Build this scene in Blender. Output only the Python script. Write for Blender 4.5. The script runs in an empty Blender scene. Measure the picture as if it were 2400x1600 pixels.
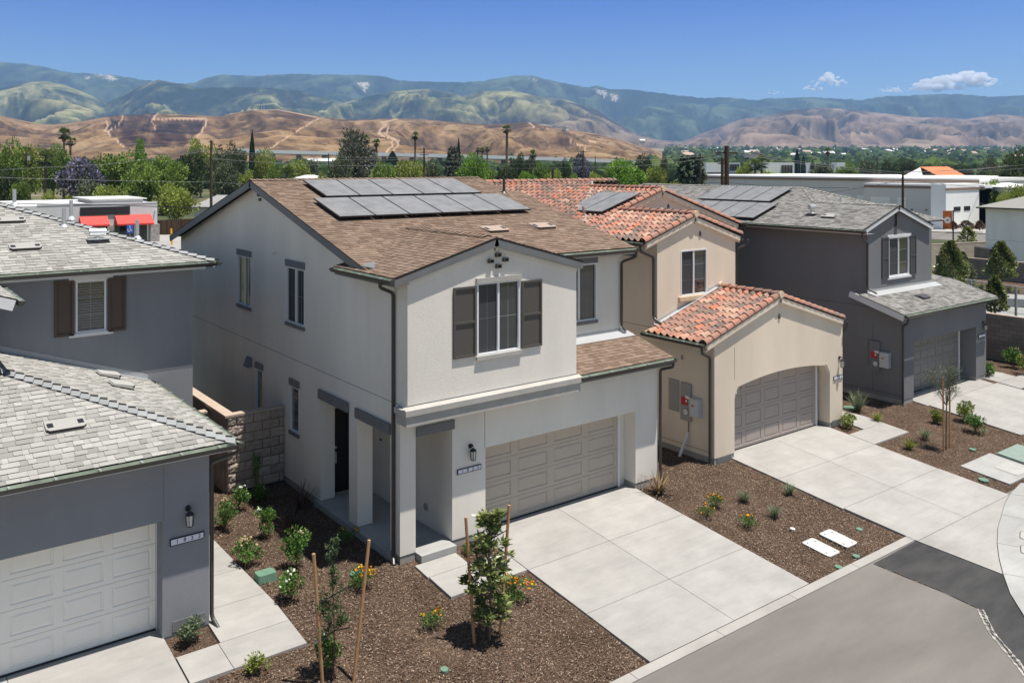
import bpy, math, random
import numpy as np
from mathutils import Vector, Matrix, noise
R = math.radians
SC = bpy.context.scene
COL = SC.collection
random.seed(7)
RNG = np.random.default_rng(11)

# ------------------------------------------------------------------ camera
YAW = R(52.683)
CAMP = Vector((-10.471, -18.117, 9.45))
FPX = 2052.0
cd = bpy.data.cameras.new('camera')
cam = bpy.data.objects.new('camera', cd); COL.objects.link(cam)
cam.location = CAMP
cam.rotation_euler = (R(90), 0, YAW - R(90))
cd.sensor_width = 36; cd.lens = FPX / 2400 * 36
cd.shift_y = -415 / 2400
cd.clip_start = 0.1; cd.clip_end = 60000
SC.camera = cam
# ------------------------------------------------------------------ light
SUNV = Vector((0.15, -0.218, 1.0)).normalized()      # towards the sun
SEL = math.asin(SUNV.z)
w = bpy.data.worlds.new('World'); SC.world = w; w.use_nodes = True
nt = w.node_tree
bgn = nt.nodes['Background']
sky = nt.nodes.new('ShaderNodeTexSky'); sky.sky_type = 'NISHITA'; sky.sun_disc = False
sky.sun_elevation = SEL; sky.sun_rotation = math.atan2(SUNV.x, SUNV.y)
sky.altitude = 300; sky.air_density = 1.0; sky.dust_density = 0.1; sky.ozone_density = 2.0
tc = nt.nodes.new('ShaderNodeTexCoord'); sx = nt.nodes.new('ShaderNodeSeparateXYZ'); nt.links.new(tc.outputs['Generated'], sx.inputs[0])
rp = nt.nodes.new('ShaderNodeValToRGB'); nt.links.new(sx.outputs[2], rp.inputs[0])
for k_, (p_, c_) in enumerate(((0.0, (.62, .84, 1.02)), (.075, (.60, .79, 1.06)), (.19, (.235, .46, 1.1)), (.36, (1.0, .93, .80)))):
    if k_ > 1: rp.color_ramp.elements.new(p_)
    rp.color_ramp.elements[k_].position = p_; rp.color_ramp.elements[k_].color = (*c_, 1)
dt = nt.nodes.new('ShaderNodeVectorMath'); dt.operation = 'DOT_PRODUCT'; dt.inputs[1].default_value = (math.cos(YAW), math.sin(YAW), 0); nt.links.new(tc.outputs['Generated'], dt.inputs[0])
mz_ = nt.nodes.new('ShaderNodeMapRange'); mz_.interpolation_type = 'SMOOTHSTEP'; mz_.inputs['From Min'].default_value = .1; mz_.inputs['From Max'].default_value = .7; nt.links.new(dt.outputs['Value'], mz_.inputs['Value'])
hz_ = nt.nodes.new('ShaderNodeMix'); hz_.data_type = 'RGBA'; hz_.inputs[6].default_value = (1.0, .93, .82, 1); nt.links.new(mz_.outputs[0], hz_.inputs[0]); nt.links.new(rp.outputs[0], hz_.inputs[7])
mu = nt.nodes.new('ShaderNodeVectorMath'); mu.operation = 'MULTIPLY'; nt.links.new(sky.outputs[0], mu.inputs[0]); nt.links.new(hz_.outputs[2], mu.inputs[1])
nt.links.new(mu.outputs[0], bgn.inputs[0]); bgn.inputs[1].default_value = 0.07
sd = bpy.data.lights.new('sun', 'SUN'); sun = bpy.data.objects.new('sun', sd); COL.objects.link(sun)
sd.energy = 5.0; sd.angle = R(0.5); sd.color = (1.0, 0.94, 0.855)
sun.rotation_euler = SUNV.to_track_quat('Z', 'Y').to_euler()
sun.location = (0, -20, 60)
SC.view_settings.view_transform = 'Standard'; SC.view_settings.look = 'None'
SC.view_settings.exposure = 0.56; SC.view_settings.gamma = 1
SC.render.engine = 'CYCLES'
SC.cycles.max_bounces = 8; SC.cycles.diffuse_bounces = 4; SC.cycles.volume_bounces = 5
SC.cycles.transparent_max_bounces = 16

# ------------------------------------------------------------------ helpers
ORG = {}
def tag(o, label=None, cat=None, group=None, kind=None):
    if label: o['label'] = label
    if cat: o['category'] = cat
    if group: o['group'] = group
    if kind: o['kind'] = kind
    return o
def thing(name, label, cat, loc=(0, 0, 0), group=None):
    o = bpy.data.objects.new(name, None); COL.objects.link(o)
    o.location = loc; o.empty_display_size = .3
    ORG[o] = Vector(loc)
    return tag(o, label, cat, group)
class MB:
    def __init__(s): s.v = []; s.f = []; s.t = []; s.m = []
    def poly(s, pts, t=0.5, m=0):
        i = len(s.v); s.v += [tuple(p) for p in pts]; s.f.append(tuple(range(i, i + len(pts)))); s.t.append(t); s.m.append(m)
    def hexa(s, p, t=0.5, m=0):      # p: 8 points, bottom 0-3, top 4-7
        i = len(s.v); s.v += [tuple(q) for q in p]
        for f in ((3, 2, 1, 0), (4, 5, 6, 7), (0, 1, 5, 4), (1, 2, 6, 5), (2, 3, 7, 6), (3, 0, 4, 7)):
            s.f.append(tuple(i + k for k in f)); s.t.append(t); s.m.append(m)
    def box(s, x0, x1, y0, y1, z0, z1, t=0.5, m=0):
        s.hexa([(x0, y0, z0), (x1, y0, z0), (x1, y1, z0), (x0, y1, z0), (x0, y0, z1), (x1, y0, z1), (x1, y1, z1), (x0, y1, z1)], t, m)
    def prism(s, pts, ext, t=0.5, m=0):
        ext = Vector(ext); n = len(pts); a = [Vector(p) for p in pts]; b = [p + ext for p in a]
        i = len(s.v); s.v += [tuple(p) for p in a + b]
        s.f.append(tuple(range(i, i + n))); s.f.append(tuple(range(i + 2 * n - 1, i + n - 1, -1)))
        for k in range(n):
            j = (k + 1) % n; s.f.append((i + k, i + n + k, i + n + j, i + j))
        s.t += [t] * (n + 2); s.m += [m] * (n + 2)
    def beam(s, p0, p1, w, h, up=(0, 0, 1), t=0.5, m=0):   # box along p0-p1, width w, height h hanging below the line
        p0 = Vector(p0); p1 = Vector(p1); d = (p1 - p0).normalized(); up = Vector(up)
        sd_ = d.cross(up).normalized() * w / 2; u = sd_.cross(d).normalized() * h
        s.hexa([p0 - sd_ - u, p0 + sd_ - u, p1 + sd_ - u, p1 - sd_ - u, p0 - sd_, p0 + sd_, p1 + sd_, p1 - sd_], t, m)
    def tube(s, pts, r, n=8, t=0.5, m=0, cap=True):
        pts = [Vector(p) for p in pts]; rs = r if isinstance(r, (list, tuple)) else [r] * len(pts)
        rings = []
        prev = None
        for k, p in enumerate(pts):
            d = (pts[min(k + 1, len(pts) - 1)] - pts[max(k - 1, 0)]).normalized()
            if prev is None:
                a = d.orthogonal().normalized()
            else:
                a = (prev - d * prev.dot(d)).normalized()
            prev = a; b = d.cross(a)
            i = len(s.v)
            for q in range(n):
                an = 2 * math.pi * q / n
                s.v.append(tuple(p + (a * math.cos(an) + b * math.sin(an)) * rs[k]))
            rings.append(i)
        for k in range(len(rings) - 1):
            for q in range(n):
                q2 = (q + 1) % n
                s.f.append((rings[k] + q, rings[k] + q2, rings[k + 1] + q2, rings[k + 1] + q)); s.t.append(t); s.m.append(m)
        if cap:
            s.f.append(tuple(rings[0] + q for q in range(n - 1, -1, -1))); s.f.append(tuple(rings[-1] + q for q in range(n)))
            s.t += [t, t]; s.m += [m, m]
    def build(s, name, mats, parent=None, smooth=False, **kw):
        if not isinstance(mats, (list, tuple)): mats = [mats]
        me = bpy.data.meshes.new(name)
        if parent is not None: org = ORG[parent]
        else:
            a = np.array(s.v); org = Vector((float(a[:, 0].mean()), float(a[:, 1].mean()), float(a[:, 2].min())))
        V = [(p[0] - org[0], p[1] - org[1], p[2] - org[2]) for p in s.v]
        me.from_pydata(V, [], s.f)
        for mt in mats: me.materials.append(mt)
        at = me.attributes.new('tone', 'FLOAT', 'FACE'); at.data.foreach_set('value', np.array(s.t, dtype=np.float32))
        me.polygons.foreach_set('material_index', np.array(s.m, dtype=np.int32))
        if smooth: me.polygons.foreach_set('use_smooth', np.ones(len(s.f), dtype=bool))
        me.update()
        o = bpy.data.objects.new(name, me); COL.objects.link(o)
        ORG[o] = org
        if parent is not None: o.parent = parent
        else: o.location = org
        return tag(o, **kw)
def npmesh(name, V, F, mats, tone=None, parent=None, smooth=False, mi=None, org=None, **kw):
    me = bpy.data.meshes.new(name)
    V = np.asarray(V, dtype=np.float64); F = np.asarray(F, dtype=np.int64)
    if org is None: org = Vector((0, 0, 0))
    me.vertices.add(len(V)); me.vertices.foreach_set('co', (V - np.array(org)).astype(np.float32).ravel())
    nf, k = F.shape
    me.loops.add(nf * k); me.loops.foreach_set('vertex_index', F.astype(np.int32).ravel())
    me.polygons.add(nf); me.polygons.foreach_set('loop_start', (np.arange(nf) * k).astype(np.int32))
    if tone is not None:
        at = me.attributes.new('tone', 'FLOAT', 'FACE'); at.data.foreach_set('value', np.asarray(tone, dtype=np.float32))
    if not isinstance(mats, (list, tuple)): mats = [mats]
    for mt in mats: me.materials.append(mt)
    if mi is not None: me.polygons.foreach_set('material_index', np.asarray(mi, dtype=np.int32))
    if smooth: me.polygons.foreach_set('use_smooth', np.ones(nf, dtype=bool))
    me.update(calc_edges=True); me.validate()
    o = bpy.data.objects.new(name, me); COL.objects.link(o)
    ORG[o] = Vector(org)
    if parent is not None: o.parent = parent
    else: o.location = org
    return tag(o, **kw)

# ------------------------------------------------------------------ materials
def mat(name, col, rough=0.8, spec=0.3, metal=0.0, var=0.0, vscale=1.0, bump=0.0, bscale=40.0, tone=0.0, col2=None, coat=0, trans=0.0, streak=False, bdist=.01, obj=False, fine=0.0, stain=0.0):
    m = bpy.data.materials.new(name); m.use_nodes = True
    n = m.node_tree; b = n.nodes['Principled BSDF']
    b.inputs['Roughness'].default_value = rough; b.inputs['Metallic'].default_value = metal
    b.inputs['Specular IOR Level'].default_value = spec
    b.inputs['Coat Weight'].default_value = coat
    L = n.links.new
    rgb = n.nodes.new('ShaderNodeRGB'); rgb.outputs[0].default_value = (*col, 1); cur = rgb.outputs[0]
    if obj: pos = n.nodes.new('ShaderNodeTexCoord').outputs['Object']
    else: pos = n.nodes.new('ShaderNodeNewGeometry').outputs['Position']
    if streak:
        mp = n.nodes.new('ShaderNodeMapping'); mp.inputs['Scale'].default_value = (1, 1, .25); L(pos, mp.inputs[0]); vpos = mp.outputs[0]
    else: vpos = pos
    def mulv(cur, fac_socket, lo, hi):
        mr = n.nodes.new('ShaderNodeMapRange'); mr.inputs['From Min'].default_value = 0.3; mr.inputs['From Max'].default_value = 0.7
        mr.inputs['To Min'].default_value = lo; mr.inputs['To Max'].default_value = hi; L(fac_socket, mr.inputs['Value'])
        mx = n.nodes.new('ShaderNodeVectorMath'); mx.operation = 'SCALE'
        L(cur, mx.inputs[0]); L(mr.outputs[0], mx.inputs['Scale']); return mx.outputs[0]
    if col2 is not None or tone:
        at = n.nodes.new('ShaderNodeAttribute'); at.attribute_name = 'tone'
        if col2 is not None:
            r = n.nodes.new('ShaderNodeValToRGB')
            cs = [col] + list(col2)
            while len(r.color_ramp.elements) < len(cs): r.color_ramp.elements.new(.5)
            for i, c in enumerate(cs):
                r.color_ramp.elements[i].position = i / (len(cs) - 1); r.color_ramp.elements[i].color = (*c, 1)
            L(at.outputs['Fac'], r.inputs[0]); cur = r.outputs[0]
        else:
            mr = n.nodes.new('ShaderNodeMapRange'); mr.inputs['To Min'].default_value = 1 - tone; mr.inputs['To Max'].default_value = 1 + tone
            L(at.outputs['Fac'], mr.inputs['Value'])
            mx = n.nodes.new('ShaderNodeVectorMath'); mx.operation = 'SCALE'; L(cur, mx.inputs[0]); L(mr.outputs[0], mx.inputs['Scale']); cur = mx.outputs[0]
    if var:
        nz = n.nodes.new('ShaderNodeTexNoise'); nz.inputs['Scale'].default_value = vscale; nz.inputs['Detail'].default_value = 6; nz.inputs['Roughness'].default_value = .6
        L(vpos, nz.inputs['Vector']); cur = mulv(cur, nz.outputs['Fac'], 1 - var, 1 + var)
    if stain:
        mq = n.nodes.new('ShaderNodeMapping'); mq.inputs['Rotation'].default_value = (0, 0, .5); mq.inputs['Scale'].default_value = (.5, 2.2, 1); L(pos, mq.inputs[0])
        nz = n.nodes.new('ShaderNodeTexNoise'); nz.inputs['Scale'].default_value = 1.7; nz.inputs['Detail'].default_value = 8; nz.inputs['Roughness'].default_value = .7; nz.inputs['Distortion'].default_value = .8
        L(mq.outputs[0], nz.inputs['Vector']); cur = mulv(cur, nz.outputs['Fac'], 1 - stain, 1 + stain * .6)
    if fine:
        nz = n.nodes.new('ShaderNodeTexNoise'); nz.inputs['Scale'].default_value = bscale * 1.3; nz.inputs['Detail'].default_value = 3
        L(pos, nz.inputs['Vector']); cur = mulv(cur, nz.outputs['Fac'], 1 - fine, 1 + fine)
    if bump:
        nb = n.nodes.new('ShaderNodeTexNoise'); nb.inputs['Scale'].default_value = bscale; nb.inputs['Detail'].default_value = 4
        L(pos, nb.inputs['Vector']); bp = n.nodes.new('ShaderNodeBump'); bp.inputs['Strength'].default_value = bump; bp.inputs['Distance'].default_value = bdist
        L(nb.outputs['Fac'], bp.inputs['Height']); L(bp.outputs[0], b.inputs['Normal'])
    L(cur, b.inputs['Base Color'])
    if trans:
        tr = n.nodes.new('ShaderNodeBsdfTranslucent'); L(cur, tr.inputs[0]); ms = n.nodes.new('ShaderNodeMixShader'); ms.inputs[0].default_value = trans
        out = n.nodes['Material Output']; L(b.outputs[0], ms.inputs[1]); L(tr.outputs[0], ms.inputs[2]); L(ms.outputs[0], out.inputs['Surface'])
    return m
def stucco(name, c): return mat(name, c, .92, .2, var=.085, vscale=.6, bump=.6, bscale=58, streak=True, bdist=.013, fine=.06)
M = {}
M['stA'] = stucco('stucco_light_grey', (.74, .70, .635))
M['stB'] = stucco('stucco_tan', (.72, .62, .50))
M['stC'] = stucco('stucco_charcoal', (.19, .19, .198))
M['stD'] = stucco('stucco_slate', (.235, .242, .262))
M['stE'] = stucco('stucco_white', (.86, .86, .86))
M['trimA'] = mat('trim_grey', (.16, .165, .17), .6, .3, var=.08, vscale=2)
M['stonetrim'] = mat('trim_cast', (.40, .385, .355), .9, .2, var=.08, vscale=3, bump=.5, bscale=60)
M['trimW'] = mat('trim_white', (.66, .66, .67), .55, .35, var=.05, vscale=2)
M['vinyl'] = mat('vinyl_white', (.72, .73, .75), .4, .4)
M['bronze'] = mat('gutter_bronze', (.045, .042, .038), .4, .5)
M['guti'] = mat('gutter_lining', (.34, .385, .31), .3, .7, var=.25, vscale=3)
M['galv'] = mat('galvanised', (.55, .56, .57), .4, .5, metal=.6)
M['flash'] = mat('flashing', (.38, .39, .40), .45, .5, var=.08, vscale=1)
M['shutB'] = mat('shutter_brown', (.09, .062, .048), .55, .35)
M['shutG'] = mat('shutter_grey', (.085, .078, .07), .5, .35)
M['shutC'] = mat('shutter_iron', (.07, .07, .075), .5, .35)
M['black'] = mat('black_metal', (.018, .018, .02), .4, .5)
M['glass'] = mat('window_glass', (.016, .026, .03), .03, 1.0, coat=1.0)
M['screen'] = mat('window_screen', (.05, .052, .056), .5, .3)
M['lglass'] = mat('lantern_glass', (.62, .62, .58), .15, .6)
M['doorA'] = mat('garage_taupe', (.47, .41, .345), .45, .35, var=.03, vscale=2)
M['doorB'] = mat('garage_mauve', (.35, .30, .275), .45, .35, var=.03, vscale=2)
M['doorC'] = mat('garage_dark', (.21, .20, .19), .45, .35, var=.03, vscale=2)
M['doorD'] = mat('garage_cream', (.88, .84, .77), .45, .35, var=.02, vscale=2)
M['entry'] = mat('entry_black', (.012, .012, .013), .35, .4)
M['solar'] = mat('solar_cell', (.215, .21, .205), .35, .8, var=.2, vscale=2.5)
M['solarf'] = mat('solar_frame', (.02, .02, .022), .35, .5)
M['ventT'] = mat('vent_tan', (.36, .28, .23), .6, .3)
M['ventG'] = mat('vent_grey', (.33, .325, .305), .6, .3)
M['shA'] = mat('shingle_brown', (.185, .125, .09), .95, .15, col2=[(.145, .10, .075), (.20, .145, .11), (.235, .17, .13), (.17, .12, .09)], var=.10, vscale=1.5, bump=.5, bscale=120, fine=.12)
M['shD'] = mat('shingle_pale', (.40, .395, .37), .95, .15, col2=[(.23, .226, .212), (.315, .31, .293), (.365, .36, .34), (.30, .295, .278)], var=.06, vscale=1.5, bump=.5, bscale=120, fine=.10)
M['shC'] = mat('shingle_grey', (.19, .185, .175), .95, .15, col2=[(.13, .128, .12), (.225, .22, .21), (.27, .265, .255), (.18, .177, .17)], var=.06, vscale=1.5, bump=.5, bscale=120, fine=.10)
M['under'] = mat('underlay', (.03, .028, .026), .9, .1)
M['capA'] = mat('cap_brown', (.22, .16, .12), .95, .15, tone=.2, fine=.1, bscale=100)
M['capD'] = mat('cap_grey', (.27, .28, .285), .95, .15, tone=.12, fine=.1, bscale=100)
M['capC'] = mat('cap_dark', (.27, .265, .25), .95, .15, tone=.2, fine=.1, bscale=100)
M['tile'] = mat('clay_tile', (.46, .17, .10), .8, .3, col2=[(.40, .205, .15), (.18, .14, .12), (.36, .18, .13), (.50, .32, .235), (.15, .125, .11), (.25, .16, .13), (.43, .22, .16), (.20, .15, .125)], var=.14, vscale=7, fine=.12, bump=.3, bscale=60)
M['tilecap'] = mat('tile_cap', (.42, .19, .13), .8, .3, col2=[(.28, .165, .13), (.38, .185, .13), (.22, .15, .125)], var=.15, vscale=6, fine=.12)
M['mortar'] = mat('mortar', (.62, .50, .36), .95, .2, var=.15, vscale=8)
M['conc'] = mat('concrete', (.325, .315, .298), .9, .2, var=.11, vscale=.9, bump=.12, bscale=90, fine=.05, tone=.05, stain=.10)
M['conc2'] = mat('concrete_street', (.335, .335, .325), .9, .2, var=.12, vscale=.9, bump=.12, bscale=90, fine=.04, tone=.05, stain=.10)
M['dirt'] = mat('joint_dirt', (.06, .045, .035), .95, .1)
M['kerb'] = mat('kerb_concrete', (.32, .305, .285), .9, .2, var=.12, vscale=1.2, bump=.2, bscale=60)
M['block'] = mat('smooth_block', (.235, .195, .165), .95, .15, tone=.10, var=.1, vscale=3, bump=.4, bscale=70, fine=.08)
M['split'] = mat('split_block', (.40, .33, .275), .95, .15, tone=.15, var=.15, vscale=8, bump=.7, bscale=45, fine=.12, bdist=.02)
M['cap'] = mat('wall_cap', (.42, .34, .275), .9, .2, var=.08, vscale=3, fine=.05)
M['blockR'] = mat('grey_block', (.21, .185, .165), .95, .15, tone=.12, var=.1, vscale=2, bump=.4, bscale=50)
M['blockT'] = mat('tan_block', (.50, .44, .36), .95, .15, tone=.08, var=.1, vscale=2)
M['wood'] = mat('stake_wood', (.40, .22, .11), .7, .3, var=.15, vscale=10)
M['tie'] = mat('rubber_tie', (.02, .02, .02), .6, .3)
M['greenbox'] = mat('valve_green', (.12, .22, .155), .6, .35, var=.1, vscale=6)
M['greenpale'] = mat('vault_pale_green', (.21, .27, .235), .7, .3, var=.1, vscale=4)
M['lid'] = mat('lid_grey', (.36, .36, .34), .8, .3, var=.1, vscale=5)
M['elec'] = mat('meter_grey', (.30, .29, .29), .5, .4)
M['inv'] = mat('inverter_white', (.52, .53, .54), .45, .4)
M['red'] = mat('label_red', (.45, .025, .03), .5, .4)
M['white'] = mat('paint_white', (.8, .8, .8), .5, .4)
M['plaque'] = mat('plaque_face', (.70, .70, .78), .4, .4)
M['poleW'] = mat('pole_wood', (.085, .05, .035), .9, .2, var=.2, vscale=3)
M['wire'] = mat('wire', (.30, .30, .30), .5, .4)
M['wireB'] = mat('wire_dark', (.03, .03, .03), .6, .3)
M['bark'] = mat('bark_grey', (.16, .12, .09), .95, .15, var=.25, vscale=6, bump=.5, bscale=30)

# ------------------------------------------------------------------ house kit
class Face:
    def __init__(s, axis, c): s.a = axis; s.c = c
    def p(s, u, z, d=0):
        if s.a == 'F': return (u, s.c - d, z)
        if s.a == 'L': return (s.c - d, u, z)
        if s.a == 'R': return (s.c + d, u, z)
        return (u, s.c + d, z)
def fbox(mb, F, u0, u1, z0, z1, d0, d1, t=.5, m=0):
    mb.hexa([F.p(u0, z0, d0), F.p(u1, z0, d0), F.p(u1, z0, d1), F.p(u0, z0, d1), F.p(u0, z1, d0), F.p(u1, z1, d0), F.p(u1, z1, d1), F.p(u0, z1, d1)], t, m)
def wall(mb, F, u0, u1, z0, z1, holes=(), m=0):
    us = sorted({u0, u1, *[h[0] for h in holes], *[h[1] for h in holes]}); zs = sorted({z0, z1, *[h[2] for h in holes], *[h[3] for h in holes]})
    for a, b in zip(us, us[1:]):
        for c, d in zip(zs, zs[1:]):
            um = (a + b) / 2; zm = (c + d) / 2
            if any(h[0] < um < h[1] and h[2] < zm < h[3] for h in holes): continue
            mb.poly([F.p(a, c), F.p(b, c), F.p(b, d), F.p(a, d)], m=m)
    for h in holes:
        dp = -h[4]; a, b, c, d = h[:4]
        mb.poly([F.p(a, c), F.p(a, c, dp), F.p(a, d, dp), F.p(a, d)], m=m); mb.poly([F.p(b, c), F.p(b, d), F.p(b, d, dp), F.p(b, c, dp)], m=m)
        mb.poly([F.p(a, d), F.p(a, d, dp), F.p(b, d, dp), F.p(b, d)], m=m)
        if len(h) < 6: mb.poly([F.p(a, c), F.p(b, c), F.p(b, c, dp), F.p(a, c, dp)], m=m)
def joint(mb, F, pts, m=1):
    for (a, b), (c, d) in zip(pts, pts[1:]):
        if abs(a - c) > abs(b - d): fbox(mb, F, min(a, c), max(a, c), b - .007, b + .007, 0.0, .003, m=m)
        else: fbox(mb, F, a - .006, a + .006, min(b, d), max(b, d), 0.0, .003, m=m)
def clip(poly, a, b, c):       # keep a*x+b*y<=c
    out = []
    for i in range(len(poly)):
        p = poly[i]; q = poly[(i + 1) % len(poly)]
        fp = a * p[0] + b * p[1] - c; fq = a * q[0] + b * q[1] - c
        if fp <= 0: out.append(p)
        if (fp < 0 < fq) or (fq < 0 < fp):
            s = fp / (fp - fq); out.append((p[0] + (q[0] - p[0]) * s, p[1] + (q[1] - p[1]) * s))
    return out
def plane_frame(P, eave):
    P = [Vector(p) for p in P]; n = Vector((0, 0, 0))
    for i in range(1, len(P) - 1): n += (P[i] - P[0]).cross(P[i + 1] - P[0])
    n.normalize()
    if n.z < 0: n = -n
    U = Vector(eave).normalized(); V = n.cross(U)
    if V.z < 0: V = -V
    return P, n, U, V.normalized()
def shingles(mb, poly, eave, expo=.16, thick=.014, wmin=.15, wmax=.36, deck=.045, rnd=None):
    rnd = rnd or random
    P, n, U, V = plane_frame(poly, eave); o = P[0]
    p2 = [((p - o).dot(U), (p - o).dot(V)) for p in P]
    mb.prism(P, (0, 0, -deck), m=1)                 # roof deck under the shingles
    ar = sum(p2[i][0] * p2[(i + 1) % len(p2)][1] - p2[(i + 1) % len(p2)][0] * p2[i][1] for i in range(len(p2)))
    if ar < 0: p2 = p2[::-1]
    edges = []
    for i in range(len(p2)):
        a = p2[i]; b = p2[(i + 1) % len(p2)]; dx = b[0] - a[0]; dy = b[1] - a[1]
        edges.append((dy, -dx, dy * a[0] - dx * a[1]))
    u0 = min(p[0] for p in p2); u1 = max(p[0] for p in p2); v0 = min(p[1] for p in p2); v1 = max(p[1] for p in p2)
    k = 0; v = math.floor((v0 + o.dot(V)) / expo + 1e-4) * expo - o.dot(V)
    while v < v1:
        u = u0 - rnd.random() * wmax; hi = rnd.random() < .5
        while u < u1:
            wd = rnd.uniform(wmin, wmax) * (1.0 if hi else .75)
            q = [(u + .002, v), (u + wd - .002, v), (u + wd - .002, v + expo), (u + .002, v + expo)]
            for e in edges:
                q = clip(q, *e)
                if len(q) < 3: break
            if len(q) >= 3:
                tt = thick * (1.0 if hi else .5); tone = min(1, max(0, rnd.gauss(.52 if hi else .42, .2)))
                pt = [o + U * a + V * b + n * (.004 + tt * (1 - (b - v) / expo * .85)) for a, b in q]
                mb.poly(pt, tone)
                lo = sorted([a for a in q if abs(a[1] - v) < 1e-6])
                if len(lo) >= 2:
                    a, b = lo[0], lo[-1]
                    A = o + U * a[0] + V * a[1]; B = o + U * b[0] + V * b[1]
                    mb.poly([A - n * .002, B - n * .002, B + n * (.004 + tt), A + n * (.004 + tt)], tone * .3, 1)
            u += wd; hi = not hi
        v += expo; k += 1
def caps(mb, p0, p1, dA, dB, w=.15, expo=.2, rise=.016, m=0, base=.016):
    p0 = Vector(p0); p1 = Vector(p1); L = (p1 - p0).length; d = (p1 - p0).normalized()
    dA = Vector(dA).normalized() * w; dB = Vector(dB).normalized() * w
    k = 0
    while k * expo < L:
        a = p0 + d * (k * expo); b = p0 + d * min(L, (k + 1) * expo + .04)
        up = Vector((0, 0, 1)); t = random.random()
        al = a + up * (rise + base + .012); bl = b + up * (base + .004)
        mb.poly([al, al + dA, bl + dA, bl], t, m); mb.poly([al, bl, bl + dB, al + dB], t, m)
        lo = up * -(rise + .012)
        mb.poly([al, al + lo, al + dA + lo, al + dA], 0, m + 1); mb.poly([al, al + dB, al + dB + lo, al + lo], 0, m + 1)
        s = d * -.012
        k += 1
def gutter(H, p0, p1, out, name='gutter', label=None, nh=None):
    p0 = Vector(p0); p1 = Vector(p1); o = Vector(out).normalized(); z = Vector((0, 0, 1)); L = (p1 - p0).length
    mb = MB(); prof = [(0, .0), (0, -.12), (.09, -.12), (.135, -.05), (.135, -.025), (.122, -.025)]
    inn = [(.006, 0), (.006, -.075), (.085, -.09), (.122, -.05), (.122, -.025)]
    def strip(pr, m):
        for a, b in zip(pr, pr[1:]):
            mb.poly([p0 + o * a[0] + z * a[1], p1 + o * a[0] + z * a[1], p1 + o * b[0] + z * b[1], p0 + o * b[0] + z * b[1]], .5, m)
    strip(prof, 0); strip(inn, 1)
    for q in (p0, p1): mb.poly([q + o * a[0] + z * a[1] for a in prof], .5, 0)
    d = (p1 - p0).normalized(); n = nh or max(2, int(L / .9))
    for i in range(n):
        c = p0 + d * (L * (i + .5) / n)
        mb.hexa([c + d * sx + o * so + z * sz for sz in (-.03, -.012) for sx, so in ((-.02, 0), (.02, 0), (.02, .128), (-.02, .128))], .5, 2)
    return mb.build(name, [M['bronze'], M['guti'], M['galv']], H, label=label)
def rnd_path(pts, r=.09, n=4):
    P = [Vector(p) for p in pts]; out = [P[0]]
    for a, b, c in zip(P, P[1:], P[2:]):
        d1 = (a - b); d2 = (c - b); rr = min(r, d1.length * .45, d2.length * .45)
        q0 = b + d1.normalized() * rr; q1 = b + d2.normalized() * rr
        for i in range(n + 1):
            t = i / n; out.append(q0 * (1 - t) ** 2 + b * 2 * t * (1 - t) + q1 * t * t)
    out.append(P[-1]); return out
def downspout(H, pts, label=None, r=.043):
    mb = MB(); mb.tube(rnd_path(pts), r, 10)
    return mb.build('downspout', M['bronze'], H, smooth=False, label=label)
def ring(mb, F, u0, u1, z0, z1, w, d0, d1, m=0):
    fbox(mb, F, u0, u1, z1 - w, z1, d0, d1, m=m); fbox(mb, F, u0, u1, z0, z0 + w, d0, d1, m=m)
    fbox(mb, F, u0, u0 + w, z0 + w, z1 - w, d0, d1, m=m); fbox(mb, F, u1 - w, u1, z0 + w, z1 - w, d0, d1, m=m)
def window(H, F, u0, u1, z0, z1, slider=True, grid=(1, 1), head=None, sill=None, ext=.02, hh=.2, sh=.1, gx='both', screen=-1, blinds=False, label=None, hp=.04):
    mb = MB(); ring(mb, F, u0, u1, z0, z1, .045, -.07, .012)
    um = (u0 + u1) / 2
    if slider: fbox(mb, F, um - .03, um + .03, z0 + .045, z1 - .045, -.065, -.004)
    wn = mb.build('window', M['vinyl'], H, label=label)
    pans = [(u0 + .045, um - .03), (um + .03, u1 - .045)] if slider else [(u0 + .045, u1 - .045)]
    for i, (a, b) in enumerate(pans):
        g = MB(); fbox(g, F, a, b, z0 + .045, z1 - .045, -.06, -.052)
        g.build('pane', M['screen'] if i == screen else M['glass'], wn)
        if grid[0] or grid[1]:
            g = MB()
            for k in range(grid[0]):
                c = a + (b - a) * (k + 1) / (grid[0] + 1); fbox(g, F, c - .0055, c + .0055, z0 + .045, z1 - .045, -.051, -.047)
            for k in range(grid[1]):
                c = z0 + (z1 - z0) * (k + 1) / (grid[1] + 1); fbox(g, F, a, b, c - .0055, c + .0055, -.0505, -.0475)
            g.build('grille', M['elec'] if i != screen else M['trimA'], wn)
    if blinds:
        g = MB(); n = int((z1 - z0) / .065)
        for k in range(n):
            z = z0 + .06 + k * .065
            if z < z1 - .05: fbox(g, F, u0 + .05, u1 - .05, z, z + .012, -.0515, -.0495)
        g.build('blind', M['elec'], wn)
    if head:
        g = MB(); fbox(g, F, u0 - ext, u1 + ext, z1 + .003, z1 + hh, 0, hp); g.build('head_trim', M[head], wn)
    if sill:
        g = MB(); fbox(g, F, u0 - ext, u1 + ext, z0 - sh, z0 - .003, 0, hp + .01); g.build('sill', M[sill], wn)
    return wn
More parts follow.
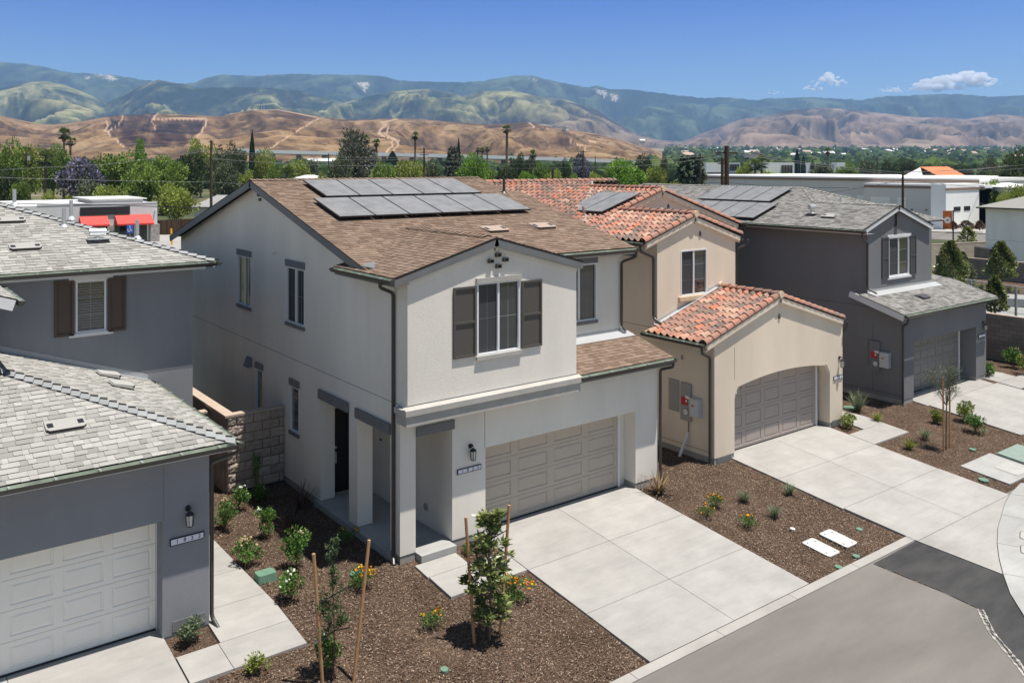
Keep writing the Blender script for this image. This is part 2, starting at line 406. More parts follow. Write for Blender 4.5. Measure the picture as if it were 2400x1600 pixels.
def shutter(H, F, u0, u1, z0, z1, mt, style='panel'):
    mb = MB(); fbox(mb, F, u0 + .02, u1 - .02, z0 + .02, z1 - .02, .004, .02); w = .055
    ring(mb, F, u0, u1, z0, z1, w, .004, .05)
    if style != 'plain': zm = (z0 + z1) / 2; fbox(mb, F, u0 + w, u1 - w, zm - .04, zm + .02, .004, .05)
    if style == 'board':
        n = 4
        for k in range(n):
            a = u0 + w + (u1 - u0 - 2 * w) * k / n; fbox(mb, F, a + .012, a + (u1 - u0 - 2 * w) / n - .006, z0 + w, z1 - w, .02, .032)
    if style == 'plain': ring(mb, F, u0 + w + .03, u1 - w - .03, z0 + w + .03, z1 - w - .03, .012, .02, .026)
    return mb.build('shutter', mt, H)
def garage_door(H, F, u0, u1, z1, depth, mt, cols, jamb='R', label=None):
    fr = MB(); fbox(fr, F, u0, u0 + .06, 0, z1, -depth, -depth + .05); fbox(fr, F, u1 - .07, u1, 0, z1, -depth, -depth + .05); fbox(fr, F, u0 + .06, u1 - .07, z1 - .04, z1, -depth, -depth + .03)
    fbox(fr, F, u0 + .06, u1 - .07, .0, .03, -depth - .01, -depth + .03, m=1)
    gd = fr.build('garage_door', [M['vinyl'], M['wireB']], H, label=label)
    a, b = u0 + .065, u1 - .075; rh = (z1 - .03) / 4
    for r in range(4):
        mb = MB(); zb = .032 + r * rh; zt = zb + rh - .008
        cw = (b - a) / cols; D = -depth
        us = [a]; cells = []
        for c in range(cols):
            p0 = a + c * cw + cw * .09; p1 = a + (c + 1) * cw - cw * .09; cells.append((p0, p1))
        q0 = zb + .085; q1 = zt - .075; prev = a
        for p0, p1 in cells:
            mb.poly([F.p(prev, zb, D), F.p(p0, zb, D), F.p(p0, zt, D), F.p(prev, zt, D)]); prev = p1
            mb.poly([F.p(p0, zb, D), F.p(p1, zb, D), F.p(p1, q0, D), F.p(p0, q0, D)]); mb.poly([F.p(p0, q1, D), F.p(p1, q1, D), F.p(p1, zt, D), F.p(p0, zt, D)])
            def rg(i0, d0, i1, d1):
                o_ = [(p0 + i0, q0 + i0), (p1 - i0, q0 + i0), (p1 - i0, q1 - i0), (p0 + i0, q1 - i0)]; n_ = [(p0 + i1, q0 + i1), (p1 - i1, q0 + i1), (p1 - i1, q1 - i1), (p0 + i1, q1 - i1)]
                for k in range(4):
                    j = (k + 1) % 4; mb.poly([F.p(*o_[k], D + d0), F.p(*o_[j], D + d0), F.p(*n_[j], D + d1), F.p(*n_[k], D + d1)])
            rg(0, 0, .012, -.02); rg(.012, -.02, .03, -.02); rg(.03, -.02, .06, -.002)
            mb.poly([F.p(p0 + .06, q0 + .06, D - .002), F.p(p1 - .06, q0 + .06, D - .002), F.p(p1 - .06, q1 - .06, D - .002), F.p(p0 + .06, q1 - .06, D - .002)])
        mb.poly([F.p(prev, zb, D), F.p(b, zb, D), F.p(b, zt, D), F.p(prev, zt, D)])
        mb.poly([F.p(a, zt, D), F.p(b, zt, D), F.p(b, zt, D - .04), F.p(a, zt, D - .04)]); mb.poly([F.p(a, zb, D), F.p(b, zb, D), F.p(b, zb, D - .04), F.p(a, zb, D - .04)])
        mb.poly([F.p(a, zb - .01, D - .03), F.p(b, zb - .01, D - .03), F.p(b, zt, D - .03), F.p(a, zt, D - .03)])
        mb.build('door_section', mt, gd)
    return gd
def text_mesh(body, size, F, u, z, d, mt, parent, name, ext=.004, sx=1.0, align='CENTER'):
    cu = bpy.data.curves.new(name, 'FONT'); cu.body = body; cu.size = size; cu.align_x = align; cu.align_y = 'CENTER'; cu.extrude = ext
    to = bpy.data.objects.new('tmp_text', cu); COL.objects.link(to)
    dg = bpy.context.evaluated_depsgraph_get(); dg.update()
    me = bpy.data.meshes.new_from_object(to.evaluated_get(dg)); bpy.data.objects.remove(to, do_unlink=True)
    me.materials.clear(); me.materials.append(mt)
    org = ORG[parent]
    X = (Vector(F.p(u + 1, z, d)) - Vector(F.p(u, z, d))) * sx; Z = Vector((0, 0, 1)); N = (Vector(F.p(u, z, d + 1)) - Vector(F.p(u, z, d)))
    if F.a == 'L': X = -X
    c = Vector(F.p(u, z, d)) - org
    for v in me.vertices:
        q = v.co.copy(); v.co = c + X * q.x + Z * q.y + N * q.z
    o = bpy.data.objects.new(name, me); COL.objects.link(o); o.parent = parent; ORG[o] = org
    return o
def lantern(H, F, u, z, hi=.4):
    mb = MB(); c = lambda du, dz, d: F.p(u + du, z + dz, d)
    mb.tube([c(0, .12, 0), c(0, .12, .025)], .06, 12); mb.tube([c(0, .12, .02), c(0, .17, .09), c(0, .13, .13)], .016, 6)
    mb.tube([c(0, .10, .13), c(0, .04, .13)], [.02, .085], 6); mb.tube([c(0, .04, .13), c(0, .02, .13)], [.09, .09], 6)
    mb.tube([c(0, -.20, .13), c(0, -.22, .13)], [.07, .04], 6)
    for k in range(6):
        a = k * math.pi / 3; mb.tube([c(.082 * math.cos(a), .02, .13 + .082 * math.sin(a)), c(.066 * math.cos(a), -.2, .13 + .066 * math.sin(a))], .007, 4)
    ln = mb.build('wall_lantern', M['black'], H)
    g = MB(); g.tube([c(0, .015, .13), c(0, -.195, .13)], [.07, .055], 6); g.build('lamp_glass', M['lglass'], ln); return ln
def plaque(H, F, u0, u1, zc, num, hgt=.13, font=True):
    mb = MB(); fbox(mb, F, u0, u1, zc - hgt / 2, zc + hgt / 2, 0, .03); pl = mb.build('number_plaque', M['black'], H)
    g = MB(); fbox(g, F, u0 + .02, u1 - .02, zc - hgt / 2 + .018, zc + hgt / 2 - .018, .03, .034); g.build('plaque_face', M['plaque'], pl)
    n = len(num)
    for i, ch in enumerate(num):
        if ch == ' ': continue
        text_mesh(ch, .108, F, u0 + (u1 - u0) * (.5 + i) / n * .86 + (u1 - u0) * .10, zc, .037, M['black'], pl, 'numeral', .002)
def solar(H, o, U, V, n, cols, pw, ph, gap=.02, rise=.13):
    o = Vector(o)
    for k in range(cols):
        a = o + U * (k * (pw + gap)) + n * rise
        def q(du, dv, dn): return a + U * du + V * dv + n * dn
        mb = MB(); mb.hexa([q(0, 0, -.04), q(pw, 0, -.04), q(pw, ph, -.04), q(0, ph, -.04), q(0, 0, 0), q(pw, 0, 0), q(pw, ph, 0), q(0, ph, 0)])
        e = .018; mb.poly([q(e, e, .003), q(pw - e, e, .003), q(pw - e, ph - e, .003), q(e, ph - e, .003)], .5, 1)
        for s in (.25, .75):
            mb.hexa([q(pw * s + dx, dv, dn) for dn in (-rise, -.04) for dx, dv in ((-.02, .1), (.02, .1), (.02, .16), (-.02, .16))], .5, 0)
        mb.build('solar_panel', [M['solarf'], M['solar']], H)
def flatvent(H, c, U, V, n, mt, w=.75, h=.42, dark=True):
    c = Vector(c); q = lambda a, b, z: c + U * a + V * b + n * z
    mb = MB(); w2, h2 = w / 2, h / 2
    pr = [(-w2, -h2 + .06), (-w2 + .06, -h2), (w2 - .06, -h2), (w2, -h2 + .06), (w2, h2), (-w2, h2)]
    mb.poly([q(a, b, .085 if b < 0 else .05) for a, b in pr])
    for i in range(len(pr)):
        a = pr[i]; b = pr[(i + 1) % len(pr)]
        mb.poly([q(a[0], a[1], .0), q(b[0], b[1], .0), q(b[0], b[1], .085 if b[1] < 0 else .05), q(a[0], a[1], .085 if a[1] < 0 else .05)], .5, 1 if a[1] < 0 and b[1] < 0 else 0)
    for s in ((-1, 1) if dark else ()): mb.poly([q(s * w * .38 + dx, dy, .09 - (dy + h2) / h * .035) for dx, dy in ((-.055, -h2 * .45), (.055, -h2 * .45), (.055, h2 * .35), (-.055, h2 * .35))], .5, 1)
    mb.poly([q(-w2 - .025, -h2 - .01, .022), q(w2 + .025, -h2 - .01, .022), q(w2 + .025, h2 + .03, .022), q(-w2 - .025, h2 + .03, .022)])
    mb.build('roof_vent', [mt, M['solarf']], H)
def pipevent(H, p, h=.45, r=.045, mt='galv', hood=False):
    p = Vector(p); mb = MB(); mb.tube([p, p + Vector((0, 0, h))], r, 10); mb.tube([p + Vector((0, 0, -.03)), p + Vector((0, 0, .05))], [r * 2.6, r * 1.3], 10)
    if hood:
        mb.tube([p + Vector((-.2, 0, h)), p + Vector((.2, 0, h))], .1, 10)
        mb.box(p.x - .28, p.x + .28, p.y - .3, p.y + .2, p.z + .02, p.z + .04)
    mb.build('vent_pipe', M[mt], H)
def prof_tile(N=8):
    out = []
    for i in range(N + 1):
        s = i / N
        out.append((s, .078 * math.sin(math.pi * s / .62) if s < .62 else -.012 * math.sin(math.pi * (s - .62) / .38)))
    return out
def tiles(mb, poly, eave, inside=None, w=.28, expo=.37, deck=.1, decks=None):
    P, n, U, V = plane_frame(poly, eave); o = P[0]
    for dpoly in (decks or [P]): mb.prism(dpoly, (0, 0, -deck), m=1)
    p2 = [((p - o).dot(U), (p - o).dot(V)) for p in P]
    ar = sum(p2[i][0] * p2[(i + 1) % len(p2)][1] - p2[(i + 1) % len(p2)][0] * p2[i][1] for i in range(len(p2)))
    if ar < 0: p2 = p2[::-1]
    ed = []
    for i in range(len(p2)):
        a = p2[i]; b = p2[(i + 1) % len(p2)]; dx = b[0] - a[0]; dy = b[1] - a[1]; l = math.hypot(dx, dy); ed.append((dy / l, -dx / l, (dy * a[0] - dx * a[1]) / l))
    u0 = min(p[0] for p in p2); u1 = max(p[0] for p in p2); v0 = min(p[1] for p in p2); v1 = max(p[1] for p in p2)
    pr = prof_tile(); nu = int(math.ceil((u1 - u0) / w)); nv = int(math.ceil((v1 - v0) / expo))
    for j in range(nv):
        for i in range(nu):
            cu, cv = u0 + (i + .5) * w, v0 + (j + .5) * expo
            if any(e[0] * cu + e[1] * cv > e[2] + .02 for e in ed): continue
            if inside and not inside(o + U * cu + V * cv): continue
            t = random.random(); a = u0 + i * w; b = v0 + j * expo - .03; up = random.uniform(-.004, .006)
            be = b + expo + .05
            if (o + V * be).z > 99: continue
            lo = [o + U * (a + s * w) + V * b + n * (z + .045 + up) for s, z in pr]; hi = [o + U * (a + s * w) + V * be + n * (z * .9 + .008) for s, z in pr]
            for k in range(len(pr) - 1):
                mb.poly([lo[k], lo[k + 1], hi[k + 1], hi[k]], t, 0)
                mb.poly([lo[k], lo[k] - n * .014, lo[k + 1] - n * .014, lo[k + 1]], t * .6, 0)
def captiles(mb, p0, p1, r=.11, expo=.36, lift=.05, side=None, m=0):
    p0 = Vector(p0); p1 = Vector(p1); L = (p1 - p0).length; d = (p1 - p0).normalized(); k = 0; up = Vector((0, 0, 1)); sd_ = d.cross(up).normalized(); up = sd_.cross(d)
    while k * expo < L:
        a = p0 + d * (k * expo - .02) + up * (lift + .018); b = p0 + d * min(L, (k + 1) * expo + .03) + up * lift; t = random.random()
        A = []; B = []
        for i in range(9):
            an = math.pi * i / 8; A.append(a + sd_ * math.cos(an) * r * 1.06 + up * math.sin(an) * r * 1.06); B.append(b + sd_ * math.cos(an) * r * .88 + up * math.sin(an) * r * .88)
        for i in range(8):
            mb.poly([A[i], A[i + 1], B[i + 1], B[i]], t, m)
        mb.poly(A, 0, 1)
        k += 1
SH = .004

def ridge(parent, mats, segs, **kw):
    for sg in segs:
        mb = MB(); caps(mb, *sg, **kw); mb.build('ridge_cap', mats, parent)
def tilecaps(parent, segs, name='ridge_cap', **kw):
    for a, b in segs:
        mb = MB(); captiles(mb, a, b, **kw); mb.build(name, [M['tilecap'], M['under'], M['mortar']], parent)
def one(name, mats, parent, fn):
    mb = MB(); fn(mb); return mb.build(name, mats, parent)

# ================================================================== HOUSE 1822 (centre)
def V3(*a): return Vector(a)
H = thing('house', 'light grey two-storey stucco house with brown shingle roof, eleven solar panels and number 1822', 'house', (0, 0, 0), 'houses along the street')
S = .27; RZ = 8.95; RY = 8.76
zA = lambda y: RZ - S * abs(y - RY)
F0 = Face('F', 0); FL = Face('L', 0); FB = Face('F', -.35); FR = Face('F', 1.5)
mb = MB()
wall(mb, F0, 0, 8.79, .15, 3.74, [(.43, 1.48, .15, 3.02, .46, 1), (2.49, 7.87, .15, 2.25, .5, 1)])
wall(mb, FL, 0, 17.0, .15, 4.4, [(.46, 2.16, .15, 2.98, .43, 1), (2.64, 4.36, .15, 3.02, .43, 1), (5.77, 6.44, 1.62, 2.95, .09), (8.53, 9.14, 1.62, 2.95, .09)])
wall(mb, FL, -.35, 17.0, 4.4, 6.62, [(5.4, 6.72, 4.78, 6.43, .09), (9.54, 10.78, 4.8, 6.43, .09)])
mb.poly([FL.p(.0, 6.62), FL.p(17.0, 6.62), FL.p(17.0, zA(17) - .1), FL.p(RY, RZ - .1), FL.p(.9, zA(.9) - .1), FL.p(.0, 6.74)])
mb.poly([FL.p(-.35, 6.62), FL.p(0, 6.62), FL.p(0, 6.74), FL.p(-.35, 6.74)])
mb.poly([FL.p(-.35, 3.4), FL.p(0, 3.4), FL.p(0, 4.4), FL.p(-.35, 4.4)])
wall(mb, FB, 0, 5.26, 3.6, 6.72, [(1.98, 3.32, 4.70, 6.50, .09)])
mb.poly([FB.p(0, 6.72), FB.p(5.26, 6.72), FB.p(5.26, 7.62 - S * 2.76 - .08), FB.p(2.5, 7.54), FB.p(0, 7.62 - S * 2.5 - .08)])
mb.poly([(5.26, -.35, 3.6), (5.26, 1.5, 3.6), (5.26, 1.5, 6.76), (5.26, -.35, 6.76)])
wall(mb, FR, 5.26, 8.79, 3.6, 6.9, [(6.3, 7.72, 4.74, 6.46, .09)])
mb.poly([(8.79, 0, 0), (8.79, 17, 0), (8.79, 17, 3.72), (8.79, 0, 3.72)]); mb.poly([(8.79, 1.5, 3.7), (8.79, 7, 3.7), (8.79, 7, zA(7) - .1), (8.79, 1.5, zA(1.5) - .1)])
mb.poly([(8.35, 7, 3.7), (8.35, 17, 3.7), (8.35, 17, zA(17) - .1), (8.35, RY, RZ - .1), (8.35, 7, zA(7) - .1)])
mb.poly([(0, 17, 0), (8.79, 17, 0), (8.79, 17, zA(17) - .1), (0, 17, zA(17) - .1)])
# porch interior
mb.poly([(.43, .46, .1), (.43, 0.0, .1), (.43, 0, 3.02), (.43, .46, 3.02)])
for a, b in ((2.16, 2.64), (4.36, 4.62)): mb.poly([(.43, a, .1), (.43, b, .1), (.43, b, 3.02), (.43, a, 3.02)])
mb.poly([(1.481, 0.46, .1), (1.481, 4.62, .1), (1.481, 4.62, 3.05), (1.481, .46, 3.05)]); mb.poly([(.0, .002, 3.03), (1.481, .002, 3.03), (1.481, 4.62, 3.03), (0.0, 4.62, 3.03)])
wall(mb, Face('F', 4.62), .43, 1.48, .1, 3.03, [(.5, 1.42, .12, 2.55, .06)])
mb.poly([(2.49, .48, 2.26), (7.87, .48, 2.26), (7.87, .48, 0), (2.49, .48, 0)])
joint(mb, FL, [(.0, 3.74), (17, 3.74)], 1); joint(mb, F0, [(2.47, 2.25), (2.47, 3.3)], 1); joint(mb, FB, [(0, 3.79), (5.26, 3.79)], 1)
mb.build('wall', [M['stA'], M['trimA']], H)
# foundation
mb = MB()
for x0, x1, y0, y1 in ((.015, .42, .015, .45), (1.485, 2.475, .015, .6), (7.885, 8.78, .015, .6), (.015, .4, 2.17, 2.63), (.015, .3, 4.37, 16.9)):
    mb.box(x0, x1, y0, y1, -.3, .149)
mb.build('foundation', M['kerb'], H)
mb = MB(); mb.box(-.1, 1.48, .2, 4.6, -.2, .13); mb.box(.44, 1.44, -.26, .19, -.2, .135); mb.box(.02, 1.7, 4.6, 4.7, .1, .16)
mb.build('porch_slab', M['conc2'], H)
mb = MB(); FD = Face('F', 4.62)
fbox(mb, FD, .5, 1.42, .13, 2.55, -.05, -.02)
for a, b, c, d in ((.6, .92, 1.25, 2.4), (1.0, 1.32, 1.25, 2.4), (.6, .92, .3, 1.1), (1.0, 1.32, .3, 1.1)): ring(mb, FD, a, b, c, d, .03, -.02, -.008)
ed = mb.build('front_door', M['entry'], H, label='black panelled front door inside the porch')
mb = MB(); fbox(mb, FD, .56, .60, 1.0, 1.32, -.02, .03); mb.tube([FD.p(.58, 1.45, -.02), FD.p(.58, 1.45, .02)], .035, 10); mb.build('door_handle', M['galv'], ed)
mb = MB(); mb.tube([(1.47, 3.6, 1.75), (1.44, 3.6, 1.75)], .03, 8); mb.build('doorbell', M['black'], H)
mb = MB(); mb.tube([(1.48, 1.2, .62), (1.44, 1.2, .62)], .09, 12); mb.build('outlet_cover', M['elec'], H)
# lintels / trims
for nm, F, a, b, c, d in (('lintel', F0, .44, 1.52, 2.92, 3.14), ('lintel', FL, .42, 2.22, 2.95, 3.2), ('lintel', FL, 2.62, 4.42, 2.98, 3.23)):
    mb = MB(); fbox(mb, F, a, b, c, d, .001, .06); mb.build(nm, M['trimA'], H)
window(H, FL, 5.4, 6.72, 4.78, 6.43, grid=(1, 1), head='trimA', sill='trimA', screen=1)
window(H, FL, 9.54, 10.78, 4.8, 6.43, grid=(0, 0), head='trimA', sill='trimA')
window(H, FL, 5.77, 6.44, 1.62, 2.95, slider=False, grid=(0, 3), head='trimA', sill='trimA')
window(H, FL, 8.53, 9.14, 1.62, 2.95, slider=False, grid=(0, 3), head='trimA', sill='trimA')
window(H, FB, 1.98, 3.32, 4.70, 6.50, grid=(1, 1), head='stonetrim', sill='stonetrim', screen=0, ext=.04, hh=.13, sh=.1, hp=.06, label='wide two-sash window between dark shutters')
window(H, FR, 6.3, 7.72, 4.74, 6.46, grid=(1, 0), head='trimA', sill='trimA')
shutter(H, FB, 1.27, 1.935, 4.72, 6.45, M['shutG']); shutter(H, FB, 3.365, 4.03, 4.72, 6.45, M['shutG'])
garage_door(H, F0, 2.42, 7.62, 2.25, .44, M['doorA'], 4)
lantern(H, F0, 2.02, 2.27); plaque(H, F0, 1.62, 2.34, 1.81, '1822')
for u, z in ((2.6, 7.17), (2.37, 7.03), (2.83, 7.04), (2.61, 6.89)):
    mb = MB(); ring(mb, FB, u - .07, u + .07, z - .05, z + .05, .02, .0, .10); fbox(mb, FB, u - .055, u + .055, z - .035, z + .035, .001, .01, m=1); mb.build('gable_vent', [M['shutG'], M['black']], H)
for u, z in ((8.72, 8.62), (8.86, 8.48), (8.6, 8.47), (8.74, 8.33)):
    mb = MB(); fbox(mb, FL, u - .055, u + .055, z - .045, z + .045, .001, .06); mb.build('gable_vent', M['shutG'], H)
mb = MB(); mb.tube([(-.0, 7.5, 6.75), (-.12, 7.5, 6.73)], .03, 8); mb.build('junction_box', M['trimW'], H)
mb = MB(); mb.hexa([(-.16, 9.45, 2.9), (0, 9.45, 2.9), (0, 9.85, 2.9), (-.16, 9.85, 2.9), (-.05, 9.45, 3.2), (0, 9.45, 3.2), (0, 9.85, 3.2), (-.05, 9.85, 3.2)]); mb.build('dryer_vent', M['stC'], H)
# cornice
mb = MB(); mb.box(-.1, 5.3, -.47, -.002, 3.34, 3.58); mb.box(-.14, 5.34, -.512, .04, 3.585, 3.72); mb.poly([(-.14, -.512, 3.722), (5.34, -.512, 3.722), (5.34, -.36, 3.775), (-.14, -.36, 3.775)]); mb.build('cornice', M['stonetrim'], H)
# roof
rf = MB(); P = lambda x, y: (x, y, zA(y)); B = lambda x, y: (x, y, 7.62 - S * abs(x - 2.5))
rr = random.Random(3)
YE = 1.1
for poly in ([P(-.35, .98), P(2.5, 3.83), P(2.5, RY), P(-.35, RY)], [P(2.5, 3.83), P(5.23, YE), P(5.23, RY), P(2.5, RY)], [P(5.23, YE), P(8.98, YE), P(8.98, 7), P(5.23, 7)], [P(5.23, 7), P(8.48, 7), P(8.48, RY), P(5.23, RY)],
             [P(-.35, RY), P(8.48, RY), P(8.48, 17.3), P(-.35, 17.3)]):
    shingles(rf, poly, (1, 0, 0), expo=.15, wmin=.16, wmax=.4, rnd=rr, thick=.013)
for poly in ([B(-.02, -.485), B(2.5, -.485), B(2.5, 3.83), B(-.02, 1.31)], [B(-.45, -.485), B(-.02, -.485), B(-.02, 2.6), B(-.45, 2.6)], [B(2.5, -.485), B(5.4, -.485), B(5.4, .93), B(2.5, 3.83)]):
    shingles(rf, poly, (0, 1, 0), expo=.15, wmin=.16, wmax=.4, rnd=rr, thick=.013)
shingles(rf, [(5.27, -.4, 3.74), (9.05, -.4, 3.74), (9.05, 1.5, 4.25), (5.27, 1.5, 4.25)], (1, 0, 0), expo=.15, wmin=.16, wmax=.4, rnd=rr, thick=.013)
roofA = rf.build('roof', [M['shA'], M['under']], H)
ridge(roofA, [M['capA'], M['under']], [((-.35, RY, RZ), (8.48, RY, RZ), (0, -1, -S), (0, 1, -S)), ((2.5, -.1, 7.62), (2.5, 3.83, 7.62), (-1, 0, -S), (1, 0, -S))])
fa = MB()
for a, b in ((B(-.45, -.46), B(2.52, -.46)), (B(2.48, -.46), B(5.42, -.46)), (P(-.33, 1.05), P(-.33, RY + .02)), (P(-.33, RY - .02), P(-.33, 17.3))):
    fa.beam((a[0], a[1], a[2] - .012), (b[0], b[1], b[2] - .012), .045, .2)
fa.box(-.43, -.405, -.5, 2.6, 6.62, 6.8); fa.box(5.4, 8.95, 1.12, 1.15, 6.68, 6.86); fa.box(8.95, 8.985, 1.1, 7, 6.6, 6.7); fa.box(5.3, 9.0, -.385, -.36, 3.52, 3.72)
fa.beam((9.03, -.4, 3.73), (9.03, 1.5, 4.24), .03, .16)
fa.build('fascia', M['trimA'], H)
fa = MB()
for a, b in (((0, -.37, 6.72), (2.5, -.37, 7.395)), ((2.5, -.37, 7.395), (5.26, -.37, 6.65))): fa.beam((a[0], -.373, a[2]), (b[0], -.373, b[2]), .04, .1)
fa.build('frieze', M['stA'], H)
gutter(H, (-.45, 2.6, 6.81), (-.45, -.52, 6.81), (-1, 0, 0)); gutter(H, (5.35, 1.08, 6.86), (9.0, 1.08, 6.86), (0, -1, 0)); gutter(H, (5.30, -.42, 3.73), (9.05, -.42, 3.73), (0, -1, 0), nh=5)
downspout(H, [(-.5, .06, 6.72), (-.5, .06, 6.56), (-.06, .22, 6.38), (-.06, .22, .12), (-.14, .05, -.02)])
downspout(H, [(8.93, 1.02, 6.76), (8.93, 1.02, 6.6), (8.72, 1.44, 6.42), (8.72, 1.44, 4.45), (8.72, 1.28, 4.33)])
downspout(H, [(8.95, -.48, 3.63), (8.95, -.48, 3.48), (8.86, -.05, 3.34), (8.86, -.05, .1)])
mb = MB(); mb.poly([(5.27, 1.1, 4.17), (8.98, 1.1, 4.17), (8.98, 1.495, 4.275), (5.27, 1.495, 4.275)]); mb.poly([(5.27, 1.495, 4.27), (8.79, 1.495, 4.27), (8.79, 1.495, 4.36), (5.27, 1.495, 4.36)])
mb.box(8.66, 8.8, 1.3, 1.46, 4.24, 4.34)
mb.build('roof_flashing', M['flash'], H); mb = MB()
mb.poly([(-.36, 1.3, 6.95), (.1, 1.5, 7.02), (.1, 1.2, 6.955), (-.2, .9, 6.91)])
mb.build('roof_flashing', M['trimA'], H)
n = V3(0, -S, 1).normalized(); U = V3(1, 0, 0); Vv = V3(0, 1, S).normalized()
solar(H, P(.68, 4.59), U, Vv, n, 6, 1.135, 1.81, rise=.15); solar(H, P(1.18, 6.5), U, Vv, n, 5, 1.135, 1.78, rise=.15)
flatvent(H, P(5.15, 3.25), U, Vv, n, M['ventT'], .8, .55); flatvent(H, P(7.05, 3.3), U, Vv, n, M['ventT'], .8, .55)
pipevent(H, P(8.2, 6.85), .5, .05, 'bronze')

# ================================================================== HOUSE 1832 (left, slate)
H = thing('house', 'slate grey house with pale shingle roof and number 1832 at the left edge', 'house', (-8, 0, 0), 'houses along the street')
sD = .345; zE = 3.78
F0 = Face('F', 0); FU = Face('F', 5.9)
mb = MB()
wall(mb, F0, -13, -4.5, .0, 3.72, [(-10.9, -5.43, 0, 2.33, .5, 1)])
mb.poly([(-4.5, 0, 0), (-4.5, 6, 0), (-4.5, 6, 3.72), (-4.5, 0, 3.72)]); mb.poly([(-4.5, 5.9, 0), (-3.0, 5.9, 0), (-3.0, 5.9, 3.7), (-4.5, 5.9, 3.7)])
wall(mb, FU, -13, -3.0, 3.7, 6.8, [(-5.88, -5.17, 5.22, 6.53, .09)])
mb.poly([(-3.0, 5.9, -.1), (-3.0, 18, -.1), (-3.0, 18, 6.8), (-3.0, 5.9, 6.8)])
mb.poly([(-5.43, .5, 0), (-10.9, .5, 0), (-10.9, .5, 2.34), (-5.43, .5, 2.34)])
mb.poly([(-7.95, 2.9, 4.2), (-7.95, 5.9, 4.2), (-7.95, 5.9, 6.8), (-7.95, 2.9, 6.8)]); mb.poly([(-7.95, 2.9, 4.2), (-12, 2.9, 4.2), (-12, 2.9, 6.8), (-7.95, 2.9, 6.8)])
joint(mb, FU, [(-4.5, 4.0), (-3.0, 4.0)], 1); joint(mb, F0, [(-5.41, 2.33), (-5.41, 3.6)], 1)
mb.build('wall', [M['stD'], M['trimA']], H)
mb = MB(); fbox(mb, F0, -5.24, -4.58, .06, .27, .001, .012); mb.build('vent_grille', M['stC'], H)
mb = MB(); mb.box(-5.42, -4.51, .01, .3, -.25, .0); mb.build('foundation', M['kerb'], H)
garage_door(H, F0, -10.85, -5.37, 2.33, .44, M['doorD'], 6)
lantern(H, F0, -4.93, 2.36); plaque(H, F0, -5.29, -4.61, 1.87, '1832', .145)
window(H, FU, -5.88, -5.17, 5.22, 6.53, slider=False, grid=(1, 2), head='trimW', sill='trimW', ext=.16, hh=.16, sh=.09, blinds=True, label='blind-covered window between brown shutters')
shutter(H, FU, -6.36, -5.92, 5.18, 6.56, M['shutB'], 'plain'); shutter(H, FU, -5.13, -4.70, 5.18, 6.56, M['shutB'], 'plain')
rf = MB(); rr = random.Random(5); x1 = -4.1
hx = 3.75
q = lambda x, y, z: (x, y, z)
shingles(rf, [q(-13, -.4, zE), q(x1, -.4, zE), q(x1 - hx, -.4 + hx, zE + sD * hx), q(-13, -.4 + hx, zE + sD * hx)], (1, 0, 0), expo=.165, wmin=.13, wmax=.34, rnd=rr, thick=.016)
shingles(rf, [q(x1, -.4, zE), q(x1, 5.9, zE), q(x1 - hx, 5.9, zE + sD * hx), q(x1 - hx, -.4 + hx, zE + sD * hx)], (0, 1, 0), expo=.165, wmin=.13, wmax=.34, rnd=rr, thick=.016)
s2 = .33; zU = 6.86; xU = -2.55; yU = 5.45; hh = 8.5
shingles(rf, [q(-16, yU, zU), q(xU, yU, zU), q(xU - hh, yU + hh, zU + s2 * hh), q(-16, yU + hh, zU + s2 * hh)], (1, 0, 0), expo=.165, wmin=.16, wmax=.36, rnd=rr, thick=.014)
rf.poly([q(xU, yU, zU), q(xU, yU + 12, zU), q(xU - hh, yU + 12, zU + s2 * hh), q(xU - hh, yU + hh, zU + s2 * hh)], .5, 0)
shingles(rf, [q(-7.6, 2.75, 6.62), q(-7.6, 5.9, 6.62), q(-9.2, 5.9, 7.15), q(-9.2, 2.75, 7.15)], (0, 1, 0), expo=.165, wmin=.16, wmax=.36, rnd=rr, thick=.014)
rD = rf.build('roof', [M['shD'], M['under']], H)
ridge(rD, [M['capD'], M['under']], [((x1, -.4, zE), (x1 - hx, -.4 + hx, zE + sD * hx), (-.35, -1, -sD * 1.0), (1, .35, -sD))], w=.18, expo=.22, rise=.032)
ridge(rD, [M['capD'], M['under']], [((xU, yU, zU), (xU - hh, yU + hh, zU + s2 * hh), (-.5, -1, -s2), (1, .5, -s2))], w=.17, expo=.26, rise=.032)
gutter(H, (-13, -.42, 3.77), (x1 + .02, -.42, 3.77), (0, -1, 0), nh=12); gutter(H, (x1 + .02, -.54, 3.77), (x1 + .02, 5.85, 3.77), (1, 0, 0))
gutter(H, (-13, yU - .02, zU - .01), (xU + .02, yU - .02, zU - .01), (0, -1, 0)); gutter(H, (xU + .02, yU - .14, zU - .01), (xU + .02, 17, zU - .01), (1, 0, 0))
gutter(H, (-7.58, 2.7, 6.6), (-7.58, 5.5, 6.6), (1, 0, 0), nh=4)
fa = MB(); fa.box(-13, x1, -.40, -.375, 3.6, 3.76); fa.box(-13, xU - .25, yU, yU + .03, 6.66, 6.75); fa.beam((-7.62, 2.74, 6.6), (-9.2, 2.74, 7.13), .04, .22); fa.box(x1 - .03, x1 - .005, -.37, 5.9, 3.6, 3.75); fa.box(xU - .03, xU - .004, yU + .03, 17, 6.68, 6.83)
fa.build('fascia', M['trimW'], H)
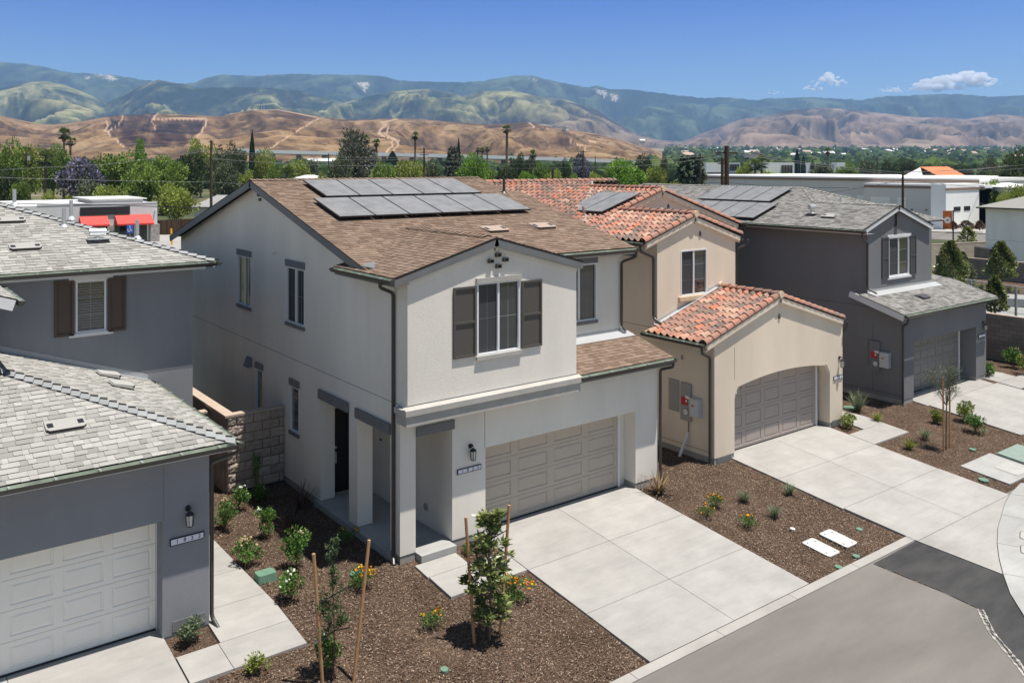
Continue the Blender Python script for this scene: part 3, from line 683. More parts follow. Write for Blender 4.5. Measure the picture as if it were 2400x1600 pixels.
fa = MB(); fa.poly([(x1, -.38, 3.62), (-13, -.38, 3.62), (-13, 0, 3.62), (x1, 0, 3.62)]); fa.poly([(x1, 0, 3.62), (x1, 5.9, 3.62), (-4.5, 5.9, 3.62), (-4.5, 0, 3.62)]); fa.poly([(xU, yU, 6.7), (-13, yU, 6.7), (-13, 5.9, 6.7), (xU, 5.9, 6.7)]); fa.poly([(xU, 5.9, 6.7), (xU, 17, 6.7), (-3, 17, 6.7), (-3, 5.9, 6.7)])
fa.build('soffit', M['trimW'], H)
mb = MB()
for a, b, y in ((-8.2, x1 - .05, 5.895),):
    za = zE + sD * (x1 - a); zb = zE + sD * (x1 - b)
    mb.poly([(a, y, za + .02), (b, y, zb + .02), (b, y, zb + .16), (a, y, za + .16)]); mb.poly([(a, y, za + .022), (b, y, zb + .022), (b, y - .14, zb + .022), (a, y - .14, za + .022)])
mb.build('roof_flashing', M['flash'], H)
downspout(H, [(-4.04, -.46, 3.66), (-4.04, -.44, 3.56), (-4.44, .03, 3.30), (-4.44, .03, .12), (-4.38, -.2, -.05)])
n = V3(0, -sD, 1).normalized(); U = V3(1, 0, 0); Vv = V3(0, 1, sD).normalized()
flatvent(H, (-7.0, 1.03, zE + sD * 1.43), U, Vv, n, M['ventG'], .72, .42)
n = V3(sD, 0, 1).normalized(); U = V3(0, 1, 0); Vv = V3(-1, 0, sD).normalized()
flatvent(H, (-5.25, 5.3, zE + sD * 1.15 + .03), U, Vv, n, M['lid'], .5, .5, False); flatvent(H, (-5.25, 4.0, zE + sD * 1.15 + .03), U, Vv, n, M['lid'], .5, .5, False)
n = V3(0, -s2, 1).normalized(); U = V3(1, 0, 0); Vv = V3(0, 1, s2).normalized(); uz = lambda y: zU + s2 * (y - yU)
flatvent(H, (-6.85, 6.9, uz(6.9)), U, Vv, n, M['ventG'], .72, .42); flatvent(H, (-6.95, 8.7, uz(8.7)), U, Vv, n, M['ventG'], .72, .42)
pipevent(H, (-5.73, 8.2, uz(8.2)), .5, .05); pipevent(H, (-5.45, 8.75, uz(8.75)), .5, .05); pipevent(H, (-6.68, 9.9, uz(9.9)), .42, .05); pipevent(H, (-4.09, 7.2, uz(7.2)), .5, .05); pipevent(H, (-5.1, 7.2, uz(7.2)), .2, .05, 'galv', True)

# ================================================================== HOUSE 1812 (tan, clay tiles)
H = thing('house', 'tan stucco house with terracotta barrel tile roof and arched garage opening', 'house', (15, 0, 0), 'houses along the street')
F0 = Face('F', 0); FL = Face('L', 11.38); FU = Face('F', 2.45); FG = Face('F', 6.2)
mb = MB(); X0, X1 = 11.38, 18.52; GL, GR = 12.37, 17.72
s = .305; rx = 14.68; rz = 5.0; lz = lambda x: rz - s * abs(x - rx)
wall(mb, F0, X0, X1, .15, 3.3, [(GL, GR, .15, 3.3, .5, 1)])
mb.poly([F0.p(GL, 2.55), F0.p(GR, 2.55), F0.p(GR, 3.3), F0.p(GL, 3.3)])
top = 2.55; arch = []
def az(x):
    c = (GL + GR) / 2; h = (GR - GL) / 2
    t = (x - c) / h
    if abs(t) > .965: return 1.98 if abs(t) > .985 else 2.12
    return 2.16 + .29 * (1 - t * t) ** .5 if abs(t) > .9 else 2.20 + .245 * (1 - (t / 1.02) ** 2)
N = 60; xs = [GL + (GR - GL) * i / N for i in range(N + 1)]
for a, b in zip(xs, xs[1:]):
    mb.poly([F0.p(a, az(a)), F0.p(b, az(b)), F0.p(b, 2.55), F0.p(a, 2.55)]); mb.poly([F0.p(a, az(a)), F0.p(b, az(b)), F0.p(b, az(b), -.45), F0.p(a, az(a), -.45)])
mb.poly([F0.p(X0, 3.3), F0.p(X1, 3.3), F0.p(X1, lz(X1) - .08), F0.p(rx, rz - .08), F0.p(X0, lz(X0) - .08)])
wall(mb, FL, 0, 16, .15, 3.68); mb.poly([FL.p(2.45, 3.68), FL.p(16, 3.68), FL.p(16, 6.8), FL.p(2.45, 6.8)])
mb.poly([(X1, 0, 0), (X1, 6, 0), (X1, 6, 3.7), (X1, 0, 3.7)])
ux0, ux1 = 11.38, 15.5; gx = 13.2; gz = 7.5; su = .29; uz_ = lambda x: gz - su * abs(x - gx)
wall(mb, FU, ux0, ux1, 3.7, 6.7, [(12.55, 13.92, 4.87, 6.46, .09)])
mb.poly([FU.p(ux0, 6.7), FU.p(ux1, 6.7), FU.p(ux1, uz_(ux1) - .06), FU.p(gx, gz - .06), FU.p(ux0, uz_(ux0) - .06)])
mb.poly([(ux1, 2.45, 3.7), (ux1, 6.2, 3.7), (ux1, 6.2, 6.75), (ux1, 2.45, 6.75)])
bx = 15.58; bz = 8.42; sb = .32; bzf = lambda x: bz - sb * abs(x - bx)
wall(mb, FG, 11.4, 20.0, 3.7, 6.8); mb.poly([FG.p(11.4, 6.8), FG.p(20.0, 6.8), FG.p(20.0, bzf(20) - .06), FG.p(bx, bz - .06), FG.p(11.4, bzf(11.4) - .06)])
mb.poly([(20, 6.2, 0), (20, 16, 0), (20, 16, 6.9), (20, 6.2, 6.9)]); mb.poly([(X1, 6.2, 0), (20, 6.2, 0), (20, 6.2, 3.7), (X1, 6.2, 3.7)])
joint(mb, FL, [(2.45, 3.9), (12, 3.9)], 1); joint(mb, FL, [(.1, .3), (12, .3)], 1); joint(mb, F0, [(GL, 2.5), (GL, 3.55)], 1)
mb.build('wall', [M['stB'], M['shutB']], H)
mb = MB(); mb.box(X0 + .015, GL - .01, .015, .5, -.3, .149); mb.box(GR + .01, X1 - .02, .015, .5, -.3, .149); mb.box(X0 + .015, X0 + .3, .5, 16, -.3, .149); mb.build('foundation', M['kerb'], H)
for xx, sgn in ((GR, -1), (GL, 1)):
    mb = MB()
    for w_, a, b in ((.30, 2.24, 2.40), (.24, 2.14, 2.24), (.16, 2.02, 2.14), (.08, 1.92, 2.02)):
        mb.box(min(xx, xx + sgn * w_), max(xx, xx + sgn * w_), .03, .30, a, b)
    mb.build('corbel', M['stB'], H)

mb = MB(); fbox(mb, F0, 11.5, 12.2, -.05, .14, .001, .012); fbox(mb, F0, 17.85, 18.42, -.02, .2, .001, .012); mb.build('vent_grille', M['trimA'], H)
garage_door(H, F0, GL - .06, 17.54, 2.5, .44, M['doorB'], 5)
for x0, x1_, r in ((12.55, 13.92, 0),): window(H, FU, x0, x1_, 4.87, 6.46, grid=(0, 2), screen=0)
mb = MB(); fbox(mb, FU, 12.42, 14.05, 4.72, 4.86, 0, .1); fbox(mb, FU, 12.47, 14.0, 4.66, 4.72, 0, .06); mb.build('window_ledge', M['mortar'], H)
lantern(H, F0, 18.3, 2.3); plaque(H, F0, 17.93, 18.5, 1.72, '1812')
for F, u, z in ((FU, 13.55, 7.0), (FG, 16.0, 7.75), (F0, 14.72, 4.3)):
    mb = MB(); mb.prism([F.p(u - .05, z - .08, .001), F.p(u + .05, z - .08, .001), F.p(u + .05, z, .001), F.p(u, z + .1, .001), F.p(u - .05, z, .001)], Vector(F.p(0, 0, .03)) - Vector(F.p(0, 0, 0)), m=0); mb.build('gable_vent', M['shutC'], H)
rf = MB()
ex = .2
shf = [(10.88, -.38, 3.84), (10.88, 2.45, 3.84), (rx, 2.45, rz), (rx, -.38, rz)]
tiles(rf, [(10.88, 0.0, 3.84), (10.88, 2.45, 3.84), (rx, 2.45, 3.84 + s * (rx - 10.88)), (rx, 0.0, 3.84 + s * (rx - 10.88))], (0, 1, 0))
zr1 = 3.84 + s * (rx - 10.88)
rf.prism([(rx, -.05, zr1), (18.48, -.05, 3.84), (18.48, 2.5, 3.84), (rx, 2.5, zr1)], (0, 0, -.08), .4, 1)
tiles(rf, [(rx, 0.0, zr1), (18.48, 0.0, zr1 - s * (18.48 - rx)), (18.48, 6.2, zr1 - s * (18.48 - rx)), (rx, 6.2, zr1)], (0, 1, 0))
# upper gable, shares the left slope with the main cross gable
zL = lambda x: 6.86 + sb * (x - 10.7)
tiles(rf, [(10.7, 2.42, 6.86), (10.7, 16, 6.86), (bx, 16, zL(bx)), (bx, 2.42, zL(bx))], (0, 1, 0),
      inside=lambda p: (p.x < gx + .05 or p.y > 5.95) and (p.y < 5.6 or (p.y - 5.5) < (p.x - 10.7) + .15 or False) if p.y < 11 else False,
      decks=[[(10.7, 2.42, 6.86), (10.7, 6.2, 6.86), (gx, 6.2, zL(gx)), (gx, 2.42, zL(gx))], [(10.7, 6.15, 6.86), (10.7, 16, 6.86), (bx, 16, zL(bx)), (bx, 6.15, zL(bx))]])
zg = zL(gx)
tiles(rf, [(gx, 2.42, zg), (15.75, 2.42, zg - .31 * 2.55), (15.75, 6.2, zg - .31 * 2.55), (gx, 6.2, zg)], (0, 1, 0))
tiles(rf, [(bx, 6.15, zL(bx)), (20.4, 6.15, zL(bx) - sb * 4.82), (20.4, 16, zL(bx) - sb * 4.82), (bx, 16, zL(bx))], (0, 1, 0))
zM = lambda y: 6.86 + sb * (y - 5.5)
tiles(rf, [(9.7, 5.5, 6.86), (16.2, 5.5, 6.86), (16.2, 11.1, zM(11.1)), (9.7, 11.1, zM(11.1))], (1, 0, 0), inside=lambda p: (p.y - 5.5) > (p.x - 10.7) - .12)
tiles(rf, [(9.7, 11.1, zM(11.1)), (18, 11.1, zM(11.1)), (18, 16.5, zM(5.6)), (9.7, 16.5, zM(5.6))], (1, 0, 0))
rB = rf.build('roof', [M['tile'], M['under']], H)
tilecaps(rB, [((rx, -.1, zr1), (rx, 2.42, zr1)), ((gx, 2.34, zg), (gx, 6.1, zg)), ((bx, 6.08, zL(bx)), (bx, 11.1, zL(bx))), ((9.7, 11.1, zM(11.1)), (17.8, 11.1, zM(11.1)))])
tilecaps(rB, [((xa, ya, za), (xb, ya, zb)) for (xa, ya, za, xb, zb) in ((10.88, .0, 3.84, rx, zr1), (18.48, .0, 3.84, rx, zr1), (10.7, 2.44, 6.86, gx, zg), (15.75, 2.44, zg - .31 * 2.55, gx, zg), (10.75, 6.18, 6.88, bx, zL(bx)), (20.4, 6.18, zL(bx) - sb * 4.82, bx, zL(bx)))], 'rake_tiles', r=.13, lift=.0)
for p in ((rx, -.14, zr1 + .06), (gx, 2.3, zg + .06), (bx, 6.04, zL(bx) + .06), (rx, 2.4, zr1 + .09)):
    one('mortar_plug', M['mortar'], rB, lambda mb: mb.tube([(p[0], p[1] - .02, p[2]), (p[0], p[1] + .07, p[2])], .12, 12))
mb = MB(); vz = lambda t: 6.86 + sb * t + .075
mb.poly([(10.7 - .06, 5.5 + .06, vz(0)), (10.7 + .06, 5.5 - .06, vz(0)), (16.2 + .06, 11.0 - .06, vz(5.5)), (16.2 - .06, 11.0 + .06, vz(5.5))])
mb.build('valley_metal', M['flash'], H); mb = MB()
mb.poly([(11.2, 2.44, 3.97), (rx - .1, 2.44, zr1 + .02), (rx - .1, 2.44, zr1 + .17), (11.2, 2.44, 4.12)]); mb.poly([(11.2, 2.3, 4.05), (rx - .3, 2.3, zr1 + .05), (rx - .3, 2.44, zr1 + .06), (11.2, 2.44, 4.06)])
mb.build('roof_flashing', M['flash'], H)
for quad in (((10.9, -.035, 3.8, rx, zr1 - .04), (18.45, -.035, 3.8, rx, zr1 - .04)), ((10.75, 2.415, 6.82, gx, zg - .04), (15.7, 2.415, 6.8, gx, zg - .04)), ((10.75, 6.165, 6.84, bx, zL(bx) - .04), (20.35, 6.165, 6.84, bx, zL(bx) - .04))):
    fa = MB()
    for (xa, ya, za, xb, zb) in quad:
        fa.beam((xa, ya, za), (xb, ya, zb), .13, .16); fa.beam((xa, ya + .02, za - .16), (xb, ya + .02, zb - .16), .08, .07)
    fa.build('rake_moulding', M['stB'], H)
gutter(H, (10.84, 2.6, 3.84), (10.84, -.08, 3.84), (-1, 0, 0), nh=5); gutter(H, (10.66, 7, 6.84), (10.66, 2.38, 6.84), (-1, 0, 0)); gutter(H, (18.52, -.05, 3.84), (18.52, 2.6, 3.84), (1, 0, 0)); gutter(H, (15.8, 2.4, 6.75), (15.8, 6, 6.75), (1, 0, 0)); gutter(H, (20.45, 5.8, 6.86), (20.45, 12, 6.86), (1, 0, 0))
downspout(H, [(10.78, .0, 3.74), (10.78, .0, 3.55), (11.3, .12, 3.33), (11.3, .12, .0)])
downspout(H, [(10.6, 2.48, 6.74), (10.6, 2.48, 6.55), (11.3, 2.55, 6.3), (11.3, 2.55, 4.25), (11.36, 2.25, 4.1)])
downspout(H, [(15.84, 2.15, 6.7), (15.84, 2.2, 6.5), (15.6, 2.45, 6.35), (15.6, 2.5, 4.9)]); downspout(H, [(18.6, -.15, 3.7), (18.6, -.12, 3.5), (18.58, .1, 3.2), (18.58, .1, .1)]); downspout(H, [(20.5, 5.9, 6.8), (20.5, 5.95, 6.5), (20.08, 6.3, 6.3), (20.08, 6.3, 5)])
n = V3(-sb, 0, 1).normalized(); U = V3(0, -1, 0); Vv = V3(1, 0, sb).normalized()
solar(H, (12.55, 8.6, zL(12.55)), U, Vv, n, 2, 1.11, 2.2, rise=.2)
pipevent(H, (12.4, 7.3, zL(12.4)), .4, .05, 'ventT')
def meters(H, X, y0, sub):
    F = Face('L', X)
    mb = MB(); fbox(mb, F, y0 + .96, y0 + 1.42, 1.3, 2.35, 0, .015); mb.build('access_panel', sub, H)
    mb = MB(); fbox(mb, F, y0 + .42, y0 + .84, 1.12, 2.32, 0, .09); mp = mb.build('meter_cabinet', sub, H)
    mb = MB(); mb.tube([F.p(y0 + .56, 1.42, .09), F.p(y0 + .56, 1.42, .16)], .09, 14); mb.build('meter_dial', M['lglass'], mp)
    mb = MB(); fbox(mb, F, y0 + .52, y0 + .80, 1.62, 1.88, .09, .094); mb.build('warning_label', M['red'], mp)
    mb = MB(); fbox(mb, F, y0 + .45, y0 + .62, 1.85, 1.93, .095, .099); fbox(mb, F, y0 + .55, y0 + .62, 1.73, 1.80, .095, .099); mb.build('label_text', M['white'], mp)
    mb = MB(); fbox(mb, F, y0 - .02, y0 + .36, 1.33, 1.93, 0, .2); fbox(mb, F, y0 + .0, y0 + .34, 1.36, 1.9, .2, .215); iv = mb.build('inverter_box', M['inv'], H)
    mb = MB(); fbox(mb, F, y0 + .16, y0 + .27, 1.68, 1.73, .215, .218); mb.build('warning_label', M['red'], iv)
    return F
meters(H, 11.38, .5, M['stB'] if False else M['elec'])
mb = MB(); mb.tube([(11.33, 1.02, 1.12), (11.33, 1.02, .75)], .015, 6, m=1); mb.tube([(11.31, 1.02, .78), (11.12, 1.25, -.12)], .05, 8); mb.build('conduit', [M['trimW'], M['black']], H)
mb = MB(); fbox(mb, Face('L', 11.38), 1.3, 1.37, 3.05, 3.2, 0, .03); mb.build('junction_box', M['elec'], H)

# ================================================================== HOUSE (charcoal)
H = thing('house', 'charcoal grey stucco house with white gable trim and grey shingle roof beyond the tan house', 'house', (26, 0, 0), 'houses along the street')
F0 = Face('F', 0); FL = Face('L', 22.7); FU = Face('F', 1.5)
mb = MB(); wall(mb, F0, 22.7, 29.75, .15, 3.5, [(23.55, 28.82, .15, 2.35, .72, 1)])
wall(mb, FL, 0, 20, .15, 3.65); mb.poly([FL.p(0, 3.65), FL.p(20, 3.65), FL.p(20, 6.7), FL.p(1.5, 6.7), FL.p(1.5, 4.1), FL.p(0, 3.65)])
mb.poly([(29.75, 0, 0), (29.75, 8, 0), (29.75, 8, 4), (29.75, 2, 4.0), (29.75, 0, 3.5)])
cz = lambda x: 7.73 - .33 * abs(x - 24.9)
wall(mb, FU, 22.7, 27.9, 4.0, 6.7, [(24.78 - .45, 25.97, 4.72, 6.36, .09)])
mb.poly([FU.p(22.7, 6.7), FU.p(27.9, 6.7), FU.p(27.9, max(6.7, cz(27.9) - .06)), FU.p(24.9, 7.67), FU.p(22.7, cz(22.7) - .06)])
mb.poly([(27.9, 1.5, 3.6), (27.9, 20, 3.6), (27.9, 20, 6.75), (27.9, 1.5, 6.75)]); mb.box(27.9, 30.8, 6, 20, 0, 6.7)
joint(mb, FL, [(0, 3.66), (20, 3.66)], 1); joint(mb, FL, [(0, .3), (20, .3)], 1); joint(mb, FL, [(1.25, .3), (1.25, 3.0)], 1)
mb.build('wall', [M['stC'], M['black']], H)
mb = MB(); mb.box(22.72, 23.53, .015, .7, -.3, .149); mb.box(28.84, 29.73, .015, .7, -.3, .149); mb.box(22.72, 23.1, .7, 20, -.3, .149); mb.build('foundation', M['kerb'], H)
garage_door(H, F0, 23.48, 28.68, 2.35, .68, M['doorC'], 8)
window(H, FU, 24.33, 25.97, 4.72, 6.36, grid=(0, 2), head='trimW', sill='trimW', screen=0, ext=.12, hh=.12, sh=.1)
shutter(H, FU, 23.78, 24.28, 4.68, 6.4, M['shutC'], 'board'); shutter(H, FU, 26.02, 26.52, 4.68, 6.4, M['shutC'], 'board')
mb = MB(); fbox(mb, FU, 24.83, 24.97, 6.9, 7.4, 0, .1); fbox(mb, FU, 24.78, 25.02, 6.84, 6.9, 0, .12); mb.build('gable_bracket', M['shutC'], H)
lantern(H, F0, 29.42, 2.36); plaque(H, F0, 29.0, 29.6, 1.92, '    ')
rf = MB(); rr = random.Random(9); sc = .33
kw = dict(expo=.15, wmin=.18, wmax=.4, rnd=rr)
xr, yr, zr = 26.66, 7.14, 6.8 + .33 * 4.56
shingles(rf, [(22.1, 1.33, 6.8), (22.1, 18, 6.8), (24.9, 18, 7.724), (24.9, 1.33, 7.724)], (0, 1, 0), **kw)
shingles(rf, [(24.9, 5.38, 7.724), (24.9, 18, 7.724), (xr, 18, zr), (xr, yr, zr)], (0, 1, 0), **kw)
shingles(rf, [(24.9, 1.33, 7.724), (27.75, 1.33, 6.783), (27.75, 5.38, 6.783), (24.9, 5.38, 7.724)], (0, 1, 0), **kw)
shingles(rf, [(24.9, 5.38, 7.724), (xr, yr, zr), (31.22, 2.58, 6.8), (27.6, 2.58, 6.8)], (1, 0, 0), **kw)
shingles(rf, [(xr, yr, zr), (xr, 18, zr), (31.2, 18, 6.8), (31.2, 2.6, 6.8)], (0, 1, 0), **kw)
zlow = lambda y: 3.62 + .3 * (y + .4)
shingles(rf, [(22.1, -.4, 3.62), (29.95, -.4, 3.62), (29.95, 1.5, zlow(1.5)), (22.1, 1.5, zlow(1.5))], (1, 0, 0), **kw)
shingles(rf, [(27.9, 1.5, zlow(1.5)), (29.95, 1.5, zlow(1.5)), (27.9, 3.55, zlow(3.55))], (1, 0, 0), **kw)
rC = rf.build('roof', [M['shC'], M['under']], H)
ridge(rC, [M['capC'], M['under']], [((24.9, 1.42, 7.724), (24.9, 5.38, 7.724), (-1, 0, -sc), (1, 0, -sc)), ((24.9, 5.38, 7.724), (xr, yr, zr), (-1, .4, -sc), (.4, -1, -sc)), ((xr, yr, zr), (xr, 18, zr), (-1, 0, -sc), (1, 0, -sc)), ((31.2, 2.6, 6.8), (xr, yr, zr), (-.4, -1, -sc), (1, .4, -sc))])
fa = MB(); fa.beam((22.06, 1.37, 6.77), (24.92, 1.37, 7.72), .045, .2); fa.beam((24.88, 1.37, 7.72), (27.8, 1.37, 6.755), .045, .2)
fa.beam((22.12, -.4, 3.6), (22.12, 1.9, 4.29), .045, .24); fa.box(22.12, 22.15, 1.15, 18, 6.62, 6.74); fa.box(22.2, 29.9, -.37, -.34, 3.44, 3.6)
fa.build('fascia', M['trimW'], H)
mb = MB(); mb.poly([(22.15, -.36, 3.5), (22.7, -.36, 3.5), (22.7, 1.6, 4.1), (22.15, 1.6, 4.1)]); mb.poly([(22.15, 1.15, 6.64), (22.7, 1.15, 6.64), (22.7, 18, 6.64), (22.15, 18, 6.64)]); mb.build('soffit', M['stC'], H)
gutter(H, (22.06, 18, 6.79), (22.06, 1.15, 6.79), (-1, 0, 0)); gutter(H, (22.1, -.42, 3.61), (29.95, -.42, 3.61), (0, -1, 0))
downspout(H, [(22.0, 1.3, 6.7), (22.0, 1.3, 6.5), (22.62, 1.44, 6.25), (22.62, 1.44, 4.4), (22.75, 1.1, 4.22)]); downspout(H, [(22.25, -.48, 3.5), (22.25, -.46, 3.3), (22.68, -.03, 3.08), (22.68, -.03, .0), (22.55, -.2, -.12)])
mb = MB(); zz = zlow(1.5); mb.poly([(22.7, 1.14, zlow(1.14) + .022), (28.2, 1.14, zlow(1.14) + .022), (28.2, 1.49, zz + .03), (22.7, 1.49, zz + .03)]); mb.poly([(22.7, 1.49, zz), (27.9, 1.49, zz), (27.9, 1.49, zz + .13), (22.7, 1.49, zz + .13)]); mb.build('roof_flashing', M['flash'], H)
n = V3(-sc, 0, 1).normalized(); U = V3(0, -1, 0); Vv = V3(1, 0, sc).normalized(); cL = lambda x: 6.8 + sc * (x - 22.1)
solar(H, (24.4, 11.85, cL(24.4)), U, Vv, n, 4, 1.08, 1.95, rise=.15); solar(H, (22.35, 12.3, cL(22.35)), U, Vv, n, 5, 1.08, 1.95, rise=.15)
flatvent(H, (23.3, 3.55, cL(23.3)), U, Vv, n, M['ventG'], .7, .45); pipevent(H, (23.5, 4.6, cL(23.5)), .3, .07, 'galv', True); pipevent(H, (26.2, 4.9, 7.5), .45, .05)
n = V3(0, -.3, 1).normalized(); U = V3(1, 0, 0); Vv = V3(0, 1, .3).normalized()
flatvent(H, (25.3, .55, zlow(.55)), U, Vv, n, M['shutC'], .6, .4); flatvent(H, (28.2, 1.9, zlow(1.9)), U, Vv, n, M['shutC'], .4, .3)
meters(H, 22.7, .5, M['stC'])
# ================================================================== WHITE HOUSE (far right)
H = thing('house', 'white two-storey house with grey hip roof at the right edge beyond the block walls', 'house', (75, 20, 0), 'houses along the street')
ex, ey = 72.44, 19.27
mb = MB(); mb.box(ex, ex + 11, ey - 12, ey, -.5, 5.45); FLx = Face('L', ex); joint(mb, FLx, [(ey - 12, 2.6), (ey, 2.6)], 1); mb.build('wall', [M['stE'], M['trimA']], H)
rf = MB(); rf.prism([(ex - .6, ey + .6, 5.55), (ex - .6, ey - 12.6, 5.55), (ex + 11.6, ey - 12.6, 5.55), (ex + 11.6, ey + .6, 5.55)], (0, 0, -.12), 0, 1)
rf.poly([(ex - .6, ey + .6, 5.56), (ex - .6, ey - 12.6, 5.56), (ex + 5.5, ey - 6.5, 7.6), (ex + 5.5, ey - 5.5, 7.6)], .5); rf.poly([(ex - .6, ey + .6, 5.56), (ex + 11.6, ey + .6, 5.56), (ex + 5.5, ey - 5.5, 7.6)], .45); rf.poly([(ex - .6, ey - 12.6, 5.56), (ex + 11.6, ey - 12.6, 5.56), (ex + 5.5, ey - 6.5, 7.6)], .45); rf.poly([(ex + 11.6, ey + .6, 5.56), (ex + 11.6, ey - 12.6, 5.56), (ex + 5.5, ey - 6.5, 7.6), (ex + 5.5, ey - 5.5, 7.6)], .45)
rf.build('roof', [M['capC'], M['bronze']], H)

# ================================================================== GROUND
def G(y): return 0.0 if y > 0 else (.1 * y if y > -5.9 else -.59)
def slab(mb, x0, x1, y0, y1, th=.14, g=.006, lift=0., t=.5):
    z = lambda y: G(y) + lift
    ys = sorted({y0 + g, y1 - g, *([0.0] if y0 < 0 < y1 else [])})
    for a, b in zip(ys, ys[1:]):
        mb.hexa([(x0 + g, a, z(a) - th), (x1 - g, a, z(a) - th), (x1 - g, b, z(b) - th), (x0 + g, b, z(b) - th), (x0 + g, a, z(a)), (x1 - g, a, z(a)), (x1 - g, b, z(b)), (x0 + g, b, z(b))], t)
def slabs(name, rects, mt='conc', lift=0.):
    mb = MB()
    for r in rects: slab(mb, *r, lift=lift, t=random.random())
    return mb.build(name, M[mt], kind='structure')
slabs('driveway', [(2.45, 5.1, -1.8, .49), (5.1, 7.9, -1.8, .49), (2.45, 5.1, -3.85, -1.8), (5.1, 7.9, -3.85, -1.8), (2.45, 5.1, -5.76, -3.85), (5.1, 7.9, -5.76, -3.85)])
slabs('driveway', [(-10.9, -8.1, -1.7, .5), (-8.1, -5.4, -1.7, .5), (-10.9, -8.1, -5.8, -1.7), (-8.1, -5.4, -5.8, -1.7)])
slabs('driveway', [(12.24, 14.92, -1.75, .49), (14.92, 17.7, -1.75, .49), (12.24, 14.92, -3.93, -1.75), (14.92, 17.7, -3.93, -1.75), (12.3, 14.92, -6.1, -3.93), (14.92, 17.72, -6.1, -3.93)])
slabs('driveway', [(23.5, 26.2, -.6, .7), (26.2, 29.2, -.6, .7), (23.6, 26.2, -4.0, -.6), (26.2, 29.5, -4.0, -.6), (23.7, 29.6, -6.8, -4.0)])
slabs('path', [(-4.52, -3.07, 2.04, 3.45), (-4.52, -3.07, .56, 2.04), (-4.52, -3.07, -.72, .56), (-4.56, -3.07, -1.62, -.72), (-5.38, -4.56, -1.62, -.72), (-4.52, -3.07, 3.45, 5.9)])
slabs('path', [(.24, 1.4, -.86, -.27), (.27, 2.44, -1.79, -.86)], 'conc')
slabs('path', [(18.7, 20.0, -.74, 1.5), (17.72, 20.0, -1.72, -.74)])
slabs('path', [(29.6, 31.3, -.6, 3), (29.6, 33, -1.5, -.6)])
# flared apron of the third driveway and kerbs
mb = MB()
arc = [(18.99, -5.95), (17.75, -6.1), (16.9, -6.32), (15.89, -6.66), (14.8, -7.03), (13.81, -7.45), (12.9, -7.9), (12.12, -8.33)]
ap = [(12.3, -6.11), (17.7, -6.11)] + arc[2:]
mb.prism([(x, y, -.59) for x, y in ap], (0, 0, -.12)); mb.build('driveway_apron', M['conc'], kind='structure')
mb = MB()
for a, b in zip([1.85 + i * 2.6 for i in range(-6, 5)], [1.85 + (i + 1) * 2.6 for i in range(-6, 5)]):
    b = min(b, 12.33)
    mb.hexa([(a + .006, -6.02, -.75), (b - .006, -6.02, -.75), (b - .006, -5.78, -.75), (a + .006, -5.78, -.75), (a + .006, -6.02, -.592), (b - .006, -6.02, -.592), (b - .006, -5.78, -.575), (a + .006, -5.78, -.575)], random.random())
mb.build('kerb', M['kerb'], kind='structure')
mb = MB()
out = [(18.99, -5.9), (17.75, -6.12), (16.9, -6.34), (15.89, -6.68), (14.8, -7.05), (13.81, -7.47), (12.9, -7.92), (12.12, -8.35), (11.21, -8.9), (10.25, -9.65), (9.3, -10.6), (8.6, -11.6)]
inn_ = [(20.5, -7.6), (18.6, -7.95), (17.5, -8.2), (16.5, -8.6), (15.6, -8.9), (14.7, -9.3), (13.9, -9.75), (13.1, -10.2), (12.3, -10.8), (11.5, -11.5), (10.7, -12.4), (10.1, -13.4)]
for i in range(len(out) - 1):
    mb.prism([(*out[i], -.575), (*out[i + 1], -.575), (*inn_[i + 1], -.575), (*inn_[i], -.575)], (0, 0, -.14), random.random())
for i in range(1, len(out) - 1, 2):
    mb.prism([(out[i][0] - .006, out[i][1], -.573), (out[i][0] + .006, out[i][1], -.573), (inn_[i][0] + .006, inn_[i][1], -.573), (inn_[i][0] - .006, inn_[i][1], -.573)], (0, 0, -.001), 0, 1)
mb.build('sidewalk', [M['conc2'], M['dirt']], kind='structure')
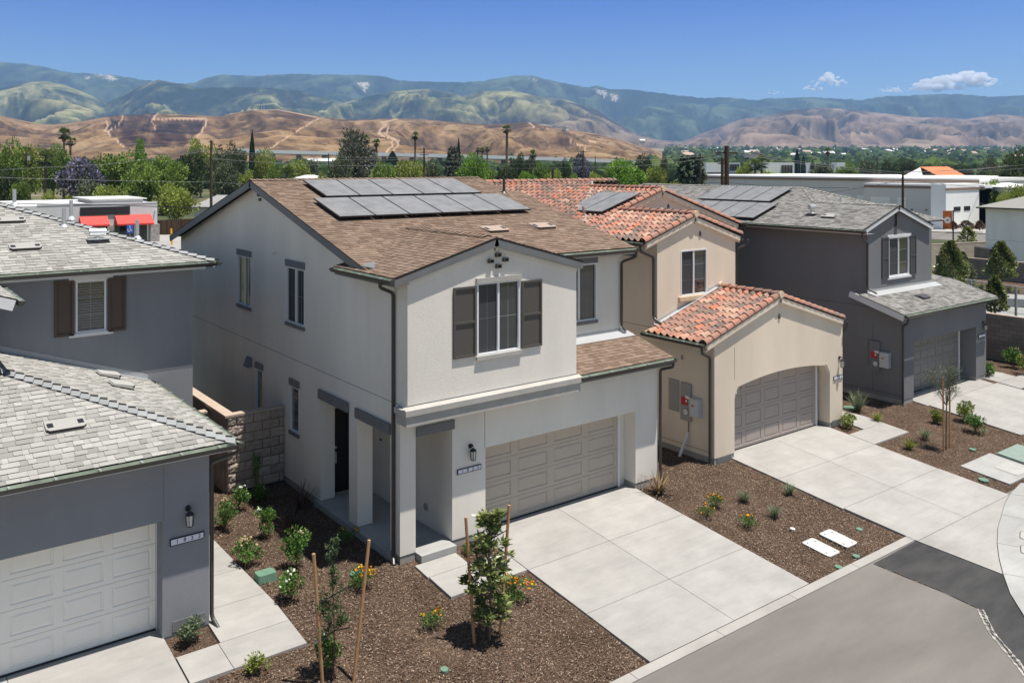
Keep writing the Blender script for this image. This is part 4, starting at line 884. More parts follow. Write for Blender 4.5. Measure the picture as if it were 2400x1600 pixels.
# mulch, asphalt, terrain materials
def ramp(n, pts, interp='LINEAR'):
    r = n.nodes.new('ShaderNodeValToRGB'); r.color_ramp.interpolation = interp
    while len(r.color_ramp.elements) < len(pts): r.color_ramp.elements.new(.5)
    for e, (p, c) in zip(r.color_ramp.elements, pts): e.position = p; e.color = (*c, 1)
    return r
def mulch_mat():
    m = bpy.data.materials.new('mulch'); m.use_nodes = True; n = m.node_tree; L = n.links.new; b = n.nodes['Principled BSDF']
    g = n.nodes.new('ShaderNodeNewGeometry')
    nz = n.nodes.new('ShaderNodeTexNoise'); nz.inputs['Scale'].default_value = 7; nz.inputs['Detail'].default_value = 2; L(g.outputs['Position'], nz.inputs['Vector'])
    mp = n.nodes.new('ShaderNodeVectorMath'); mp.operation = 'MULTIPLY_ADD'; mp.inputs[1].default_value = (.35, .35, .35); L(nz.outputs['Color'], mp.inputs[0]); L(g.outputs['Position'], mp.inputs[2])
    v = n.nodes.new('ShaderNodeTexVoronoi'); v.inputs['Scale'].default_value = 56; L(mp.outputs[0], v.inputs['Vector'])
    r = ramp(n, [(0, (.035, .023, .016)), (.4, (.082, .051, .035)), (.72, (.12, .079, .054)), (.94, (.185, .13, .092)), (1, (.44, .35, .27))])
    sp = n.nodes.new('ShaderNodeSeparateColor'); L(v.outputs['Color'], sp.inputs[0]); L(sp.outputs[0], r.inputs[0])
    n2 = n.nodes.new('ShaderNodeTexNoise'); n2.inputs['Scale'].default_value = 1.1; n2.inputs['Detail'].default_value = 5; L(g.outputs['Position'], n2.inputs['Vector'])
    mr = n.nodes.new('ShaderNodeMapRange'); mr.inputs['From Min'].default_value = .3; mr.inputs['From Max'].default_value = .7; mr.inputs['To Min'].default_value = .78; mr.inputs['To Max'].default_value = 1.25; L(n2.outputs['Fac'], mr.inputs['Value'])
    sc = n.nodes.new('ShaderNodeVectorMath'); sc.operation = 'SCALE'; L(r.outputs[0], sc.inputs[0]); L(mr.outputs[0], sc.inputs['Scale']); L(sc.outputs[0], b.inputs['Base Color'])
    bp = n.nodes.new('ShaderNodeBump'); bp.inputs['Strength'].default_value = .8; bp.inputs['Distance'].default_value = .02; L(v.outputs['Distance'], bp.inputs['Height']); L(bp.outputs[0], b.inputs['Normal'])
    b.inputs['Roughness'].default_value = .95; b.inputs['Specular IOR Level'].default_value = .15
    return m
M['mulch'] = mulch_mat()
def grid_sheet(name, x0, x1, y0, y1, st, zf, mt, **kw):
    nx = int((x1 - x0) / st); ny = int((y1 - y0) / st)
    X, Y = np.meshgrid(np.linspace(x0, x1, nx + 1), np.linspace(y0, y1, ny + 1)); Z = zf(X, Y)
    V = np.stack([X.ravel(), Y.ravel(), Z.ravel()], 1)
    i = np.arange(nx * ny); r = i // nx; c = i % nx; a = r * (nx + 1) + c
    return npmesh(name, V, np.stack([a, a + 1, a + nx + 2, a + nx + 1], 1), mt, smooth=True, **kw)
def Gv(Y): return np.where(Y > 0, 0, np.where(Y > -5.9, .1 * Y, -.59))
def mz(X, Y):
    h = np.zeros_like(X)
    for k in range(14):
        a = RNG.uniform(0, 6.28); f = RNG.uniform(1.5, 9); h += np.sin((X * math.cos(a) + Y * math.sin(a)) * f + RNG.uniform(0, 6)) / f
    return Gv(Y) - .05 + h * .014 + RNG.normal(0, .005, X.shape)
grid_sheet('mulch_bed', -5.42, 12.3, -5.8, 12, .07, mz, M['mulch'], kind='structure')
grid_sheet('mulch_bed', 17.66, 36, -5.92, 6, .1, mz, M['mulch'], kind='structure')
# loose bark chips
def chips(n, x0, x1, y0, y1, bad):
    V = []; Fc = []; T = []
    c = 0
    X = RNG.uniform(x0, x1, n); Y = RNG.uniform(y0, y1, n)
    keep = np.ones(n, bool)
    for a, b, d, e in bad: keep &= ~((X > a) & (X < b) & (Y > d) & (Y < e))
    X = X[keep]; Y = Y[keep]; n = len(X)
    A = RNG.uniform(0, 6.28, n); Ln = RNG.uniform(.008, .026, n); Wd = RNG.uniform(.003, .008, n); Z = Gv(Y) - .04 + RNG.uniform(0, .03, n); tl = RNG.uniform(-.4, .4, n)
    ca, sa = np.cos(A), np.sin(A)
    P = []
    for sx, sy in ((-1, -1), (1, -1), (1, 1), (-1, 1)):
        P.append(np.stack([X + ca * Ln * sx - sa * Wd * sy, Y + sa * Ln * sx + ca * Wd * sy, Z + tl * Ln * sx], 1))
    V = np.stack(P, 1).reshape(-1, 3); F = np.arange(n * 4).reshape(n, 4)
    return V, F, RNG.random(n)
M['chip'] = mat('bark_chip', (.05, .03, .02), .9, .2, col2=[(.035, .023, .016), (.08, .054, .038), (.13, .09, .064), (.16, .11, .08), (.46, .37, .28)])
bad = [(2.4, 7.95, -6, .6), (-5.5, -3.05, -1.65, 4), (.2, 1.5, -.9, .6), (.2, 2.5, -1.8, -.8), (0, 9, 0, 13), (-6, -5.3, -6, 1), (-5.5, -4.5, 0, 13)]
V, F, T = chips(170000, -5.4, 12.2, -5.75, 7, bad)
npmesh('bark_chips', V, F, M['chip'], T, kind='stuff')
V, F, T = chips(60000, 17.75, 34, -5.85, 2, [(17.7, 20.1, -1.75, 1.5), (23.5, 29.7, -6, 2), (29.5, 33.1, -1.6, 3), (18.5, 18.9, .0, 9), (22.7, 30, 0, 9)])
npmesh('bark_chips', V, F, M['chip'], T, kind='stuff')
# street
def asphalt(name, c1, c2, sc=.5):
    m = bpy.data.materials.new(name); m.use_nodes = True; n = m.node_tree; L = n.links.new; b = n.nodes['Principled BSDF']; g = n.nodes.new('ShaderNodeNewGeometry')
    mp = n.nodes.new('ShaderNodeMapping'); mp.inputs['Rotation'].default_value = (0, 0, .35); mp.inputs['Scale'].default_value = (.45, 1.6, 1); L(g.outputs['Position'], mp.inputs[0])
    a = n.nodes.new('ShaderNodeTexNoise'); a.inputs['Scale'].default_value = sc; a.inputs['Detail'].default_value = 7; a.inputs['Roughness'].default_value = .62; L(mp.outputs[0], a.inputs['Vector'])
    r = ramp(n, [(.3, c1), (.7, c2)]); L(a.outputs['Fac'], r.inputs[0])
    f = n.nodes.new('ShaderNodeTexNoise'); f.inputs['Scale'].default_value = 120; L(g.outputs['Position'], f.inputs['Vector'])
    mr = n.nodes.new('ShaderNodeMapRange'); mr.inputs['To Min'].default_value = .8; mr.inputs['To Max'].default_value = 1.2; L(f.outputs['Fac'], mr.inputs['Value'])
    s_ = n.nodes.new('ShaderNodeVectorMath'); s_.operation = 'SCALE'; L(r.outputs[0], s_.inputs[0]); L(mr.outputs[0], s_.inputs['Scale']); L(s_.outputs[0], b.inputs['Base Color'])
    bp = n.nodes.new('ShaderNodeBump'); bp.inputs['Strength'].default_value = .3; bp.inputs['Distance'].default_value = .01; L(f.outputs['Fac'], bp.inputs['Height']); L(bp.outputs[0], b.inputs['Normal'])
    b.inputs['Roughness'].default_value = .92; b.inputs['Specular IOR Level'].default_value = .2
    return m
M['asph'] = asphalt('asphalt_dusty', (.142, .132, .122), (.20, .185, .17))
M['asph2'] = asphalt('asphalt_fresh', (.03, .03, .031), (.075, .074, .073), .9)
mb = MB(); mb.box(-60, 70, -40, -5.95, -.75, -.62); mb.build('street', M['asph'], kind='structure')
mb = MB(); bd = [(12.33, -6.04), (10.16, -6.08), (10.12, -6.91), (10.1, -7.85), (9.97, -8.78), (9.13, -9.41), (8.4, -10.2), (8.0, -10.6), (9.2, -10.8), (10.25, -9.65), (11.21, -8.9), (12.12, -8.36)]
mb.prism([(x, y, -.612) for x, y in bd], (0, 0, -.004)); mb.build('asphalt_patch', M['asph2'], kind='structure')
M['spill'] = mat('cement_residue', (.34, .33, .31), .95, .1, var=.45, vscale=9)
# cement residue along the seam of the patch
seam = [(10.16, -6.2), (10.12, -6.91), (10.1, -7.85), (9.97, -8.78), (9.13, -9.41), (8.4, -10.2), (7.9, -10.7)]
V = []; F = []
for i in range(len(seam) - 1):
    a = Vector((*seam[i], 0)); b = Vector((*seam[i + 1], 0)); d = (b - a).normalized(); s_ = Vector((-d.y, d.x, 0)); L_ = (b - a).length; n_ = int(L_ * 40)
    for lane in range(1 if i < 3 else 3):
        off = (.0, -.05, .055)[lane]; prev = None
        for k in range(n_ + 1):
            c = a + (b - a) * (k / n_) + s_ * (off + .014 * noise.noise((k * .12, i * 3.1 + lane, 0))); wd_ = max(.002, (.010 if i < 3 else .017) * (.75 + 1.5 * noise.noise((k * .35, i + lane * 7.7, 2)))); j = len(V)
            V += [tuple(c + s_ * (wd_ + random.uniform(0, .006)) + Vector((0, 0, -.608))), tuple(c - s_ * (wd_ + random.uniform(0, .006)) + Vector((0, 0, -.608)))]
            if k: F.append((j - 2, j - 1, j + 1, j))
npmesh('cement_residue', V, F, M['spill'], kind='stuff')
mb = MB(); pts = [(x, y, -.61) for x, y in seam]; mb.tube(pts, .011, 4); mb.build('pavement_crack', M['dirt'], kind='structure')
# land across the street (seen mirrored in the windows)
mb = MB(); mb.box(-30, 9, -22, -16.2, -.7, -.5); mb.build('mulch_bed', M['mulch'], kind='structure')
mb = MB(); mb.box(-30, 9.5, -16.2, -14.8, -.7, -.56); mb.build('sidewalk', M['conc2'], kind='structure')
# flush lids, boxes
M['lidw'] = mat('lid_pale', (.50, .49, .465), .8, .2, var=.12, vscale=5)
def lid(name, pts, z0, th, mt, label, cat, group=None, holes=()):
    mb = MB(); mb.prism([(x, y, G(y) + z0) for x, y in pts], (0, 0, -th))
    for a, b, c, d in holes: mb.prism([(a, c, G(c) + z0 + .002), (b, c, G(c) + z0 + .002), (b, d, G(d) + z0 + .002), (a, d, G(d) + z0 + .002)], (0, 0, -.001), 0, 1)
    return mb.build(name, [mt, M['tie']], label=label, cat=cat, group=group)
def rrect(x0, x1, y0, y1, r=.07, n=4):
    o = []
    for cx, cy, a0 in ((x1 - r, y1 - r, 0), (x0 + r, y1 - r, 90), (x0 + r, y0 + r, 180), (x1 - r, y0 + r, 270)):
        for k in range(n + 1): a = R(a0 + 90 * k / n); o.append((cx + r * math.cos(a), cy + r * math.sin(a)))
    return o
hl = lambda x, y0, y1: [(x + .08, x + .11, y0 + .12, y0 + .2), (x + .38, x + .41, y1 - .2, y1 - .12), (x + .1, x + .15, y1 - .12, y1 - .09), (x + .36, x + .4, y0 + .08, y0 + .11)]
lid('utility_box', rrect(9.46, 9.96, -5.3, -4.47), .0, .03, M['lidw'], 'white utility box lid in the mulch, the one nearer the driveway of 1822', 'utility box', holes=hl(9.46, -5.3, -4.47))
lid('utility_box', rrect(10.3, 10.82, -5.27, -4.43), .0, .03, M['lidw'], 'white utility box lid partly covered by bark, the one farther from the driveway of 1822', 'utility box', holes=hl(10.3, -5.27, -4.43))
def disc(x, y, r, label, mt=None, z=.012):
    lid('valve_cover', [(x + r * math.cos(a * .5236), y + r * math.sin(a * .5236)) for a in range(12)], z, .05, mt or M['greenbox'], label, 'valve cover')
disc(9.22, -5.70, .09, 'small green valve cover by the kerb, left of the two at the kerb'); disc(10.11, -5.64, .09, 'small green valve cover by the kerb, right of the two at the kerb'); disc(11.53, -4.88, .09, 'small green valve cover beside the tan house driveway')
disc(-1.18, -3.76, .08, 'small green valve cover alone in the foreground mulch'); disc(18.17, -5.14, .15, 'round green valve cover near the flared driveway corner'); disc(20.47, -3.73, .11, 'small pale valve cover right of the young olive tree'); disc(20.6, 1.0, .24, 'large round green cover beside the tan house corner')
disc(-1.02, .12, .2, 'green round valve box behind the orange lantana by the stake')
disc(7.4 + 2.5, -3.9, .07, 'tiny white cleanout cap in the mulch between driveways', M['lidw'])
mb = MB(); x, y = -2.82, 1.22; c8 = rrect(x - .21, x + .21, y - .16, y + .16, .06)
A_ = [(a, b, .14) for a, b in c8]; B_ = [(x + (a - x) * 1.12, y + (b - y) * 1.12, -.05) for a, b in c8]
mb.poly(A_); [mb.poly([A_[i], A_[(i + 1) % len(A_)], B_[(i + 1) % len(A_)], B_[i]]) for i in range(len(A_))]
mb.tube([(x, y, .14), (x, y, .147)], .05, 10); mb.build('valve_box', M['greenbox'], label='green rectangular irrigation valve box among the roses left of the entry', cat='valve box')
slabs('utility_pad', [(18.6, 20.7, -5.75, -4.2)], 'conc2', .0)
lid('utility_vault', rrect(19.5, 20.45, -5.6, -4.85, .1), .012, .03, M['lid'], 'grey vault lid set in the concrete pad at the right edge', 'utility box')
lid('transformer_vault', [(20.72, -5.3), (20.72, -4.42), (22.3, -4.42), (22.3, -5.3)], .08, .25, M['greenpale'], 'pale green flat transformer vault beside the concrete pad', 'utility box')
for i, (x, y, an, nm) in enumerate(((14.9, -7.75, .38, 'farthest of the three'), (13.98, -8.15, .42, 'middle of the three'), (12.95, -8.75, .5, 'nearest of the three'))):
    t = thing('water_vault', 'grey water vault lid set flush in the curved sidewalk, %s' % nm, 'utility box', (x, y, -.575), 'vault lids in the curved sidewalk')
    mb = MB(); ca, sa = math.cos(-an), math.sin(-an)
    rot = lambda P_: [(x + a * math.sin(an) + b * math.cos(an) * 1, y - a * math.cos(an) + b * math.sin(an), -.567) for a, b in P_]
    mb.prism(rot(rrect(-.15, 1.15, -.27, .27, .09)), (0, 0, -.006)); mb.build('lid', M['lid'], t)
    mb = MB(); mb.prism([(p[0], p[1], p[2] + .004) for p in rot(rrect(.35, .75, -.12, .12, .04))], (0, 0, -.004)); mb.build('reader_cap', M['kerb'], t)
    mb = MB(); mb.prism([(p[0], p[1], -.571) for p in rot(rrect(-.17, 1.17, -.29, .29, .1))], (0, 0, -.002)); mb.build('rim', M['dirt'], t)
# ------------------------------------------------------------------ block walls
def split_wall():
    t = thing('block_wall', 'tall split-face block wall with tan cap between the slate house and house 1822', 'wall', (-.9, 7, 0))
    V = []; F = []; T = []
    rowh = .272; bl = .52
    def block(u0, u1, z0, z1, y, tn, rough):
        nu = max(2, int((u1 - u0) / .03)); nz_ = 9; j = len(V)
        for a in range(nz_ + 1):
            for b in range(nu + 1):
                e = (0 < a < nz_) and (0 < b < nu)
                V.append((u0 + (u1 - u0) * b / nu, y - (random.uniform(.005, .055) * rough + .022 * noise.noise((u0 * 3 + b * .35, z0 * 5 + a * .35, .5)) + .012 if e else 0), z0 + (z1 - z0) * a / nz_))
        for a in range(nz_):
            for b in range(nu): k = j + a * (nu + 1) + b; F.append((k, k + 1, k + nu + 2, k + nu + 1)); T.append(tn)
    for r in range(8):
        z0 = r * rowh; u = -1.72 - (bl / 2 if r % 2 else 0)
        while u < 0:
            a = max(-1.72, u) + .006; b = min(-.002, u + bl) - .006
            if b - a > .03: block(a, b, z0 + .005, z0 + rowh - .005, 6.86, random.random(), .85)
            u += bl
    npmesh('wall_face', V, F, M['split'], T, parent=t, org=ORG[t])
    mb = MB(); mb.box(-1.7, 0, 6.875, 7.03, -.1, 2.17, 0, 1); mb.box(-1.74, -1.56, 7.03, 14, -.1, 2.17); mb.box(-3.0, -1.75, 8.3, 8.5, -.1, 2.0)
    mb.box(-1.72, -1.7, 6.87, 7.03, -.1, 2.17)
    mb.build('wall_core', [M['block'], M['dirt']], t)
    mb = MB()
    for r in range(8):
        u = 7.05 - (.2 if r % 2 else 0)
        while u < 13.9: mb.box(-1.752, -1.742, max(u, 7.04) + .004, u + .392, r * rowh + .005, (r + 1) * rowh - .005, random.random()); u += .4
    mb.build('wall_side', M['block'], t)
    mb = MB(); mb.box(-1.80, -.0, 6.80, 7.07, 2.176, 2.24); mb.box(-1.80, -1.5, 7.074, 14, 2.176, 2.24); mb.box(-3, -1.81, 8.26, 8.54, 2.0, 2.06); mb.build('wall_cap', M['cap'], t)
split_wall()
def block_wall(p0, p1, zb, zt, mt, capm, label, bw=.4, bh=.2, cap=.06, cat='wall', th=.2):
    p0 = Vector((*p0, 0)); p1 = Vector((*p1, 0)); d = (p1 - p0); L_ = d.length; d.normalize(); s_ = Vector((-d.y, d.x, 0)) * th / 2; z = Vector((0, 0, 1))
    mid = (p0 + p1) / 2
    t = thing('block_wall', label, cat, (mid.x, mid.y, zb))
    mb = MB(); mb.hexa([p0 - s_ + z * zb, p0 + s_ + z * zb, p1 + s_ + z * zb, p1 - s_ + z * zb, p0 - s_ + z * zt, p0 + s_ + z * zt, p1 + s_ + z * zt, p1 - s_ + z * zt], 0, 1)
    rows = int((zt - zb) / bh)
    for sg in (-1, 1):
        S_ = s_ * sg * 1.0; S2 = s_ * sg * (1 + .012 / (th / 2))
        for r in range(rows + 1):
            u = -(bw / 2 if r % 2 else 0)
            while u < L_:
                a = max(0, u) + .005; b = min(L_, u + bw) - .005; z0 = zt - (r + 1) * bh + .004; z1 = zt - r * bh - .004; z0 = max(z0, zb)
                if b > a and z1 > z0: mb.poly([p0 + d * a + S2 + z * z0, p0 + d * b + S2 + z * z0, p0 + d * b + S2 + z * z1, p0 + d * a + S2 + z * z1], random.random())
                u += bw
    mb.build('masonry', [mt, M['dirt']], t)
    mb = MB(); c = s_ * 1.25; mb.hexa([p0 - c + z * zt, p0 + c + z * zt, p1 + c + z * zt, p1 - c + z * zt, p0 - c + z * (zt + cap), p0 + c + z * (zt + cap), p1 + c + z * (zt + cap), p1 - c + z * (zt + cap)]); mb.build('wall_cap', capm, t)
block_wall((33.9, 9), (33.9, -6), -.7, 2.15, M['blockR'], M['cap'], 'grey block wall standing behind the roses right of the charcoal house')

# ================================================================== PLANTS
def leafmat(name, c, trans=.25, rough=.6, cs=None, spec=.3):
    return mat(name, c, rough, spec, col2=cs or [tuple(x * k for x in c) for k in (1.0, 1.5, .8, 1.9)][0:4], trans=trans)
def shades(c, *ks): return [tuple(min(1, x * k) for x in c) for k in ks]
M['lfRose'] = leafmat('leaf_rose', (.05, .10, .02), cs=shades((.075, .15, .03), 1.0, 1.5, 2.1))
M['lfMag'] = leafmat('leaf_magnolia', (.05, .08, .03), .1, .35, [(.08, .12, .04), (.15, .19, .06), (.24, .28, .09), (.30, .31, .12), (.20, .13, .05)], .5)
M['lfLant'] = leafmat('leaf_lantana', (.05, .10, .03), cs=shades((.07, .13, .03), 1.0, 1.6, 2.0))
M['lfLau'] = leafmat('leaf_laurel', (.05, .08, .03), cs=shades((.055, .085, .035), 1.0, 1.5, 2.2))
M['lfOli'] = leafmat('leaf_olive', (.13, .15, .10), cs=[(.10, .12, .08), (.19, .21, .14), (.26, .27, .19)])
M['lfYel'] = leafmat('leaf_lime', (.16, .20, .03), cs=[(.12, .17, .03), (.24, .28, .05), (.34, .34, .06)])
M['lfGry'] = leafmat('leaf_sage', (.14, .18, .11), cs=[(.11, .15, .08), (.18, .22, .13), (.25, .28, .18)])
M['lfBrz'] = leafmat('leaf_bronze', (.16, .10, .06), .1, .5, [(.12, .075, .05), (.24, .16, .085), (.36, .26, .15)])
M['lfRed'] = leafmat('leaf_maroon', (.09, .045, .035), .1, .5, [(.05, .03, .025), (.10, .05, .04), (.14, .08, .06)])
M['petW'] = mat('petal_white', (.82, .80, .74), .6, .2, trans=.2)
M['petP'] = mat('petal_peach', (.66, .47, .33), .6, .2, trans=.2)
M['petY'] = mat('petal_yellow', (.85, .45, .03), .6, .2, col2=[(.85, .22, .02), (.88, .48, .02), (.9, .62, .05)], trans=.2)
M['stem'] = mat('stem_green', (.12, .11, .05), .8, .2)
M['stemB'] = mat('stem_brown', (.13, .085, .06), .85, .2)
def leaves(C_, D_, ln, wd, fold=.25, rg=None):
    """one folded quad leaf per centre; D_ = direction of the leaf tip"""
    rg = rg or RNG; C_ = np.asarray(C_, float); n = len(C_); D_ = np.asarray(D_, float); D_ /= np.linalg.norm(D_, axis=1)[:, None] + 1e-9
    r = rg.normal(size=(n, 3)); S_ = np.cross(D_, r); S_ /= np.linalg.norm(S_, axis=1)[:, None] + 1e-9; N_ = np.cross(S_, D_)
    ln = (np.ones(n) * ln * rg.uniform(.7, 1.25, n))[:, None]; wd = (np.ones(n) * wd * rg.uniform(.8, 1.2, n))[:, None]
    a = C_; b = C_ + D_ * ln * .5 + S_ * wd * .5 + N_ * wd * fold; c = C_ + D_ * ln; d = C_ + D_ * ln * .5 - S_ * wd * .5 + N_ * wd * fold
    return np.stack([a, b, c, d], 1).reshape(-1, 3), np.arange(4 * n).reshape(n, 4)
def blobs(center, rad, n, rg, lobes=10, lr=.42, shell=.55, up=.0):
    """points clustered in lobes spread through an ellipsoid, with outward directions"""
    c = np.array(center, float); rad = np.array(rad, float)
    L_ = rg.normal(size=(lobes, 3)); L_ /= np.linalg.norm(L_, axis=1)[:, None]; L_ *= rg.uniform(.25, .78, lobes)[:, None]
    k = rg.integers(0, lobes, n); p = rg.normal(size=(n, 3)); p /= np.linalg.norm(p, axis=1)[:, None]; rr = rg.uniform(shell, 1.0, n)[:, None]
    P_ = L_[k] + p * rr * lr * rg.uniform(.7, 1.2, lobes)[k][:, None]
    d = p + rg.normal(size=(n, 3)) * .5; d[:, 2] += up
    tl = rg.uniform(.1, .9, lobes)[k] * .6 + rg.uniform(0, .4, n)
    return c + P_ * rad, d, tl
def flower_mesh(pts, r, rg):
    V = []; F = []; T = []
    for p in pts:
        rr = r * rg.uniform(.7, 1.25); t = rg.random()
        for k in range(9):
            a = rg.uniform(0, 6.28); e = rg.uniform(-.2, 1.3); d = np.array([math.cos(a) * math.cos(e), math.sin(a) * math.cos(e), math.sin(e)]); s_ = np.cross(d, [0, 0, 1.0]); s_ /= np.linalg.norm(s_) + 1e-6; u = np.cross(s_, d)
            c = np.array(p) + d * rr * .55; j = len(V)
            V += [c - s_ * rr * .5, c + u * rr * .5, c + s_ * rr * .5, c - u * rr * .5]; F.append((j, j + 1, j + 2, j + 3)); T.append(t)
    return np.array(V), np.array(F), np.array(T)
def bush(name, label, cat, x, y, r, h, lm, n=700, ln=.06, wd=.035, fl=0, fm=None, fr=.045, fn='blossoms', group=None, lobes=9, seed=0, z=None, stems=7, up=.2, fm2=None, stemm='stem'):
    rg = np.random.default_rng(seed + int(abs(x * 100)) + int(abs(y * 31))); z = G(y) - .02 if z is None else z
    t = thing(name, label, cat, (x, y, z), group); org = ORG[t]
    P_, D_, T_ = blobs((x, y, z + h * .55), (r, r, h * .5), n, rg, lobes, up=up)
    P_[:, 2] = np.maximum(P_[:, 2], z + .02)
    V, F = leaves(P_, D_, ln, wd, rg=rg); npmesh('foliage', V, F, lm, T_, parent=t, org=org)
    mb = MB()
    for k in range(stems):
        q = P_[rg.integers(0, n)]; mb.tube([(x, y, z), (x + (q[0] - x) * .3, y + (q[1] - y) * .3, z + (q[2] - z) * .5), tuple(q)], [.009, .007, .003], 5)
    mb.build('stem', M[stemm], t)
    if fl:
        o = P_ - np.array([x, y, z + h * .4]); sc_ = (o / np.array([r, r, h * .5])); q = np.linalg.norm(sc_, axis=1) + .35 * sc_[:, 2] + rg.normal(size=len(sc_)) * .12
        idx = np.argsort(-q)[:fl * 3]; rg.shuffle(idx); idx = idx[:fl]
        V, F, T = flower_mesh(P_[idx] + rg.normal(size=(len(idx), 3)) * .01, fr, rg); npmesh(fn, V, F, fm, T, parent=t, org=org)
        if fm2:
            idx = rg.integers(0, n, fl); V, F, T = flower_mesh(P_[idx], fr * .8, rg); npmesh(fn, V, F, fm2, T, parent=t, org=org)
    return t
RO = 'rose bushes in the mulch left of house 1822'
bush('rose_bush', 'rose bush against the slate house corner, left of the pair nearest the block wall', 'rose bush', -2.62, 4.5, .34, .75, M['lfRose'], 900, fl=6, fm=M['petP'], group=RO, seed=1)
bush('rose_bush', 'rose bush in front of the split-face block wall with a few pale blooms', 'rose bush', -1.85, 5.6, .32, .7, M['lfRose'], 800, fl=6, fm=M['petW'], group=RO, seed=2)
bush('rose_bush', 'low bright green bush at the foot of the block wall near the shadow edge', 'rose bush', -1.1, 5.85, .3, .45, M['lfRose'], 600, fl=2, fm=M['petW'], group=RO, seed=3)
bush('columnar_shrub', 'narrow upright green shrub in front of the block wall', 'shrub', -1.02, 6.45, .14, 1.25, M['lfRose'], 700, ln=.05, wd=.02, seed=4)
bush('rose_bush', 'tall narrow rose bush with one big white bloom on top, beside the red flax', 'rose bush', -1.95, 3.4, .3, .8, M['lfRose'], 900, fl=6, fm=M['petW'], fm2=M['petP'], group=RO, seed=5)
bush('rose_bush', 'rose bush full of faded peach blooms beside the walkway', 'rose bush', -2.88, 2.2, .38, .62, M['lfRose'], 950, fl=24, fm=M['petP'], fm2=None, group=RO, seed=6)
bush('rose_bush', 'largest leafy rose bush at the edge of the house shadow, almost without blooms', 'rose bush', -2.02, 1.38, .42, .95, M['lfRose'], 1400, fl=7, fm=M['petP'], group=RO, seed=7)
bush('rose_bush', 'rose bush with several big white blooms in front of the green valve box', 'rose bush', -2.72, .02, .36, .75, M['lfRose'], 900, fl=12, fm=M['petW'], fm2=M['petP'], group=RO, seed=8)
bush('rose_bush', 'rose bush behind the stakes at the bottom edge of the picture', 'rose bush', -3.14, -2.65, .36, .8, M['lfRose'], 1000, fl=9, fm=M['petW'], fm2=M['petP'], group=RO, seed=9)
bush('shrub', 'small lime green shrub at the bottom edge in front of the walkway', 'shrub', -4.25, -1.95, .24, .35, M['lfYel'], 350, ln=.07, wd=.03, seed=10)
bush('shrub', 'small grey green shrub in the square bed by the 1832 plaque', 'shrub', -4.98, -.34, .3, .5, M['lfGry'], 700, ln=.06, wd=.04, seed=11)
LA = 'lantana plants with orange blossoms'
def lant(x, y, r, h, n, fl, label, z=None, s=0): return bush('lantana', label, 'flowering plant', x, y, r, h, M['lfLant'], n, ln=.045, wd=.025, fl=fl, fm=M['petY'], fr=.034, group=LA, seed=20 + s, z=z, up=.5)
lant(-1.22, -.35, .42, .45, 1100, 42, 'orange lantana mound behind the right stake of the thin young tree')
lant(-.44, 1.75, .3, .4, 500, 10, 'lantana in the shade at the edge of the porch slab', s=1)
lant(-.69, -2.55, .32, .42, 550, 13, 'lantana alone in the mulch left of the staked magnolia', s=2)
lant(1.5, -2.5, .5, .42, 1300, 48, 'largest lantana mound, right of the staked magnolia beside the driveway corner', s=3)
lant(1.62, -.45, .2, .35, 350, 12, 'small lantana at the foot of the garage pier by the porch step', s=4)
lant(.62, -2.6, .13, .2, 120, 3, 'tiny lantana sprig at the corner of the small walkway', s=5)
lant(9.0, -1.95, .36, .38, 550, 15, 'lantana between the driveways, farthest from the street', s=6)
lant(8.42, -2.2, .27, .3, 350, 10, 'lantana between the driveways, closest to the 1822 driveway', s=7)
lant(8.87, -3.2, .33, .35, 450, 10, 'lantana between the driveways, nearest the street', s=8)
def blades(name, label, x, y, n, ln, mt, spread=.9, wd=.03, cat='plant', group=None, seed=0, stiff=.5):
    rg = np.random.default_rng(seed + 50); z = G(y) - .02; V = []; F = []; T = []
    for k in range(n):
        a = rg.uniform(0, 6.28); e = rg.uniform(.25, 1.0) * spread; L_ = ln * rg.uniform(.6, 1.1); t = rg.random()
        d = np.array([math.cos(a) * math.sin(e), math.sin(a) * math.sin(e), math.cos(e)]); s_ = np.array([-math.sin(a), math.cos(a), 0]); p = np.array([x, y, z]) + d * .02 + np.array([rg.normal() * .03, rg.normal() * .03, 0]); j = len(V)
        for i in range(5):
            w_ = wd * (1 - (i / 4) ** 2) * .5 + .002; V += [p - s_ * w_, p + s_ * w_]; d = d + np.array([0, 0, -.22 * (1 - stiff)]) * i / 2; d /= np.linalg.norm(d); p = p + d * L_ / 4
        for i in range(4): F.append((j + 2 * i, j + 2 * i + 1, j + 2 * i + 3, j + 2 * i + 2)); T.append(t)
    return npmesh(name, np.array(V), np.array(F), mt, T, org=Vector((x, y, z)), label=label, cat=cat, group=group)
blades('flax_plant', 'bronze flax with arching straps at the right pier of the 1822 garage', 8.3, -.5, 60, .75, M['lfBrz'], 1.15, .035)
blades('flax_plant', 'red brown flax half in shadow beside the roses', -1.3, 3.28, 55, .7, M['lfRed'], 1.15, .03, seed=1)
blades('flax_plant', 'dark flax in full shade near the porch slab corner', -.5, 4.5, 45, .75, M['lfRed'], 1.05, .03, seed=2)
GT = 'grassy tufts in the mulch'
for i, (x, y, l_, lab) in enumerate(((10.11, -2.14, .34, 'grey green tuft between driveways, the one behind the lantanas'), (10.1, -3.2, .34, 'grey green tuft between driveways, right of the lantana nearest the street'), (11.68, -2.55, .36, 'spiky tuft against the tan house driveway edge'), (20.0, -.5, .36, 'small lime tuft beside the tan house walkway'), (18.5, -2.55, .38, 'lime green tuft nearest the tan house driveway edge'), (19.95, -2.35, .40, 'grey tuft just left of the olive tree shadow'))):
    blades('grass_tuft', lab, x, y, 110, l_, M['lfGry'] if i not in (3, 4) else M['lfYel'], 1.0, .014, 'plant', GT, seed=5 + i)
